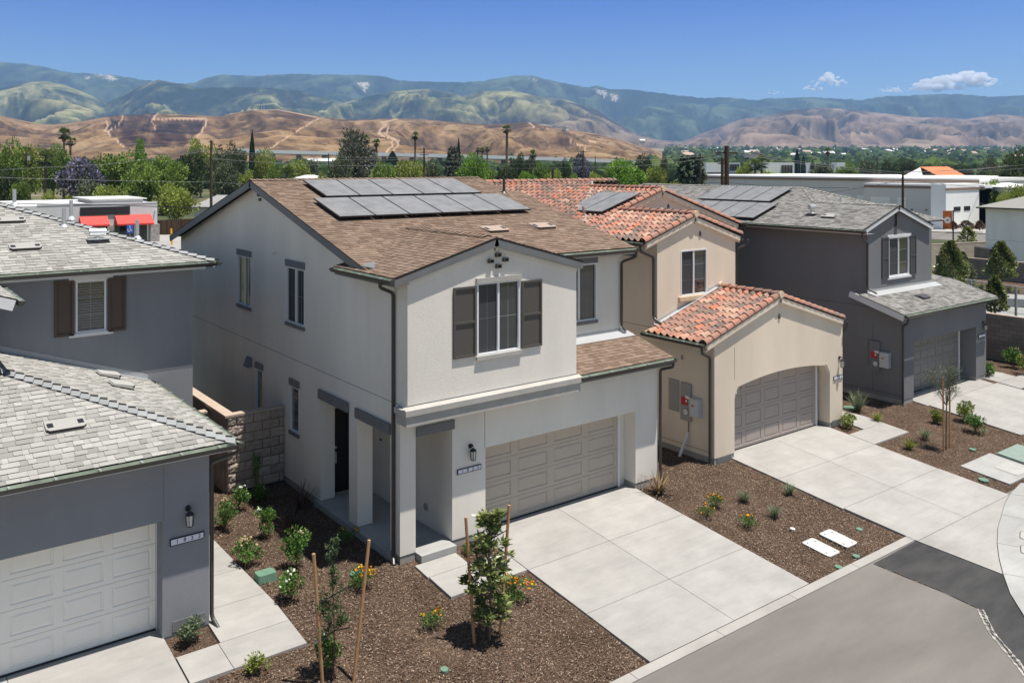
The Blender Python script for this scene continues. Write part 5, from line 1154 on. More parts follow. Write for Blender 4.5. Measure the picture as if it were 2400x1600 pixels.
blades('rosemary_bush', 'tall grey spiky bush between the tan and charcoal houses', 20.45, .55, 160, .85, M['lfGry'], .75, .02, seed=14)
bush('shrub', 'round lime shrub at the right pier of the tan house', 'shrub', 18.35, -.3, .34, .55, M['lfYel'], 500, ln=.08, wd=.05, seed=30)
bush('shrub', 'dark green shrub at the right pier of the charcoal house', 'shrub', 30.1, .1, .42, .6, M['lfRose'], 600, ln=.09, wd=.06, seed=31)
bush('shrub', 'lime shrub behind the olive tree stakes', 'shrub', 22.0, -1.75, .34, .5, M['lfYel'], 500, ln=.08, wd=.05, seed=32)
bush('shrub', 'tall lime rose shrub beside the charcoal house driveway, the farther of the two', 'shrub', 23.1, -2.2, .42, .8, M['lfYel'], 700, ln=.08, wd=.05, seed=33)
bush('shrub', 'green and lime shrub beside the charcoal house driveway, the nearer of the two', 'shrub', 22.3, -3.0, .42, .8, M['lfRose'], 700, ln=.08, wd=.05, fl=6, fm=M['petP'], seed=34)
bush('rose_bush', 'rose bush in front of the grey block wall, left one', 'rose bush', 33.0, .2, .5, .95, M['lfRose'], 800, ln=.09, wd=.06, fl=7, fm=M['petP'], seed=35)
bush('rose_bush', 'rose bush in front of the grey block wall, cut by the picture edge', 'rose bush', 32.2, -.7, .45, .8, M['lfYel'], 700, ln=.09, wd=.06, fl=5, fm=M['petP'], seed=36)
def stake(p0, p1, label, r=.032):
    mb = MB(); mb.tube([p0, p1], r, 10); return mb.build('tree_stake', M['wood'], label=label, cat='stake', group='round wooden tree stakes')
def tie(pts, label):
    mb = MB(); mb.tube(pts, .011, 5); return mb.build('tree_tie', M['tie'], label=label, cat='tie', group='black ties between trees and stakes')
# staked magnolia
def rosettes(t, cen, R0, n, ln, wd, mt, k=11, rg=None, tip_up=.3):
    P_ = []; D_ = []; T_ = []
    for c, o in zip(cen, R0):
        b = rg.uniform(.1, .9)
        for i in range(k):
            a = 6.283 * i / k + rg.uniform(0, .5); e = rg.uniform(-.5, .6)
            d = np.array([math.cos(a), math.sin(a), e + tip_up]) + np.array(o) * .4
            P_.append(np.array(c) + rg.normal(size=3) * .012); D_.append(d); T_.append(min(1, max(0, b * .5 + .5 * rg.random())))
    V, F = leaves(np.array(P_), np.array(D_), ln, wd, fold=.3, rg=rg); return npmesh('foliage', V, F, mt, np.array(T_), parent=t, org=ORG[t])
x, y, z = .12, -3.46, G(-3.46) - .02; rg = np.random.default_rng(5)
t = thing('magnolia_tree', 'young magnolia with glossy leaves tied between two stakes before the driveway', 'tree', (x, y, z))
mb = MB(); mb.tube([(x, y, z), (x + .03, y, z + .9), (x - .02, y, z + 1.8), (x, y, z + 2.5)], [.026, .02, .014, .006], 7)
cen = []; dr = []
for k in range(135):
    zz_ = rg.uniform(.42, 2.62); rad = .5 * (1 - abs(zz_ - 1.25) / 2.4) * rg.uniform(.3, 1.1); a = rg.uniform(0, 6.28); cx_, cy_ = x + rad * math.cos(a), y + rad * math.sin(a) * .9
    if .95 < zz_ < 1.1 and rg.random() < .6: continue
    cen.append((cx_, cy_, z + zz_)); dr.append((math.cos(a), math.sin(a), .3))
    mb.tube([(x, y, z + max(.4, zz_ - .22)), (cx_, cy_, z + zz_)], [.008, .004], 4)
mb.build('trunk', M['bark'], t); rosettes(t, cen, dr, 0, .17, .058, M['lfMag'], 14, rg)
stake((-.19, -3.35, -.4), (-.40, -3.35, 2.26), 'round wooden stake left of the young magnolia'); stake((.45, -3.38, -.4), (.69, -3.38, 2.26), 'round wooden stake right of the young magnolia')
tie([(-.31, -3.35, 1.1), (.1, -3.44, 1.02), (.58, -3.38, 1.1)], 'black tie holding the young magnolia, the lower one'); tie([(-.37, -3.35, 1.75), (.1, -3.44, 1.68), (.64, -3.38, 1.75)], 'black tie holding the young magnolia, the upper one')
# thin young tree
x, y, z = -3.10, -2.87, G(-2.87) - .02; rg = np.random.default_rng(8)
t = thing('young_tree', 'thin sparse young tree tied between two stakes at the bottom of the picture', 'tree', (x, y, z))
mb = MB(); tr = [(x, y, z), (x + .01, y, z + .8), (x + .0, y, z + 1.5), (x - .05, y, z + 2.0), (x, y, z + 2.62)]; mb.tube(tr, [.016, .013, .010, .007, .004], 6)
P_ = []; D_ = []
for k in range(60):
    zz_ = rg.choice([rg.uniform(.95, 1.75), rg.uniform(1.75, 2.65)], p=[.68, .32]); a = rg.uniform(0, 6.28); L_ = (.42 if zz_ < 1.75 else .13) * rg.uniform(.35, 1); q = np.array([x + math.cos(a) * L_, y + math.sin(a) * L_, z + zz_ + .08])
    b0 = np.array([x, y, z + zz_ - .1]); mb.tube([tuple(b0), tuple(q)], [.004, .0015], 4)
    for s_ in range(26): f = rg.uniform(.3, 1.05); P_.append(b0 + (q - b0) * f + rg.normal(size=3) * .02); D_.append(rg.normal(size=3) + (q - b0) * 2 + np.array([0, 0, .3]))
mb.build('trunk', M['stemB'], t); V, F = leaves(np.array(P_), np.array(D_), .062, .028, rg=rg); npmesh('foliage', V, F, M['lfLau'], rg.random(len(F)), parent=t, org=ORG[t])
stake((-3.33, -2.9, -.45), (-3.52, -2.9, 2.2), 'round wooden stake left of the thin young tree'); stake((-2.82, -3.1, -.5), (-2.47, -3.1, 2.25), 'round wooden stake right of the thin young tree, the taller looking')
tie([(-3.34, -2.9, .55), (-3.1, -2.88, .62), (-2.87, -3.1, .7)], 'black tie holding the thin young tree, the lower one'); tie([(-3.37, -2.9, 1.25), (-3.1, -2.88, 1.3), (-2.8, -3.1, 1.5)], 'black tie holding the thin young tree, the upper one')
# olive
x, y, z = 19.6, -3.25, G(-3.25) - .02; rg = np.random.default_rng(9)
t = thing('olive_tree', 'young grey green olive tree between two stakes before the charcoal house', 'tree', (x, y, z))
mb = MB(); mb.tube([(x, y, z), (x + .02, y, z + 1.3), (x + .05, y, z + 2.3)], [.03, .022, .01], 6)
P_, D_, T_ = blobs((x + .08, y, z + 2.35), (.85, .8, .72), 2600, rg, 16, .38, .2)
for k in range(24): q = P_[rg.integers(0, len(P_))]; mb.tube([(x + .02, y, z + 1.5), tuple(q)], [.008, .003], 4)
mb.build('trunk', M['bark'], t); V, F = leaves(P_, D_, .075, .018, rg=rg); npmesh('crown', V, F, M['lfOli'], T_, parent=t, org=ORG[t])
stake((19.42, -3.25, -.4), (19.38, -3.25, 2.18), 'slim stake left of the olive tree', .028); stake((20.0, -3.17, -.4), (20.02, -3.17, 1.85), 'slim stake right of the olive tree', .028)
tie([(19.4, -3.25, 1.3), (19.6, -3.25, 1.25), (20.0, -3.17, 1.3)], 'black tie holding the olive tree')

# ================================================================== BACKGROUND: terrain
FW = np.array([math.cos(YAW), math.sin(YAW)]); RT = np.array([math.sin(YAW), -math.cos(YAW)])
def at(px, D, z=0.0):
    t = (px - 1200) / FPX
    return (CAMP.x + D * (FW[0] + t * RT[0]), CAMP.y + D * (FW[1] + t * RT[1]), z)
def zat(py, D): return CAMP.z - (py - 385) / FPX * D
def interp(px, tab): return np.interp(px, [a for a, b in tab], [b for a, b in tab])
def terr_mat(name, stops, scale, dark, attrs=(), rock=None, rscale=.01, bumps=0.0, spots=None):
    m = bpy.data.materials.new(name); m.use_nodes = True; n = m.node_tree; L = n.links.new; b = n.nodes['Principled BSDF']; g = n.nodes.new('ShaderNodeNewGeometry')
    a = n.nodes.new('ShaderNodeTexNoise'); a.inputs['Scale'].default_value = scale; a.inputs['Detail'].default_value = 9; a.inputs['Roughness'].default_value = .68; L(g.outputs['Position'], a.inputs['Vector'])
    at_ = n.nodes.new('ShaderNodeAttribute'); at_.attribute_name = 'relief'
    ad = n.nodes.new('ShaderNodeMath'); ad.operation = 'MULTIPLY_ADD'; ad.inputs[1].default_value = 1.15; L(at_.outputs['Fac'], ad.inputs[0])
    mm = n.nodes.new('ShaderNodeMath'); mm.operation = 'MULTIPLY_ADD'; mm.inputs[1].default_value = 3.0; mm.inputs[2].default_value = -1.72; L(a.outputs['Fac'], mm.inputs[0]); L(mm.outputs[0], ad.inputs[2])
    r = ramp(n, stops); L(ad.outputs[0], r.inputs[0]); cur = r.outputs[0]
    def mix(cur, fac, col):
        x = n.nodes.new('ShaderNodeMix'); x.data_type = 'RGBA'; L(fac, x.inputs[0]); L(cur, x.inputs[6])
        if isinstance(col, tuple): x.inputs[7].default_value = (*col, 1)
        else: L(col, x.inputs[7])
        return x.outputs[2]
    for an, col in attrs:
        q = n.nodes.new('ShaderNodeAttribute'); q.attribute_name = an
        if isinstance(col, list):
            r2 = ramp(n, col); L(ad.outputs[0], r2.inputs[0]); cur = mix(cur, q.outputs['Fac'], r2.outputs[0])
        else: cur = mix(cur, q.outputs['Fac'], col)
    if rock:
        v = n.nodes.new('ShaderNodeTexNoise'); v.inputs['Scale'].default_value = rscale; v.inputs['Detail'].default_value = 8; v.inputs['Roughness'].default_value = .75; L(g.outputs['Position'], v.inputs['Vector'])
        rr_ = ramp(n, [(spots or .62, (0, 0, 0)), ((spots or .62) + .07, (1, 1, 1))]); L(v.outputs['Fac'], rr_.inputs[0]); cur = mix(cur, rr_.outputs[0], rock)
    L(cur, b.inputs['Base Color']); b.inputs['Roughness'].default_value = .97; b.inputs['Specular IOR Level'].default_value = .05
    return m
def fbm(X, Y, f, oct_=6, ridged=True, seed=0.0, gain=.5):
    out = np.zeros(X.shape); fl = X.ravel() * f; gl = Y.ravel() * f; o = np.zeros(fl.shape)
    nz = noise.noise
    amp = 1.0; tot = 0; fr = 1.0
    for k in range(oct_):
        v = np.fromiter((nz((a * fr + seed, b * fr + k * 7.3, seed * .7)) for a, b in zip(fl, gl)), float, len(fl))
        o += amp * ((1 - np.abs(v) * 2) if ridged else v); tot += amp; amp *= gain; fr *= 2.03
    return (o / tot).reshape(X.shape)
def layer(name, prof, Df, Dr, zf, mt, step, rows, relief, freq, seed, attrs=None, px0=-700, px1=3100, back=.25, oct_=5, lat=1.0, shape=1.0):
    px = np.arange(px0, px1 + 1, step, dtype=float); s = np.linspace(0, 1 + back, rows)
    PX, S_ = np.meshgrid(px, s)
    fD = np.interp(PX, *zip(*Df)) if isinstance(Df, list) else Df; rD = np.interp(PX, *zip(*Dr)) if isinstance(Dr, list) else Dr
    D = fD + (rD - fD) * S_
    ridge = CAMP.z - (interp(PX, prof) - 385) / FPX * rD
    z0 = np.interp(PX, *zip(*zf)) if isinstance(zf, list) else zf
    t = (PX - 1200) / FPX; X = CAMP.x + D * (FW[0] + t * RT[0]); Y = CAMP.y + D * (FW[1] + t * RT[1])
    lx = D * t; 
    wn = fbm(lx, D, freq * .5, 3, False, seed + 3.1) * 1.0 / freq
    rl = fbm(lx * lat + wn, D * .8 + wn * .9, freq, oct_, True, seed, gain=.47); rl2 = fbm(lx * lat + wn, D * .8 + wn * .9, freq * 2, oct_, True, seed + 1.7, gain=.72)
    RT_ = float(np.quantile(rl, .93)); up = np.where(S_ <= 1, S_ ** shape, 1 - ((S_ - 1) / back) ** 1.2 * .8)
    env = np.clip(S_ * 4, 0, 1) * np.clip((1 - S_) * 5, 0.0, 1)
    ZS = z0 + (ridge - z0) * up; Z = ZS + np.minimum(rl - RT_, 0) * relief * env * np.clip((ridge - z0) / 100, .15, 1)
    Z = np.where(S_ > 1, Z, np.maximum(Z, z0 - 3)); Z[0, :] = z0[0] - 4 if isinstance(z0, np.ndarray) and z0.ndim > 1 and False else Z[0, :] - 6
    nx = len(px); i = np.arange((nx - 1) * (rows - 1)); r = i // (nx - 1); c = i % (nx - 1); a = r * nx + c
    o = npmesh(name, np.stack([X.ravel(), Y.ravel(), Z.ravel()], 1), np.stack([a, a + 1, a + nx + 1, a + nx], 1), mt, smooth=True, kind='structure')
    me = o.data
    def addattr(nm, v):
        q = me.attributes.new(nm, 'FLOAT', 'POINT'); q.data.foreach_set('value', v.ravel().astype(np.float32))
    nm_ = lambda q: np.clip((q - np.quantile(q, .02)) / (np.quantile(q, .98) - np.quantile(q, .02)), 0, 1)
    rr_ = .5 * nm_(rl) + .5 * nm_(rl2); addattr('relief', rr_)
    if attrs:
        PY = 385 - (Z - CAMP.z) / D * FPX
        for nm, fn in attrs.items(): addattr(nm, fn(PX, PY, S_))
    return o
def seg_dist(PX, PY, pts, wy=1.0):
    d = np.full(PX.shape, 1e9)
    for (x0, y0), (x1, y1) in zip(pts, pts[1:]):
        vx, vy = x1 - x0, y1 - y0; t = np.clip(((PX - x0) * vx + (PY - y0) * vy) / (vx * vx + vy * vy), 0, 1); d = np.minimum(d, np.hypot(PX - x0 - t * vx, PY - y0 - t * vy))
    return d
def inpoly(PX, PY, poly):
    c = np.zeros(PX.shape, bool); n = len(poly)
    for i in range(n):
        x0, y0 = poly[i]; x1, y1 = poly[(i + 1) % n]
        if y0 == y1: continue
        c ^= ((y0 > PY) != (y1 > PY)) & (PX < (x1 - x0) * (PY - y0) / (y1 - y0) + x0)
    return c
nearP = [(-700, 300), (-100, 262), (0, 271), (60, 284), (100, 292), (150, 290), (200, 282), (260, 272), (300, 270), (370, 266), (450, 270), (520, 273), (555, 264), (590, 258), (650, 257), (700, 265), (760, 276), (830, 281), (930, 278), (1000, 281), (1080, 288), (1150, 292), (1200, 288), (1240, 287), (1300, 300), (1400, 314), (1450, 327), (1500, 341), (1540, 353), (1570, 368), (1600, 382), (3100, 392)]
trails = [([(250, 283), (252, 300), (246, 305), (262, 320), (276, 330), (288, 345)], 2.2), ([(290, 270), (280, 288), (268, 300), (254, 308)], 1.5), ([(370, 268), (355, 280), (400, 278), (480, 279), (485, 285), (475, 305), (462, 322)], 2.2), ([(355, 280), (365, 303)], 1.2),
          ([(745, 279), (700, 305), (660, 330), (630, 350)], 1.8), ([(930, 279), (905, 285)], 1.8), ([(890, 287), (900, 287), (897, 300), (885, 312), (905, 322), (935, 331), (930, 345), (918, 357)], 2.2), ([(900, 287), (912, 300), (903, 314), (925, 327), (935, 336)], 1.8), ([(920, 330), (918, 345), (903, 358)], 2.6), ([(1240, 287), (1252, 299)], 2), ([(1333, 325), (1345, 338), (1372, 342), (1372, 352)], 2), ([(1380, 330), (1398, 334)], 2.6), ([(600, 258), (650, 257), (745, 276)], 1.2)]
def trail_attr(PX, PY, S_):
    v = np.zeros(PX.shape); wx = 1.8 * np.sin(PY * .4) + .8 * np.sin(PY * .9 + 2)
    for pts, w_ in trails: v = np.maximum(v, np.clip(1.5 - seg_dist(PX + wx, PY, pts) / (w_ * .75), 0, 1))
    return np.clip(v, 0, 1) * (S_ < 1.02)
def burn_attr(PX, PY, S_):
    p = inpoly(PX, PY, [(256, 272), (370, 266), (372, 268), (358, 281), (478, 280), (472, 306), (430, 345), (300, 348), (262, 320), (250, 302), (262, 290)])
    nn = fbm(PX, PY, .045, 3, False, 9.0)
    return np.clip(p * (.85 + nn * 1.5), 0, .97)
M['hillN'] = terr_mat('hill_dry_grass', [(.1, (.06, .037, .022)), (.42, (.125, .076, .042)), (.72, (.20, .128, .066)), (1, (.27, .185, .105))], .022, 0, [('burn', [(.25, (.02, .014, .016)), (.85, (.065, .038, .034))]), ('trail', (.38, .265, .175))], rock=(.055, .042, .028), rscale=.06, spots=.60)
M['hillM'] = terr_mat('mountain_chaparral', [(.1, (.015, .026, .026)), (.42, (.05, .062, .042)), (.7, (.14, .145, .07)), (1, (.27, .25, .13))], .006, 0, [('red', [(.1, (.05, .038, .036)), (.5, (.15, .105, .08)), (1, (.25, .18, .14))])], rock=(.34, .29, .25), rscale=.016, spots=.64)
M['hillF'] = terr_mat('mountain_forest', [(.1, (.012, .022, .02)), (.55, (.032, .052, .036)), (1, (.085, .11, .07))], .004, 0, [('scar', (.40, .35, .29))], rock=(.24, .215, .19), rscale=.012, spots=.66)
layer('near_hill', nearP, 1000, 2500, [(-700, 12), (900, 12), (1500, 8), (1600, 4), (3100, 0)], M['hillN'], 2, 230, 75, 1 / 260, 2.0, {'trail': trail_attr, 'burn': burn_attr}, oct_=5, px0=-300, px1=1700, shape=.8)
midP = [(-700, 215), (-100, 225), (0, 208), (60, 194), (105, 190), (150, 198), (215, 225), (250, 242), (290, 222), (320, 205), (370, 187), (420, 196), (470, 206), (560, 204), (640, 206), (700, 212), (760, 230), (805, 241), (860, 226), (920, 214), (1000, 209), (1060, 218), (1085, 226), (1130, 213), (1200, 212), (1260, 226), (1330, 235), (1400, 258), (1440, 285), (1490, 310), (1540, 328), (1600, 332), (1640, 315), (1690, 297), (1740, 278), (1790, 272), (1850, 258), (1930, 252), (2000, 258), (2090, 268), (2150, 276), (2210, 274), (2260, 280), (2340, 268), (2400, 272), (2600, 280), (3100, 290)]
def red_attr(PX, PY, S_):
    a = np.clip((PX - 1150) / 500, 0, 1); low = np.clip((PY - 215) / 60, 0, 1); l2 = np.clip((PY - 268) / 30, 0, 1) * .55 * (PX > 700)
    return np.clip(a * low * .95 + l2 * (1 - a), 0, 1)
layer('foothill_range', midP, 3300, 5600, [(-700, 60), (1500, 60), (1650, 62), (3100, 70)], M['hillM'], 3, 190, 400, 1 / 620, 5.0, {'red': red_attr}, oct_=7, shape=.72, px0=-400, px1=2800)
farP = [(-700, 170), (-200, 160), (0, 145), (60, 150), (100, 155), (150, 168), (220, 172), (280, 177), (330, 186), (400, 195), (460, 193), (480, 182), (520, 175), (600, 178), (680, 172), (780, 174), (900, 177), (930, 188), (1000, 190), (1080, 192), (1130, 190), (1200, 178), (1240, 176), (1300, 190), (1380, 205), (1400, 199), (1430, 208), (1480, 208), (1560, 218), (1640, 228), (1700, 228), (1770, 234), (1800, 230), (1850, 229), (1930, 228), (2015, 234), (2080, 223), (2150, 222), (2240, 219), (2330, 225), (2400, 222), (2600, 225), (3100, 235)]
farP2 = []
rg = np.random.default_rng(3)
for x_ in range(-700, 3101, 8): farP2.append((x_, float(interp(x_, farP)) + rg.normal() * .7))
def scar(PX, PY, S_):
    v = np.zeros(PX.shape)
    for pl in ([(1393, 208), (1405, 212), (1418, 214), (1424, 228), (1408, 222), (1396, 214)], [(1432, 216), (1440, 222), (1450, 226), (1443, 239), (1434, 236)], [(835, 196), (850, 193), (865, 195), (853, 222), (848, 206)], [(1240, 184), (1262, 190), (1250, 191)], [(210, 172), (260, 176), (275, 186), (262, 190), (240, 180)], [(198, 176), (210, 180), (205, 190)]):
        v = np.maximum(v, inpoly(PX + 3 * np.sin(PY), PY + 2 * np.sin(PX * .9), pl))
    return v * np.clip(.8 + 2.2 * fbm(PX, PY, .35, 2, False, 4.0), 0, 1)
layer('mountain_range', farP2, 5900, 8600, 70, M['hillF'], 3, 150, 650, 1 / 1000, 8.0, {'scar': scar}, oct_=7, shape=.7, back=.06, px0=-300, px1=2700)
# valley floor sheet, rising gently to the foot of the mountains on the right
def ground_sheet():
    px = np.concatenate([np.arange(-4200, -700, 350), np.arange(-700, 3101, 20), np.arange(3300, 6700, 350)]).astype(float)
    Dv = np.array([-40, 5, 20, 34, 44, 56, 70, 90, 130, 200, 320, 500, 700, 900, 1200, 1600, 2100, 2700, 3400, 4200, 5200, 7000, 9500], float)
    PX, D = np.meshgrid(px, Dv); t = (PX - 1200) / FPX; lat = D * t
    Z = np.interp(D, [0, 44, 60, 500, 900, 3400, 4200, 9500], [-.85, -.85, -.12, -.1, 3, 62, 75, 180])
    Z = Z - np.clip((D - 40) / 20, 0, 1) * 0; lat = np.where(np.abs(D) < 60, 60 * t, lat)
    X = CAMP.x + D * FW[0] + lat * RT[0]; Y = CAMP.y + D * FW[1] + lat * RT[1]
    nx = len(px); i = np.arange((nx - 1) * (len(Dv) - 1)); r = i // (nx - 1); c = i % (nx - 1); a = r * nx + c
    o = npmesh('ground', np.stack([X.ravel(), Y.ravel(), Z.ravel()], 1), np.stack([a, a + 1, a + nx + 1, a + nx], 1), M['valley'], smooth=True, kind='structure')
    q = o.data.attributes.new('relief', 'FLOAT', 'POINT'); q.data.foreach_set('value', np.full(PX.size, .5, np.float32))
def zg(D): return float(np.interp(D, [0, 44, 60, 500, 900, 3400, 4200, 9500], [-.85, -.85, -.12, -.1, 3, 62, 75, 180]))
M['valley'] = terr_mat('valley_ground', [(.1, (.06, .075, .04)), (.45, (.12, .115, .06)), (.7, (.20, .165, .115)), (1, (.29, .25, .19))], .02, 0)
ground_sheet()
# ------------------------------------------------------------------ trees
def shl(c, s=1.75): return [tuple(min(1, x * k * s) for x in c) for k in (.75, 1.2, 1.75)]
TM = {'round': leafmat('crown_green', (0, 0, 0), .25, .7, shl((.085, .125, .022))), 'dark': leafmat('crown_dark', (0, 0, 0), .15, .7, shl((.04, .055, .018))), 'light': leafmat('crown_light', (0, 0, 0), .3, .7, shl((.145, .175, .035))),
      'lime': leafmat('crown_lime', (0, 0, 0), .3, .7, shl((.21, .25, .045))), 'dull': leafmat('crown_dull', (0, 0, 0), .15, .7, shl((.075, .09, .045))), 'bright': leafmat('crown_bright', (0, 0, 0), .3, .7, shl((.10, .175, .02))),
      'jac': leafmat('crown_jacaranda', (0, 0, 0), .2, .7, [(.07, .09, .05), (.12, .11, .105), (.21, .19, .30), (.33, .31, .46)]), 'jac2': leafmat('crown_jacaranda_dull', (0, 0, 0), .2, .7, [(.08, .09, .055), (.14, .14, .10), (.20, .195, .17), (.38, .35, .52)]), 'cedar': leafmat('crown_cedar', (0, 0, 0), .1, .8, shl((.035, .05, .03))),
      'cyp': leafmat('crown_cypress', (0, 0, 0), .1, .8, shl((.025, .045, .02))), 'conif': leafmat('crown_conifer', (0, 0, 0), .1, .8, shl((.05, .055, .035)))}
M['frond'] = leafmat('palm_frond', (0, 0, 0), .2, .5, [(.06, .10, .03), (.13, .18, .05), (.24, .26, .09)])
M['skirt'] = mat('palm_skirt', (.16, .10, .055), .9, .2, var=.2, vscale=4)
M['trunkP'] = mat('palm_trunk', (.17, .125, .09), .9, .2, var=.2, vscale=3)
PROTO = {}
def crown_mesh(kind, v):
    key = (kind, v)
    if key in PROTO: return PROTO[key]
    rg = np.random.default_rng(100 + v * 17 + len(kind) * 3)
    n = 5200
    if kind in ('cyp',):
        z = rg.uniform(0.06, 1, n); r = .5 * np.clip((1 - z) * 3.0, .02, 1) ** .7 * np.clip(z * 9, .3, 1) * rg.uniform(.75, 1.05, n); a = rg.uniform(0, 6.28, n)
        P_ = np.stack([r * np.cos(a), r * np.sin(a), z], 1); D_ = np.stack([np.cos(a) * .3, np.sin(a) * .3, np.ones(n)], 1); T_ = rg.random(n) * .8; sz = .04; br = []
    elif kind in ('cedar', 'conif'):
        z = rg.uniform(.12, 1, n); tier = np.floor(z * 13) / 13; r0 = .52 * np.clip(1.06 - tier, .03, 1) ** .62; r = r0 * np.sqrt(rg.uniform(.08, 1, n)) * (1 + .22 * np.sin(tier * 57 + rg.integers(0, 5, n) * 1.256)); a = rg.uniform(0, 6.28, n) + tier * 5; a = a + .25 * np.sin(a * 5 + tier * 31)
        P_ = np.stack([r * np.cos(a), r * np.sin(a), tier + rg.normal(0, .012, n) + .02 - r * .08], 1); D_ = np.stack([np.cos(a), np.sin(a), -.25 + 0 * a], 1); T_ = np.clip(rg.random(n) * .6 + .3 * (r / r0), 0, 1); sz = .055; br = []
    else:
        lob = 26; P_, D_, T_ = blobs((0, 0, .60), (.5, .5, .40), n, rg, lob, .36, .5, up=.25)
        flat = {'round': 1, 'dull': .9}.get(kind, 1); P_[:, 2] = np.maximum(P_[:, 2], .16 + .08 * rg.random(n)); sz = .034
        T_ = np.clip(T_ * .8 + .2 * rg.random(n), 0, 1)
        br = P_[rg.integers(0, n, 12)]
        if kind == 'jac': T_ = np.where(rg.random(n) < .45, T_ * .4, .55 + T_ * .45)
    V, F = leaves(P_, D_, sz * 1.5, sz, fold=.3, rg=rg)
    me = bpy.data.meshes.new('crown'); me.from_pydata([], [], [])
    o = npmesh('crown', V, F, TM[kind], T_); me = o.data; bpy.data.objects.remove(o)
    mb = MB(); mb.tube([(0, 0, 0), (.01, 0, .25), (0, .01, .55 if kind not in ('cyp', 'cedar', 'conif') else .9)], [.03, .022, .008], 6)
    for q in br: mb.tube([(0, 0, .22), (q[0] * .4, q[1] * .4, .22 + (q[2] - .22) * .5), tuple(q)], [.014, .009, .003], 4)
    o = mb.build('trunk', M['bark']); o.data.transform(Matrix.Translation(o.location)); tm = o.data; bpy.data.objects.remove(o)
    PROTO[key] = (me, tm); return PROTO[key]
def tree(px, D, ytop, wpx, kind, label, group=None, ybase=None, v=None):
    p = at(px, D, zg(D) - .1 if ybase is None else zat(ybase, D)); h = zat(ytop, D) - p[2]; w_ = wpx / FPX * D
    t = thing('shrub' if h < 2.5 else {'jac': 'jacaranda_tree', 'jac2': 'jacaranda_tree', 'cyp': 'cypress_tree', 'cedar': 'cedar_tree', 'conif': 'conifer_tree'}.get(kind, 'broadleaf_tree'), label, 'shrub' if h < 2.5 else 'tree', p, group)
    me, tm = crown_mesh(kind, (v if v is not None else int(px) % 3))
    for nm, m_ in (('crown', me), ('trunk', tm)):
        o = bpy.data.objects.new(nm, m_); COL.objects.link(o); o.parent = t
    t.scale = (w_ * 1.02, w_ * 1.02, h * 1.0); t.rotation_euler = (0, 0, (px * 1.7) % 6.28)
    return t
def palm(px, D, ytop, cpx, label, lean=0.0, skirt=True, group='tall fan palms'):
    p = at(px, D, zg(D) - .1); top = zat(ytop, D); r = cpx / FPX * D * .5; zc = top - r * .9
    rg = np.random.default_rng(int(px)); t = thing('palm_tree', label, 'palm tree', p, group)
    mb = MB(); mb.tube([p, (p[0] + lean * .5, p[1], (p[2] + zc) / 2), (p[0] + lean, p[1], zc)], [.42, .3, .26], 8); mb.build('trunk', M['trunkP'], t)
    V = []; F = []; T = []
    for k in range(46):
        a = rg.uniform(0, 6.28); e = rg.uniform(-.75, 1.35); d = np.array([math.cos(a) * math.cos(e), math.sin(a) * math.cos(e), math.sin(e)]); s_ = np.cross(d, [0, 0, 1.0]); s_ /= np.linalg.norm(s_) + 1e-6; u = np.cross(s_, d); c = np.array([p[0] + lean, p[1], zc]) + d * r * .55
        for m_ in range(9):
            an = (m_ - 4) * .28; q = d * math.cos(an) + s_ * math.sin(an) - np.array([0, 0, .25 * abs(an)]); j = len(V); ww = s_ * math.cos(an) - d * math.sin(an)
            V += [c - ww * r * .035, c + q * r * .28 - ww * r * .05, c + q * r * .52, c + q * r * .28 + ww * r * .05]; F.append((j, j + 1, j + 2, j + 3)); T.append(np.clip(.35 + e * .35 + rg.normal() * .15, 0, 1))
        j = len(V); b0 = np.array([p[0] + lean, p[1], zc]); V += [b0 - s_ * .03 * r, b0 + s_ * .03 * r, c + s_ * .03 * r, c - s_ * .03 * r]; F.append((j, j + 1, j + 2, j + 3)); T.append(.3)
    npmesh('fronds', np.array(V), np.array(F), M['frond'], np.array(T), parent=t, org=ORG[t])
    if skirt:
        mb = MB(); mb.tube([(p[0] + lean, p[1], zc - r * 1.0), (p[0] + lean, p[1], zc - r * .5), (p[0] + lean, p[1], zc)], [r * .16, r * .34, r * .42], 9); mb.build('dead_frond_skirt', M['skirt'], t)
BT = 'trees across the valley floor'
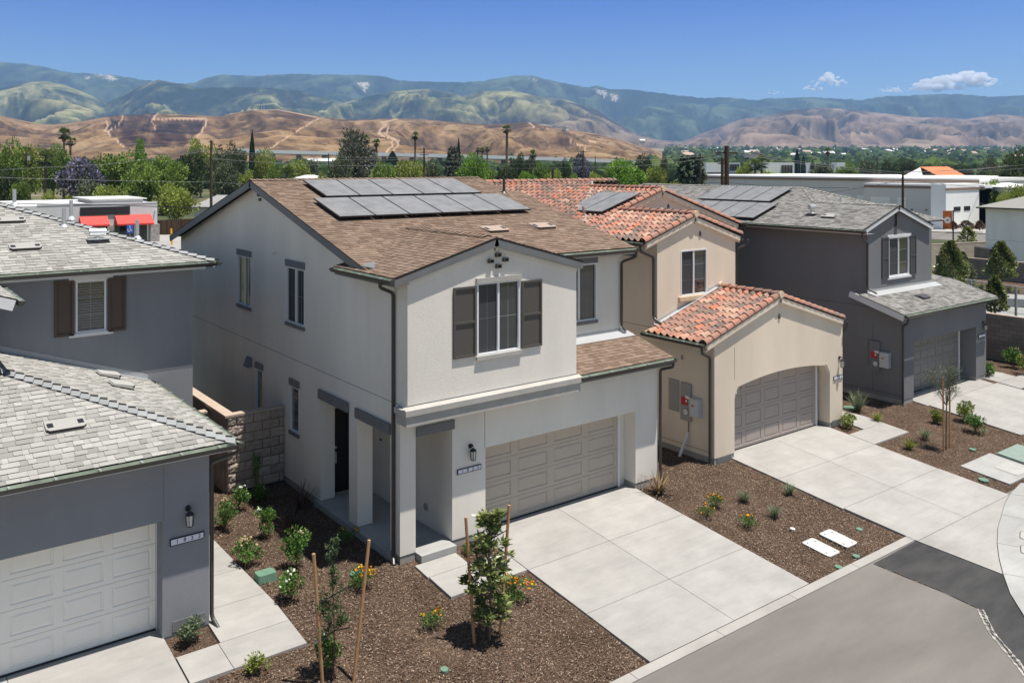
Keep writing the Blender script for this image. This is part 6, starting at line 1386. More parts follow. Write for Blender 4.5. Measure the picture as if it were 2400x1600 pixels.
TL = [(12, 150, 322, 105, 'round', 'tall green tree cut by the left picture edge'), (22, 135, 405, 75, 'dark', 'dark tree low at the left picture edge behind the slate house'), (52, 132, 425, 52, 'round', 'rounded green tree just left of the lime shrub behind the slate house'),
 (70, 185, 335, 80, 'light', 'light green tree behind the pole with the round transformer'), (125, 200, 332, 90, 'round', 'green tree right behind the tall leftmost palm'), (112, 127, 450, 46, 'lime', 'bright lime shrub above the slate roof at left'),
 (185, 160, 352, 120, 'jac', 'broad purple jacaranda left of the big green trees'), (215, 125, 412, 115, 'dull', 'dull olive tree under the purple jacaranda'), (170, 125, 455, 55, 'light', 'low yellowish bush behind the white retail building, left end'),
 (262, 122, 430, 82, 'light', 'pale green tree above the retail building roof'), (333, 215, 322, 40, 'bright', 'compact bright tree standing above the green canopy before the burnt hillside'), (285, 180, 352, 130, 'round', 'wide green tree right of the purple jacaranda'),
 (380, 165, 360, 140, 'round', 'widest deep green tree mass above the retail building'), (335, 135, 385, 110, 'round', 'green tree in front of the wide canopy, above the dark sign band'), (445, 185, 355, 95, 'dark', 'dark tree left of the tall brown utility pole'), (410, 126, 425, 100, 'light', 'large leafy yellow green tree at the right end of the retail building'),
 (470, 250, 322, 80, 'light', 'light green tree on the skyline below the hill, left of the tall pole'), (512, 205, 340, 70, 'dull', 'grey green tree just right of the tall brown utility pole'), (548, 230, 330, 60, 'dull', 'olive tree between the tall pole and the thin cypress'), (535, 160, 385, 80, 'dull', 'greyish tree behind the gable of house 1822 at left'),
 (591, 220, 313, 13, 'cyp', 'tall thin dark cypress left of the gable peak'), (575, 175, 395, 50, 'light', 'small light tree at the foot of the thin cypress'), (618, 215, 345, 62, 'light', 'yellow green tree right of the thin cypress'), (640, 180, 385, 55, 'round', 'small green tree above the shingle ridge right of the cypress'),
 (705, 240, 372, 75, 'light', 'light tree before the freeway, left of the big jacaranda'), (752, 180, 398, 40, 'lime', 'lime bush above the left solar panels'), (730, 300, 375, 70, 'dull', 'dull tree line just under the freeway at left'),
 (835, 190, 308, 120, 'jac2', 'tall grey jacaranda with purple patches above the solar panels'), (800, 180, 345, 70, 'dull', 'olive tree overlapping the left side of the tall jacaranda'),
 (905, 205, 375, 85, 'round', 'green tree right of the tall jacaranda'), (955, 190, 372, 85, 'light', 'light green tree under the lone palm right of the jacaranda'), (1012, 200, 382, 65, 'dull', 'olive tree right of the double crossarm pole'), (920, 380, 358, 30, 'cyp', 'small dark cypress clump by the freeway'),
 (1062, 250, 340, 48, 'conif', 'dark ragged conifer left of the bright round tree'), (1075, 255, 330, 9, 'cyp', 'very thin cypress top beside the dark conifer'), (1108, 185, 356, 78, 'bright', 'bright green rounded tree in the middle of the valley'), (1145, 190, 385, 60, 'round', 'green tree right of the bright rounded tree'), (1180, 175, 392, 60, 'dark', 'dark tree at the foot of the tallest palm'),
 (1212, 250, 355, 45, 'dark', 'dark tree between the tallest palm and the stubby palm'), (1242, 260, 362, 50, 'dark', 'dark tree behind the stubby palm'), (1235, 160, 398, 75, 'bright', 'bright tree above the red tile roof at left'), (1295, 165, 393, 60, 'light', 'light green tree above the red tile roof, left of the small jacaranda'), (1268, 200, 378, 50, 'round', 'green tree before the freeway right of the tallest palm'),
 (1322, 235, 368, 38, 'dark', 'dark tree just left of the small jacaranda'), (1362, 220, 362, 58, 'jac', 'small round purple jacaranda beside a crossarm pole'), (1400, 180, 400, 60, 'light', 'light bush row between the small jacaranda and the round tree'), (1340, 165, 405, 60, 'round', 'low green tree below the small jacaranda'),
 (1470, 190, 372, 115, 'bright', 'large dome shaped green tree above the red tile roof'), (1510, 240, 366, 60, 'dark', 'dark tree behind the dome shaped green tree'), (1428, 215, 388, 45, 'round', 'small green tree left of the dome shaped tree'), (1540, 175, 388, 55, 'light', 'light tree between the dome shaped tree and the cedar'), (1558, 260, 367, 24, 'dull', 'small round grey tree left of the cedar'),
 (1618, 150, 358, 98, 'cedar', 'dark layered cedar left of the thick brown pole'), (1585, 128, 430, 70, 'lime', 'yellow green bush at the foot of the cedar'), (1640, 115, 433, 55, 'lime', 'yellow green bush behind the grey shingle roof beside the pole'), (1550, 140, 425, 50, 'round', 'green bush left of the cedar base'),
 (1745, 240, 378, 55, 'light', 'light tree right of the thick brown pole'), (1812, 300, 398, 90, 'lime', 'low lime hedge above the warehouse roof'), (1868, 330, 355, 14, 'cyp', 'dark cypress beside the white office block'), (1883, 330, 368, 10, 'cyp', 'shorter cypress right of the dark one by the office block'), (1905, 330, 370, 16, 'dull', 'small palm like tree right of the two cypresses')]
for x_, D_, yt, w_, kd, lb in TL: tree(x_, D_, yt, w_, kd, lb, None)
for i, (x_, yt, w_, kd) in enumerate(((1930, 380, 70, 'dull'), (1985, 382, 70, 'round'), (2035, 378, 60, 'dull'), (2085, 374, 55, 'dark'), (2125, 376, 55, 'dark'), (2170, 384, 50, 'dark'), (2215, 384, 60, 'dull'), (2260, 386, 50, 'dark'))):
    tree(x_, 290 + i * 6, yt, w_, kd, 'dark tree in the row behind the white warehouse, number %s from the left' % ['one', 'two', 'three', 'four', 'five', 'six', 'seven', 'eight'][i], 'tree row behind the warehouse')
for x_, D_, yt, w_, kd, lb in ((2318, 230, 364, 62, 'dull', 'round crowned tree right of the warehouse below the far town'), (2380, 150, 352, 95, 'dark', 'big nearly black tree at the right picture edge'), (2345, 165, 382, 60, 'dark', 'dark tree left of the big nearly black tree'), (2330, 135, 418, 75, 'round', 'green tree beside the right end of the warehouse'), (2380, 125, 430, 60, 'light', 'light green shrubs right of the warehouse end'), (2350, 112, 452, 50, 'lime', 'lime shrub above the grey hip roof at right')):
    tree(x_, D_, yt, w_, kd, lb)
palm(150, 230, 299, 36, 'tall fan palm left of the burnt hillside'); palm(107, 165, 352, 48, 'short fan palm beside the purple jacaranda at left', skirt=False); palm(165, 240, 318, 30, 'smaller palm crown tucked right of the tall left palm')
palm(826, 260, 307, 26, 'palm crown poking out of the tall jacaranda, left one'); palm(857, 258, 316, 26, 'palm crown poking out of the tall jacaranda, right one'); palm(882, 235, 325, 24, 'short palm right of the tall jacaranda'); palm(973, 255, 309, 23, 'lone palm in front of the dirt track')
for i, (x_, yt) in enumerate(((1119, 345), (1130, 346), (1142, 344))): palm(x_, 330, yt, 15, 'small palm in the trio by the freeway, %s' % ('left', 'middle', 'right')[i])
palm(1188, 205, 292, 27, 'tallest palm with long bare trunk in front of the brown hill'); palm(1249, 250, 351, 24, 'stubby palm right of the tallest palm', skirt=False); palm(1940, 330, 346, 22, 'lone palm with brown skirt above the white warehouse')
palm(672, 165, 388, 52, 'low spreading palm behind the solar panel roof', skirt=False); palm(1785, 230, 362, 44, 'broad feathery palm left of the office block', skirt=False); palm(1770, 215, 372, 40, 'shorter feathery palm left of the office block', skirt=False)
# neighbourhood trees near the right-hand street
def neartree(px, D, ytop, ybase, wpx, lm, label, n=2600, ln=.16, wd=.09, kind=None):
    p = at(px, D, zat(ybase, D)); h = zat(ytop, D) - p[2]; r = wpx / FPX * D / 2; rg = np.random.default_rng(int(px))
    t = thing('magnolia_tree' if kind else 'broadleaf_tree', label, 'tree', p)
    z = rg.uniform(0, 1, n) ** .8; rr_ = r * np.clip(1.1 * (1 - z) ** .6, .08, 1) * np.clip(z * 7 + .35, 0, 1) * rg.uniform(.55, 1.08, n); a = rg.uniform(0, 6.28, n); rr_ *= 1 + .25 * np.sin(a * 3 + z * 9)
    P_ = np.stack([p[0] + rr_ * np.cos(a), p[1] + rr_ * np.sin(a), p[2] + .12 * h + z * h * .86], 1); D_ = np.stack([np.cos(a), np.sin(a), .6 + 0 * a], 1) + rg.normal(size=(n, 3)) * .4
    V, F = leaves(P_, D_, ln, wd, rg=rg); npmesh('crown', V, F, lm, np.clip(rg.random(n) * .7 + .2 * np.sin(a * 4 + z * 11), 0, 1), parent=t, org=ORG[t])
    mb = MB(); mb.tube([p, (p[0], p[1], p[2] + h * .9)], [.07, .02], 6); mb.build('trunk', M['bark'], t)
neartree(2228, 56, 563, 700, 78, M['lfMag'], 'dark bushy tree right behind the charcoal house upper wall', 4200, .17, .1, 1); neartree(2255, 60, 590, 700, 60, TM['dull'], 'dull green tree just right of the dark bushy tree', 2400, .15, .08)
neartree(2347, 62, 566, 664, 62, M['lfMag'], 'cone shaped magnolia in front of the grey block wall', 4200, .18, .11, 1); neartree(2332, 47, 648, 742, 50, M['lfMag'], 'magnolia behind the near block wall at the right', 2600, .15, .1, 1)
neartree(2268, 95, 533, 572, 34, TM['light'], 'small street tree beside the road near the banner sign', 700, .25, .14)
for i, (x_, w_) in enumerate(((2232, 20), (2265, 34), (2296, 20))):
    neartree(x_, 122, 519 if i != 1 else 518, 540, w_, M['lfBrz'], 'rusty orange shrub by the warehouse, %s of three' % ('left', 'middle', 'right')[i], 700, .25, .14)
# ------------------------------------------------------------------ distant woodland and town
def woodland():
    rg = np.random.default_rng(77); V = []; F = []; T = []; c = 0
    base = np.array([(math.cos(a) * math.cos(e), math.sin(a) * math.cos(e), math.sin(e)) for e in (-.5, .25, .85) for a in np.arange(0, 6.28, 6.2832 / 6)] + [(0, 0, 1.08)])
    for i in range(9000):
        D = 340 + (rg.random() ** 1.7) * 3400
        px = rg.uniform(-300, 2700)
        if px < 1560 and D > 1050: continue
        if px < 1500 and rg.random() < .4: continue
        lat_ = (px - 1200) / FPX
        x_, y_, z_ = at(px, D, zg(D)); s = rg.uniform(2.6, 5.5) * (1 + D / 2500); hs = rg.uniform(.8, 1.5)
        jt = base * np.array([s, s, s * hs]) * rg.uniform(.75, 1.25, (19, 1)); V.append(jt + np.array([x_, y_, z_ + s * .4]))
        tn = rg.random()
        for r_ in range(2):
            for k in range(6): k2 = (k + 1) % 6; F.append((c + r_ * 6 + k, c + r_ * 6 + k2, c + r_ * 6 + 6 + k2, c + r_ * 6 + 6 + k)); T.append(np.clip(tn + rg.normal() * .15, 0, 1))
        for k in range(0, 6): F.append((c + 12 + k, c + 12 + (k + 1) % 6, c + 18, c + 18)); T.append(tn)
        c += 19
    V = np.concatenate(V); F3 = [f for f in F]
    me = bpy.data.meshes.new('distant_woodland'); me.from_pydata([tuple(v) for v in V], [], [f if f[2] != f[3] else f[:3] for f in F3]); me.materials.append(M['wood_far'])
    q = me.attributes.new('tone', 'FLOAT', 'FACE'); q.data.foreach_set('value', np.array(T, np.float32)); me.update()
    o = bpy.data.objects.new('distant_woodland', me); COL.objects.link(o); tag(o, kind='stuff')
M['wood_far'] = mat('distant_foliage', (.03, .05, .02), .95, .05, col2=[(.025, .042, .018), (.05, .08, .028), (.09, .125, .04)], var=.3, vscale=.15)
woodland()
M['farwall'] = mat('far_house_wall', (.62, .58, .52), .8, .2); M['farroof'] = mat('far_house_roof', (.40, .30, .25), .85, .2); M['farroof2'] = mat('far_house_roof_pale', (.62, .61, .60), .8, .2)
mb = MB(); mb.box(-.5, .5, -.5, .5, 0, .4); mb.prism([(-.55, -.55, .4), (.55, -.55, .4), (0, -.55, .7)], (0, 1.1, 0), .5, 1)
hp = mb.build('distant_house', [M['farwall'], M['farroof']], label='tiny pale house among the trees of the far valley slope', cat='house', group='tiny houses on the far valley slope')
hm2 = hp.data.copy(); hm2.materials[1] = M['farroof2']; rg = np.random.default_rng(21)
for i in range(110):
    o = hp if i == 0 else hp.copy()
    if i: COL.objects.link(o)
    if i % 2: o.data = hm2
    D = rg.uniform(1300, 3600); x_, y_, z_ = at(rg.uniform(1600, 2500), D, zg(D) + 5); s = rg.uniform(12, 24); o.location = (x_, y_, z_); o.scale = (s, s * .7, s * .6); o.rotation_euler = (0, 0, rg.uniform(0, 3))
mb = MB(); mb.box(-14, 14, -6, 6, -4, 5); mb.prism([(-15, -7, 5), (15, -7, 5), (15, 7, 5), (-15, 7, 5)], (0, 0, 1.2), .5, 1); mb.box(-6, 4, -5, 4, 5, 9)
hv = mb.build('hilltop_house', [M['farwall'], M['farroof']], label='pale house on the crest of the brown hill', cat='house'); hv.location = at(1325, 2440, zat(304, 2440) - 3); hv.rotation_euler = (0, 0, .6)
mb = MB(); mb.box(-10, 10, -6, 6, -4, 4); mb.prism([(-11, -7, 4), (11, -7, 4), (0, -7, 8)], (0, 14, 0), .5, 1); hv = mb.build('hillside_house', [M['farwall'], M['farroof2']], label='white roofed house low on the right flank of the brown hill', cat='house'); hv.location = at(1505, 2300, zat(337, 2300)); hv.rotation_euler = (0, 0, .9)
mb = MB(); q = at(613, 2500, zat(259, 2500) - 4)
for dx in (-9, 0, 7): mb.tube([(q[0] + dx, q[1], q[2]), (q[0] + dx, q[1], q[2] + 20 + dx)], .7, 5)
mb.build('radio_mast', M['galv'], label='small radio masts on the brown hill crest', cat='mast')
# ------------------------------------------------------------------ freeway
M['whW'] = mat('warehouse_white', (.88, .88, .87), .8, .2, var=.03, vscale=.3); 
def freeway():
    pts = [(560, 352), (640, 356), (760, 359), (900, 362), (1030, 365), (1180, 369), (1300, 373), (1420, 377), (1560, 384), (1700, 389)]
    D = 560; P_ = [at(px, D + (px - 560) * .02, zat(py, D)) for px, py in pts]
    t = thing('freeway_overpass', 'long pale elevated freeway crossing the valley in front of the brown hill', 'bridge', (P_[4][0], P_[4][1], 0))
    mb = MB()
    for a, b in zip(P_, P_[1:]): mb.beam(a, b, 22, 1.5)
    mb.build('deck', M['conc'], t); mb = MB()
    nrm = np.array([-FW[0], -FW[1]]) * 11
    for a, b in zip(P_, P_[1:]): mb.beam((a[0] + nrm[0], a[1] + nrm[1], a[2] + 1.1), (b[0] + nrm[0], b[1] + nrm[1], b[2] + 1.1), .4, 2.2)
    mb.build('parapet', M['whW'], t)
    for i, (a, b) in enumerate(zip(P_, P_[1:])):
        for f in (0, .5):
            mb = MB(); x_, y_ = a[0] + (b[0] - a[0]) * f, a[1] + (b[1] - a[1]) * f; mb.box(x_ - 1.2, x_ + 1.2, y_ - 1.2, y_ + 1.2, -1, a[2] - 1.4); mb.build('pier', M['conc'], t)
freeway()
# ------------------------------------------------------------------ retail building
M['retW'] = mat('retail_wall', (.60, .60, .61), .85, .2, var=.06, vscale=.6); M['awn'] = mat('awning_red', (.62, .055, .045), .6, .3); M['dkwin'] = mat('dark_storefront', (.03, .032, .035), .12, .6); M['stoneR'] = mat('pier_stone', (.33, .31, .29), .9, .2, var=.35, vscale=3, bump=.8, bscale=8, bdist=.1)
M['signB'] = mat('sign_blue', (.03, .12, .50), .5, .3); M['roofW'] = mat('flat_roof', (.55, .55, .54), .8, .2, var=.05)
H = thing('retail_building', 'low white shop building with red awnings and a dark sign band behind the slate roof', 'building', (10, 98, 0))
F = Face('F', 94.3); mb = MB(); mb.box(-25, 20.2, 94.3, 112, -.2, 4.7); mb.box(7, 20.2, 94.25, 94.295, 4.72, 4.86); mb.build('wall', M['retW'], H)
mb = MB(); mb.box(13.5, 19.2, 97, 106, 4.705, 5.1); mb.prism([(13, 96.6, 5.1), (19.6, 96.6, 5.1), (19.6, 106.5, 5.1), (13, 106.5, 5.1)], (0, 0, .15)); mb.build('roof_deck', M['roofW'], H)
mb = MB(); fbox(mb, F, 11.5, 17.0, 3.42, 4.38, .0, .12); mb.build('sign_band', M['black'], H)
for a, b in ((11.4, 14.45), (15.3, 19.45)):
    mb = MB(); mb.prism([(a, 94.28, 3.35), (a, 92.9, 2.35), (a, 92.9, 2.15), (a, 94.28, 2.15)], (b - a, 0, 0)); mb.build('awning', M['awn'], H)
mb = MB(); fbox(mb, F, 15.3, 19.1, .1, 2.1, .002, .05); fbox(mb, F, 11.4, 14.4, .1, 2.1, .002, .05); sf = mb.build('storefront', M['dkwin'], H)
mb = MB(); fbox(mb, F, 17.45, 17.6, .1, 2.1, .05, .1); fbox(mb, F, 18.98, 19.1, .1, 2.1, .05, .1); mb.build('mullion', M['vinyl'], sf)
mb = MB(); mb.box(19.3, 20.4, 94.0, 95.3, -.1, 2.1); mb.build('stone_pier', M['stoneR'], H); mb = MB(); mb.box(14.4, 15.25, 94.0, 94.6, -.1, 2.1); mb.build('stone_pier', M['stoneR'], H)
mb = MB(); mb.tube([(19.9, 94.29, 3.6), (19.9, 93.9, 3.9)], .07, 6); mb.build('wall_lamp', M['retW'], H)
t = thing('parking_sign', 'blue accessible parking sign with white wheelchair figure before the shop front', 'sign', (16.6, 92.6, 0)); Fs = Face('F', 92.6)
mb = MB(); mb.tube([(16.6, 92.64, 0), (16.6, 92.64, 2.15)], .035, 6); mb.build('post', M['galv'], t); mb = MB(); fbox(mb, Fs, 16.25, 16.95, 1.2, 2.2, 0, .03); mb.build('sign_panel', M['signB'], t)
mb = MB(); mb.tube([(16.58, 92.55, 2.02), (16.58, 92.53, 2.02)], .07, 8); mb.tube([(16.58, 92.55, 1.9), (16.6, 92.55, 1.66), (16.74, 92.55, 1.64), (16.8, 92.55, 1.45)], .035, 5)
mb.tube([(16.5 + .17 * math.cos(a), 92.55, 1.58 + .17 * math.sin(a)) for a in np.arange(2.0, 6.4, .35)], .028, 5); mb.build('wheelchair_symbol', M['white'], t)
mb = MB(); mb.tube([at(403, 103, 0), at(401, 103, 1.9)], .11, 10); mb.build('bollard', mat('bollard_yellow', (.72, .40, .03), .5, .4), label='yellow bollard on the pale lot beside the shop building', cat='bollard')
mb = MB(); a = at(300, 100, -.09); mb.prism([at(330, 80, -.05), at(560, 80, -.05), at(520, 118, -.05), at(350, 118, -.05)], (0, 0, -.05)); mb.build('parking_lot', M['conc'], kind='structure')
a = at(366, 118); b = at(462, 122); mb = MB(); d = (Vector(b) - Vector(a)); n_ = 50
for i in range(n_): p0 = Vector(a) + d * i / n_; mb.beam(p0 + Vector((0, 0, 1.9)), p0 + d * (.9 / n_) + Vector((0, 0, 1.9)), .05, 2.0, t=random.random())
mb.build('wood_fence', mat('fence_brown', (.07, .045, .03), .9, .1, tone=.4), label='dark brown board fence behind the parking lot', cat='fence')
def lowhouse(px0, px1, D, ye, yr, wallm, roofm, label, depth=10, hip=.3, name='bungalow'):
    a = Vector(at(px0, D)); b = Vector(at(px1, D)); u = (b - a); L_ = u.length; u.normalize(); v_ = Vector((-u.y, u.x, 0)); zE_ = zat(ye, D); zR_ = zat(yr, D + depth / 2)
    t = thing(name, label, 'house', tuple((a + b) / 2)); Z = lambda p, z: (p.x, p.y, z)
    mb = MB(); q = [a, b, b + v_ * depth, a + v_ * depth]; mb.prism([Z(p, -.2) for p in q], (0, 0, zE_ + .2)); mb.build('wall', wallm, t)
    o = .5; q = [a - u * o - v_ * o, b + u * o - v_ * o, b + u * o + v_ * (depth + o), a - u * o + v_ * (depth + o)]; r0 = a + u * L_ * hip + v_ * depth / 2; r1 = b - u * L_ * hip + v_ * depth / 2
    mb = MB(); e = [Z(p, zE_ + .02) for p in q]; mb.poly([e[0], e[1], Z(r1, zR_), Z(r0, zR_)], .5); mb.poly([e[2], e[3], Z(r0, zR_), Z(r1, zR_)], .5); mb.poly([e[1], e[2], Z(r1, zR_)], .5); mb.poly([e[3], e[0], Z(r0, zR_)], .5); mb.poly([Z(p, zE_) for p in q], .5); mb.build('roof', roofm, t); return t
M['roofGy'] = mat('roof_grey_far', (.27, .27, .27), .9, .15, var=.1, vscale=.8); M['roofBr'] = mat('roof_brown_far', (.22, .15, .12), .9, .15, var=.15, vscale=.8)
lowhouse(455, 550, 135, 485, 457, M['retW'], M['roofGy'], 'bungalow with flat looking grey roof left of the gable of house 1822'); lowhouse(500, 560, 160, 455, 440, M['blockT'], M['roofBr'], 'brown roofed bungalow behind the grey roofed one')
lowhouse(690, 740, 200, 418, 410, M['retW'], M['roofW'], 'white roofed bungalow above the solar panels left end'); lowhouse(1325, 1380, 175, 424, 417, M['retW'], M['roofGy'], 'grey roofed house above the red tile ridge'); lowhouse(2375, 2430, 130, 440, 428, M['retW'], M['roofW'], 'white awning roofed house at the right edge beside the dark tree')
lowhouse(715, 790, 420, 378, 371, M['retW'], M['roofW'], 'long white flat building under the freeway at left', name='commercial_building', hip=.02)
# ------------------------------------------------------------------ offices and warehouse
M['whG'] = mat('warehouse_grey', (.70, .68, .68), .85, .2, var=.03, vscale=.3); M['whT'] = mat('warehouse_trim', (.27, .19, .15), .8, .2); M['roofO'] = mat('roof_orange', (.62, .20, .09), .85, .2, var=.08, vscale=1)
H = thing('warehouse', 'long white warehouse with brown parapet trim behind the charcoal house', 'warehouse', (135, 60, 0))
mb = MB(); mb.box(130, 165, 46.2, 103, -.3, 6.75); mb.box(127.5, 129.98, 44.3, 64, -.3, 5.75); mb.box(127.5, 134.5, 44.3, 46.18, -.3, 5.75); mb.build('wall', [M['whG']], H)
mb = MB(); mb.box(129.9, 165.1, 46.1, 103.1, 6.76, 7.25); mb.box(127.4, 129.88, 44.2, 64.1, 5.76, 6.25); mb.box(129.885, 134.6, 44.2, 46.08, 5.76, 6.25); mb.build('parapet', M['whW'], H)
mb = MB(); mb.box(129.8, 129.89, 46.1, 103, 6.55, 6.95); mb.box(127.3, 127.39, 44.15, 64, 5.55, 5.95); mb.build('parapet_trim', M['whT'], H)
FW_ = Face('L', 127.5); mb = MB(); q_ = at(2217, 127); zw = zat(431, 130); mb.box(q_[0], q_[0] + 10.2, q_[1], q_[1] + 2.2, -.3, zw); mb.box(q_[0] - .1, q_[0] + 10.3, q_[1] - .1, q_[1] - .002, zw - .9, zw - .55, 0, 1); mb.build('entrance_wing', [M['whW'], M['whT']], H)
FW3 = Face('L', 130)
for a, b in ((64.5, 66.8), (67.8, 70.2)): mb = MB(); fbox(mb, FW3, a, b, 1.2, 4.1, .002, .08); mb.build('sunlit_panel', M['whW'], H)  # white colour stands in for sunlit stretches of the shaded side wall
for a, b in ((56.6, 58.1), (59.4, 62.8)): mb = MB(); fbox(mb, FW_, a, b, 1.2, 4.0, .002, .08); mb.build('sunlit_panel', M['whW'], H)
FQ = Face('F', q_[1])
for a, b in ((2.3, 4.3), (5.4, 7.3)): mb = MB(); fbox(mb, FQ, q_[0] + a, q_[0] + b, zat(493, 131), zat(483, 131), .002, .05); mb.build('louvre', M['black'], H)
for y_ in (53.2, 55.6): mb = MB(); mb.tube([FW_.p(y_, 2.1, .05), FW_.p(y_, 2.1, .3)], .12, 6); mb.build('wall_lamp', M['black'], H)
for z_ in (3.4,): mb = MB(); fbox(mb, FW_, 44.3, 64, z_, z_ + .04, .081, .09); mb.build('panel_joint', M['whG'], H)
H = thing('gabled_building', 'building with bright orange gable roof behind the warehouse', 'building', (170, 62, 0))
a = [Vector(at(2110, 172)), Vector(at(2265, 172)), Vector(at(2265, 186)), Vector(at(2110, 186))]; zE_ = zat(416, 172); zR_ = zat(392, 178)
mb = MB(); mb.prism([(p.x, p.y, -.2) for p in a], (0, 0, zE_ + .2)); r0 = Vector(at(2157, 172)); r1 = Vector(at(2222, 186)); mb.poly([(a[0].x, a[0].y, zE_), (a[1].x * .35 + a[0].x * .65, a[1].y * .35 + a[0].y * .65, zE_), (r0.x, r0.y, zR_)]); mb.build('wall', M['whW'], H)
m1 = a[0] * .4 + a[1] * .6; mb = MB(); P3 = lambda p, z: (p.x, p.y, z)
mb.poly([P3(m1, zE_ + .1), P3(a[1], zE_ + .1), P3(r1, zR_ + .1), P3(r0, zR_ + .1)]); mb.poly([P3(a[0], zE_ + .1), P3(a[3], zE_ + .1), P3(r1, zR_ + .1), P3(r0, zR_ + .1)]); mb.poly([P3(a[1], zE_ + .1), P3(a[2], zE_ + .1), P3(r1, zR_ + .1)]); mb.build('roof', M['roofO'], H)
def block(px0, px1, D, yt, mt, label, depth=20, wins=None):
    a = Vector(at(px0, D)); b = Vector(at(px1, D)); u = (b - a).normalized(); v_ = Vector((-u.y, u.x, 0)); t = thing('office_building', label, 'building', tuple((a + b) / 2)); mb = MB(); zt = zat(yt, D)
    mb.prism([(p.x, p.y, -.2) for p in (a, b, b + v_ * depth, a + v_ * depth)], (0, 0, zt + .2)); mb.build('wall', mt, t)
    for x0, x1, y0, y1, nx, ny in wins or ():
        for i in range(nx):
            for j in range(ny):
                pa = x0 + (x1 - x0) * (i + .06) / nx; pb = x0 + (x1 - x0) * (i + .94) / nx; za, zb = zat(y1 + (y0 - y1) * (j + .06) / ny, D), zat(y1 + (y0 - y1) * (j + .94) / ny, D); A = Vector(at(pa, D - .2)); B_ = Vector(at(pb, D - .2)); mb = MB(); mb.prism([(A.x, A.y, za), (B_.x, B_.y, za), (B_.x, B_.y, zb), (A.x, A.y, zb)], (FW[0] * .15, FW[1] * .15, 0)); mb.build('window', M['dkwin'], t)
block(1655, 1697, 270, 381, M['whW'], 'white office block left of the thick brown pole', wins=[(1655, 1697, 404, 407, 1, 1)]); block(1706, 1735, 330, 381, M['retW'], 'pale glassy office block right of the thick brown pole', wins=[(1710, 1733, 385, 400, 4, 3)])
block(1795, 1862, 300, 381, M['whW'], 'white office block with a dark grid of windows', wins=[(1831, 1858, 387, 407, 4, 4)]); block(1880, 1912, 330, 382, M['whW'], 'small white building right of the cypresses'); block(1961, 1981, 330, 381, M['whW'], 'tiny white building right of the lone palm')
# ------------------------------------------------------------------ road, walls, banner on the right
mb = MB(); mb.prism([at(2020, 118, -.08), at(2700, 95, -.08), at(2800, 106, -.08), at(2020, 128, -.08)], (0, 0, -.04)); mb.build('road', M['asph'], kind='structure')
mb = MB(); mb.prism([at(2020, 128.4, -.02), at(2800, 108, -.02), at(2800, 116, -.02), at(2020, 139, -.02)], (0, 0, -.1)); mb.build('sidewalk', M['conc'], kind='structure')
mb = MB(); mb.prism([at(2020, 98, -.06), at(2600, 92, -.06), at(2600, 95, -.06), at(2020, 103, -.06)], (0, 0, -.04)); mb.build('road_shoulder', M['asph2'], kind='structure')
block_wall(at(2180, 82)[:2], at(2312, 85)[:2], -.1, 1.9, M['blockT'], M['cap'], 'tan sunlit block wall below the road at right', .5, .25)
block_wall(at(2286, 81.5)[:2], at(2322, 79)[:2], -.1, 1.75, M['blockR'], M['cap'], 'short shaded block wall return beside the white house', .5, .25)
block_wall(at(2195, 72)[:2], at(2420, 66)[:2], -.1, 1.95, M['blockR'], M['cap'], 'long shaded block wall in front of the white house', .5, .25)
t = thing('banner_sign', 'orange banner sign with a white round emblem on a tall dark pole', 'sign', at(2234, 86, 0)); q = at(2234, 86)
mb = MB(); mb.tube([at(2234, 86, 0), at(2234, 86, zat(493, 86))], .07, 8); mb.build('pole', M['bronze'], t)
A, B_ = Vector(at(2210.5, 86)), Vector(at(2231.5, 86)); z0, z1 = zat(537, 86), zat(494, 86); mb = MB(); mb.prism([(A.x, A.y, z0), (B_.x, B_.y, z0), (B_.x, B_.y, z1), (A.x, A.y, z1)], (.04, .05, 0)); mb.build('banner', mat('banner_orange', (.52, .15, .04), .7, .2), t)
Cn = Vector(at(2221, 85.9)); zc = zat(516, 86); rr_ = 7.6 / FPX * 86; u_ = (B_ - A).normalized(); mb = MB(); mb.prism([tuple(Cn + u_ * rr_ * math.cos(k * .314) + Vector((0, 0, zc + rr_ * math.sin(k * .314)))) for k in range(20)], (.02, .025, 0)); mb.build('emblem_disc', M['white'], t)
mb = MB(); Cn2 = Vector(at(2221, 85.8)); s_ = rr_ * .55
for a0, a1 in (((-.5, -.5), (-.1, .6)), ((-.1, .6), (.05, -.3)), ((.05, -.3), (.5, .5)), ((-.5, .3), (.5, -.2))): mb.tube([tuple(Cn2 + u_ * s_ * a0[0] + Vector((0, 0, zc + s_ * a0[1]))), tuple(Cn2 + u_ * s_ * a1[0] + Vector((0, 0, zc + s_ * a1[1])))], .035, 4)
mb.build('emblem_mark', M['trimA'], t)
mb = MB(); mb.prism([at(2230, 49, -.1), at(2600, 45, -.1), at(2600, 66, -.1), at(2230, 66, -.1)], (0, 0, -.05)); mb.build('street', M['conc2'], kind='structure')
mb = MB(); mb.prism([at(2230, 60.5, .45), at(2600, 56, .45), at(2600, 58, .45), at(2230, 62.5, .45)], (0, 0, -.5)); mb.build('kerb', M['conc2'], kind='structure')
mb = MB(); mb.prism([at(2200, 62.6, .42), at(2600, 58.2, .42), at(2600, 64.5, .42), at(2200, 70, .42)], (0, 0, -.5)); mb.build('mulch_bed', M['mulch'], kind='structure')
for i, x_ in enumerate((2282, 2300, 2365, 2385)):
    q = at(x_, 63.5 - (x_ - 2280) * .02, .42); bl = blades('grass_tuft', 'pale grassy tuft in the planter strip along the far block wall', q[0], q[1], 60, .6, M['lfYel'], 1.1, .05, 'plant', 'tufts in the far planter', seed=90 + i); bl.location.z = .42
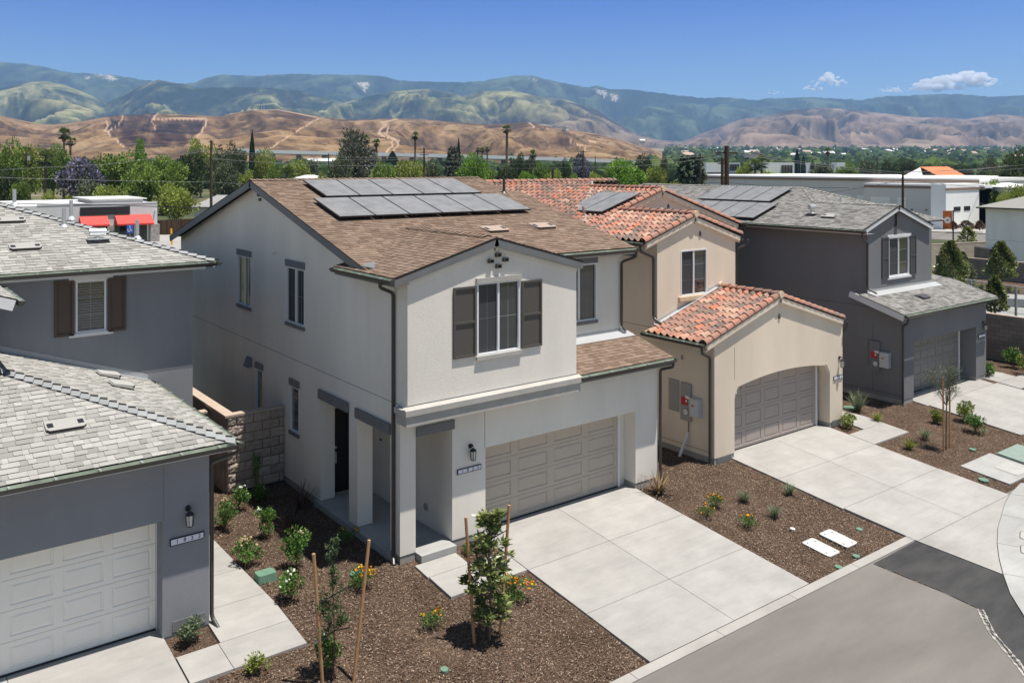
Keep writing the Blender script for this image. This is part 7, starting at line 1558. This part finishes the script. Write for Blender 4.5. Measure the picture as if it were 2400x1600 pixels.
t = thing('chain_link_fence', 'grey chain link fence behind the near block wall at the right edge', 'fence', at(2385, 46.5, 0)); a = Vector(at(2262, 49.5)); b = Vector(at(2500, 44)); zt = 2.95
mb = MB(); mb.tube([(a.x, a.y, zt), (b.x, b.y, zt)], .025, 5); mb.build('top_rail', M['galv'], t); mb = MB(); mb.tube([(a.x, a.y, 1.55), (b.x, b.y, 1.55)], .02, 5); mb.build('mid_rail', M['galv'], t)
for f in (.06, .53, .95): p = a + (b - a) * f; mb = MB(); mb.tube([(p.x, p.y, 0), (p.x, p.y, zt + .02)], .07, 8); mb.build('post', M['galv'], t)
mb = MB(); n_ = 90; d = b - a
for i in range(n_):
    for s_ in (1, -1):
        p0 = a + d * i / n_; p1 = a + d * min(1, max(0, (i + s_ * 7) / n_)); mb.tube([(p0.x, p0.y, .3), (p1.x, p1.y, zt - .05)], .0035, 3, cap=False)
mb.build('wire_mesh', M['galv'], t)
# ------------------------------------------------------------------ utility poles and lines
def pole(px, D, ytop, label, r=.16, arms=((.4, 1.2),), trans=None, base=None):
    p = at(px, D, base if base is not None else -.1); zt = zat(ytop, D); t = thing('utility_pole', label, 'utility pole', p, None)
    mb = MB(); mb.tube([p, (p[0], p[1], zt)], [r * 1.15, r * .8], 8); mb.build('pole', M['poleW'], t)
    for dz, hw in arms:
        a = Vector((p[0] - RT[0] * hw, p[1] - RT[1] * hw, zt - dz)); b = Vector((p[0] + RT[0] * hw, p[1] + RT[1] * hw, zt - dz)); mb = MB(); mb.beam(a, b, .12, .12); arm = mb.build('crossarm', M['poleW'], t)
        for f in (0.04, .3, .7, .96): q = a + (b - a) * f; mb = MB(); mb.tube([(q.x, q.y, q.z), (q.x, q.y, q.z + .18)], .045, 6); mb.build('insulator', M['galv'], arm)
    if trans: mb = MB(); q = (p[0] + RT[0] * .4, p[1] + RT[1] * .4); mb.tube([(q[0], q[1], zt - trans - .9), (q[0], q[1], zt - trans)], .27, 10); mb.build('transformer', M['galv'], t)
    return p, zt
pole(495, 128, 329, 'tall brown utility pole rising left of the gable of house 1822', .2, ((.15, .35),)); pole(62, 165, 358, 'utility pole with a pale round transformer at the far left', .16, ((.2, .5),), trans=.6)
pole(622, 190, 382, 'thin utility pole above the roof ridge left of the low palm', .13, ()); pole(770, 185, 360, 'utility pole at the left side of the tall jacaranda', .14, ((.3, .9),)); pole(910, 180, 388, 'short pole above the middle of the upper solar panels', .16, ()); pole(994, 175, 346, 'utility pole with two crossarms right of the tall jacaranda', .2, ((.3, 1.15), (1.4, .9)), trans=1.9)
pole(1367, 180, 353, 'utility pole standing in front of the small jacaranda', .17, ((.25, .75), (1.8, .5))); pole(1296, 150, 397, 'short thick pole above the red tile roof', .25, ()); pole(1395, 200, 365, 'thin pole right of the small jacaranda', .1, ()); pole(1641, 118, 360, 'thin reddish utility pole right of the cedar', .13, ((.5, .4),))
pole(1703, 74, 342, 'thick dark utility pole with a wide crossarm behind the right solar panels', .23, ((.55, .95),)); pole(1693, 100, 370, 'pole half hidden beside the thick dark utility pole', .2, ((.6, .5),)); pole(2116, 92, 399, 'reddish utility pole rising behind the charcoal gable', .14, ())
pole(2056, 300, 371, 'small pole with a crossarm in front of the far town', .2, ((.2, 1.4),)); pole(2321, 170, 385, 'pole right of the warehouse, left of the pair', .15, ()); pole(2334, 165, 385, 'pole right of the warehouse, right of the pair', .16, ()); pole(2363, 150, 384, 'tall reddish pole in front of the dark right trees', .16, ((.3, .5),))
def line(pts, label, r=.02, sag=.0, mt='wire'):
    P_ = []
    for (x0, D0, y0), (x1, D1, y1) in zip(pts, pts[1:]):
        a = Vector(at(x0, D0, zat(y0, D0))); b = Vector(at(x1, D1, zat(y1, D1)))
        for i in range(12): f = i / 12; q = a + (b - a) * f; q.z -= sag * 4 * f * (1 - f); P_.append(q)
        last = b
    P_.append(last); mb = MB(); mb.tube(P_, r, 4); return mb.build('power_line', M[mt], label=label, cat='power line', group='overhead wires')
line([(-60, 118, 325), (495, 128, 352), (994, 175, 368), (1367, 180, 372), (1641, 118, 366)], 'overhead wire running level behind the roofs, the uppermost long one', .028, .5)
line([(-60, 118, 330), (495, 128, 356), (994, 175, 373), (1367, 180, 380)], 'overhead wire just under the uppermost long one', .028, .6)
line([(-60, 118, 401), (250, 122, 385), (495, 128, 353)], 'overhead wire climbing from the left edge to the tall brown pole', .028, .0)
line([(-60, 112, 414), (495, 128, 427), (640, 140, 431)], 'overhead wire level with the trees left of the gable', .028, .1)
line([(-60, 100, 319), (300, 118, 336), (495, 128, 335)], 'thin overhead wire touching the top of the tall brown pole', .018, .3)
line([(495, 128, 372), (994, 175, 387), (1367, 180, 391), (1700, 100, 366)], 'overhead wire crossing the tall jacaranda at mid height', .028, .5)
line([(-60, 95, 474), (250, 100, 480), (495, 110, 487)], 'thick dark cable in front of the shop building', .055, .05, 'wireB')
line([(1140, 130, 412), (1703, 118, 428), (1990, 90, 440)], 'overhead wire behind the tile roof ridge', .028, .2, 'wireB')
line([(1703, 74, 352), (2116, 92, 405), (2560, 96, 370)], 'overhead wire over the warehouse rising to the right edge, upper one', .022, .2); line([(1703, 74, 356), (2116, 92, 410), (2560, 96, 380)], 'overhead wire over the warehouse rising to the right edge, lower one', .022, .2)
line([(1935, 70, 452), (2116, 92, 421), (2400, 100, 447), (2560, 104, 450)], 'dark service wire dropping from the reddish pole across the warehouse wall', .025, .1, 'wireB')
line([(2116, 92, 402), (2363, 150, 388), (2560, 150, 362)], 'overhead wire passing the tall reddish pole at the right', .03, .3)
# ------------------------------------------------------------------ clouds
m = bpy.data.materials.new('cloud_vapour'); m.use_nodes = True; n = m.node_tree; n.nodes.remove(n.nodes['Principled BSDF']); pv = n.nodes.new('ShaderNodeVolumePrincipled'); pv.inputs['Color'].default_value = (1, 1, 1, 1); pv.inputs['Density'].default_value = .03
n.links.new(pv.outputs[0], n.nodes['Material Output'].inputs['Volume']); M['cloud'] = m
def cloud(parts, label, D=12700, seed=1):
    import bmesh
    rg = np.random.default_rng(seed); bm = bmesh.new()
    for px, py, w_, h_, n in parts:
        for k in range(n):
            a = rg.uniform(0, 6.28); q = math.sqrt(rg.random()); ux = math.cos(a) * q; uy = math.sin(a) * q
            x_ = px + ux * w_ / 2; y_ = py - abs(uy) * h_ * .8 * (1 - ux * ux * .6); r = h_ * rg.uniform(.2, .42) * (1 - .5 * q); s = r / FPX * D
            c = Vector(at(x_, D + rg.uniform(-200, 200), zat(y_, D)))
            bmesh.ops.create_icosphere(bm, subdivisions=3, radius=s, matrix=Matrix.Translation(c) @ Matrix.Diagonal((rg.uniform(1.2, 1.9), rg.uniform(1.2, 1.9), rg.uniform(.7, .95), 1)))
    for v in bm.verts:
        p = v.co; q = noise.fractal(p * .006, .8, 2.1, 4); d = noise.noise_vector(p * .003); v.co += Vector((d.x, d.y, d.z * .5)) * 18 + Vector((q, q, q * .6)) * 9
    me = bpy.data.meshes.new('cloud'); bm.to_mesh(me); bm.free(); me.materials.append(M['cloud']); me.polygons.foreach_set('use_smooth', np.ones(len(me.polygons), bool))
    o = bpy.data.objects.new('cloud', me); COL.objects.link(o); tag(o, label, 'cloud')
cloud([(1905, 211, 60, 12, 16), (1915, 196, 34, 8, 10), (1938, 186, 28, 22, 20), (1955, 193, 60, 14, 22), (1958, 200, 50, 8, 10)], 'small stacked white cloud above the right mountains', seed=4)
cloud([(2096, 213, 70, 12, 24), (2195, 208, 130, 26, 52), (2270, 190, 130, 26, 60), (2240, 198, 170, 28, 60), (2330, 198, 40, 7, 8)], 'long white cloud low over the mountains at the far right', seed=5)
cloud([(1815, 218, 48, 7, 14)], 'small flat wisp of cloud left of the two bigger clouds', seed=6)
# ------------------------------------------------------------------ haze
mb = MB(); mb.box(-2500, 11400, -3500, 11900, -3, 1030); m = bpy.data.materials.new('haze'); m.use_nodes = True; n = m.node_tree; n.nodes.remove(n.nodes['Principled BSDF'])
pv = n.nodes.new('ShaderNodeVolumePrincipled'); pv.inputs['Color'].default_value = (.36, .6, 1.0, 1); pv.inputs['Density'].default_value = 7.5e-5; pv.inputs['Anisotropy'].default_value = .2
n.links.new(pv.outputs[0], n.nodes['Material Output'].inputs['Volume']); hz = mb.build('haze', m, kind='stuff')
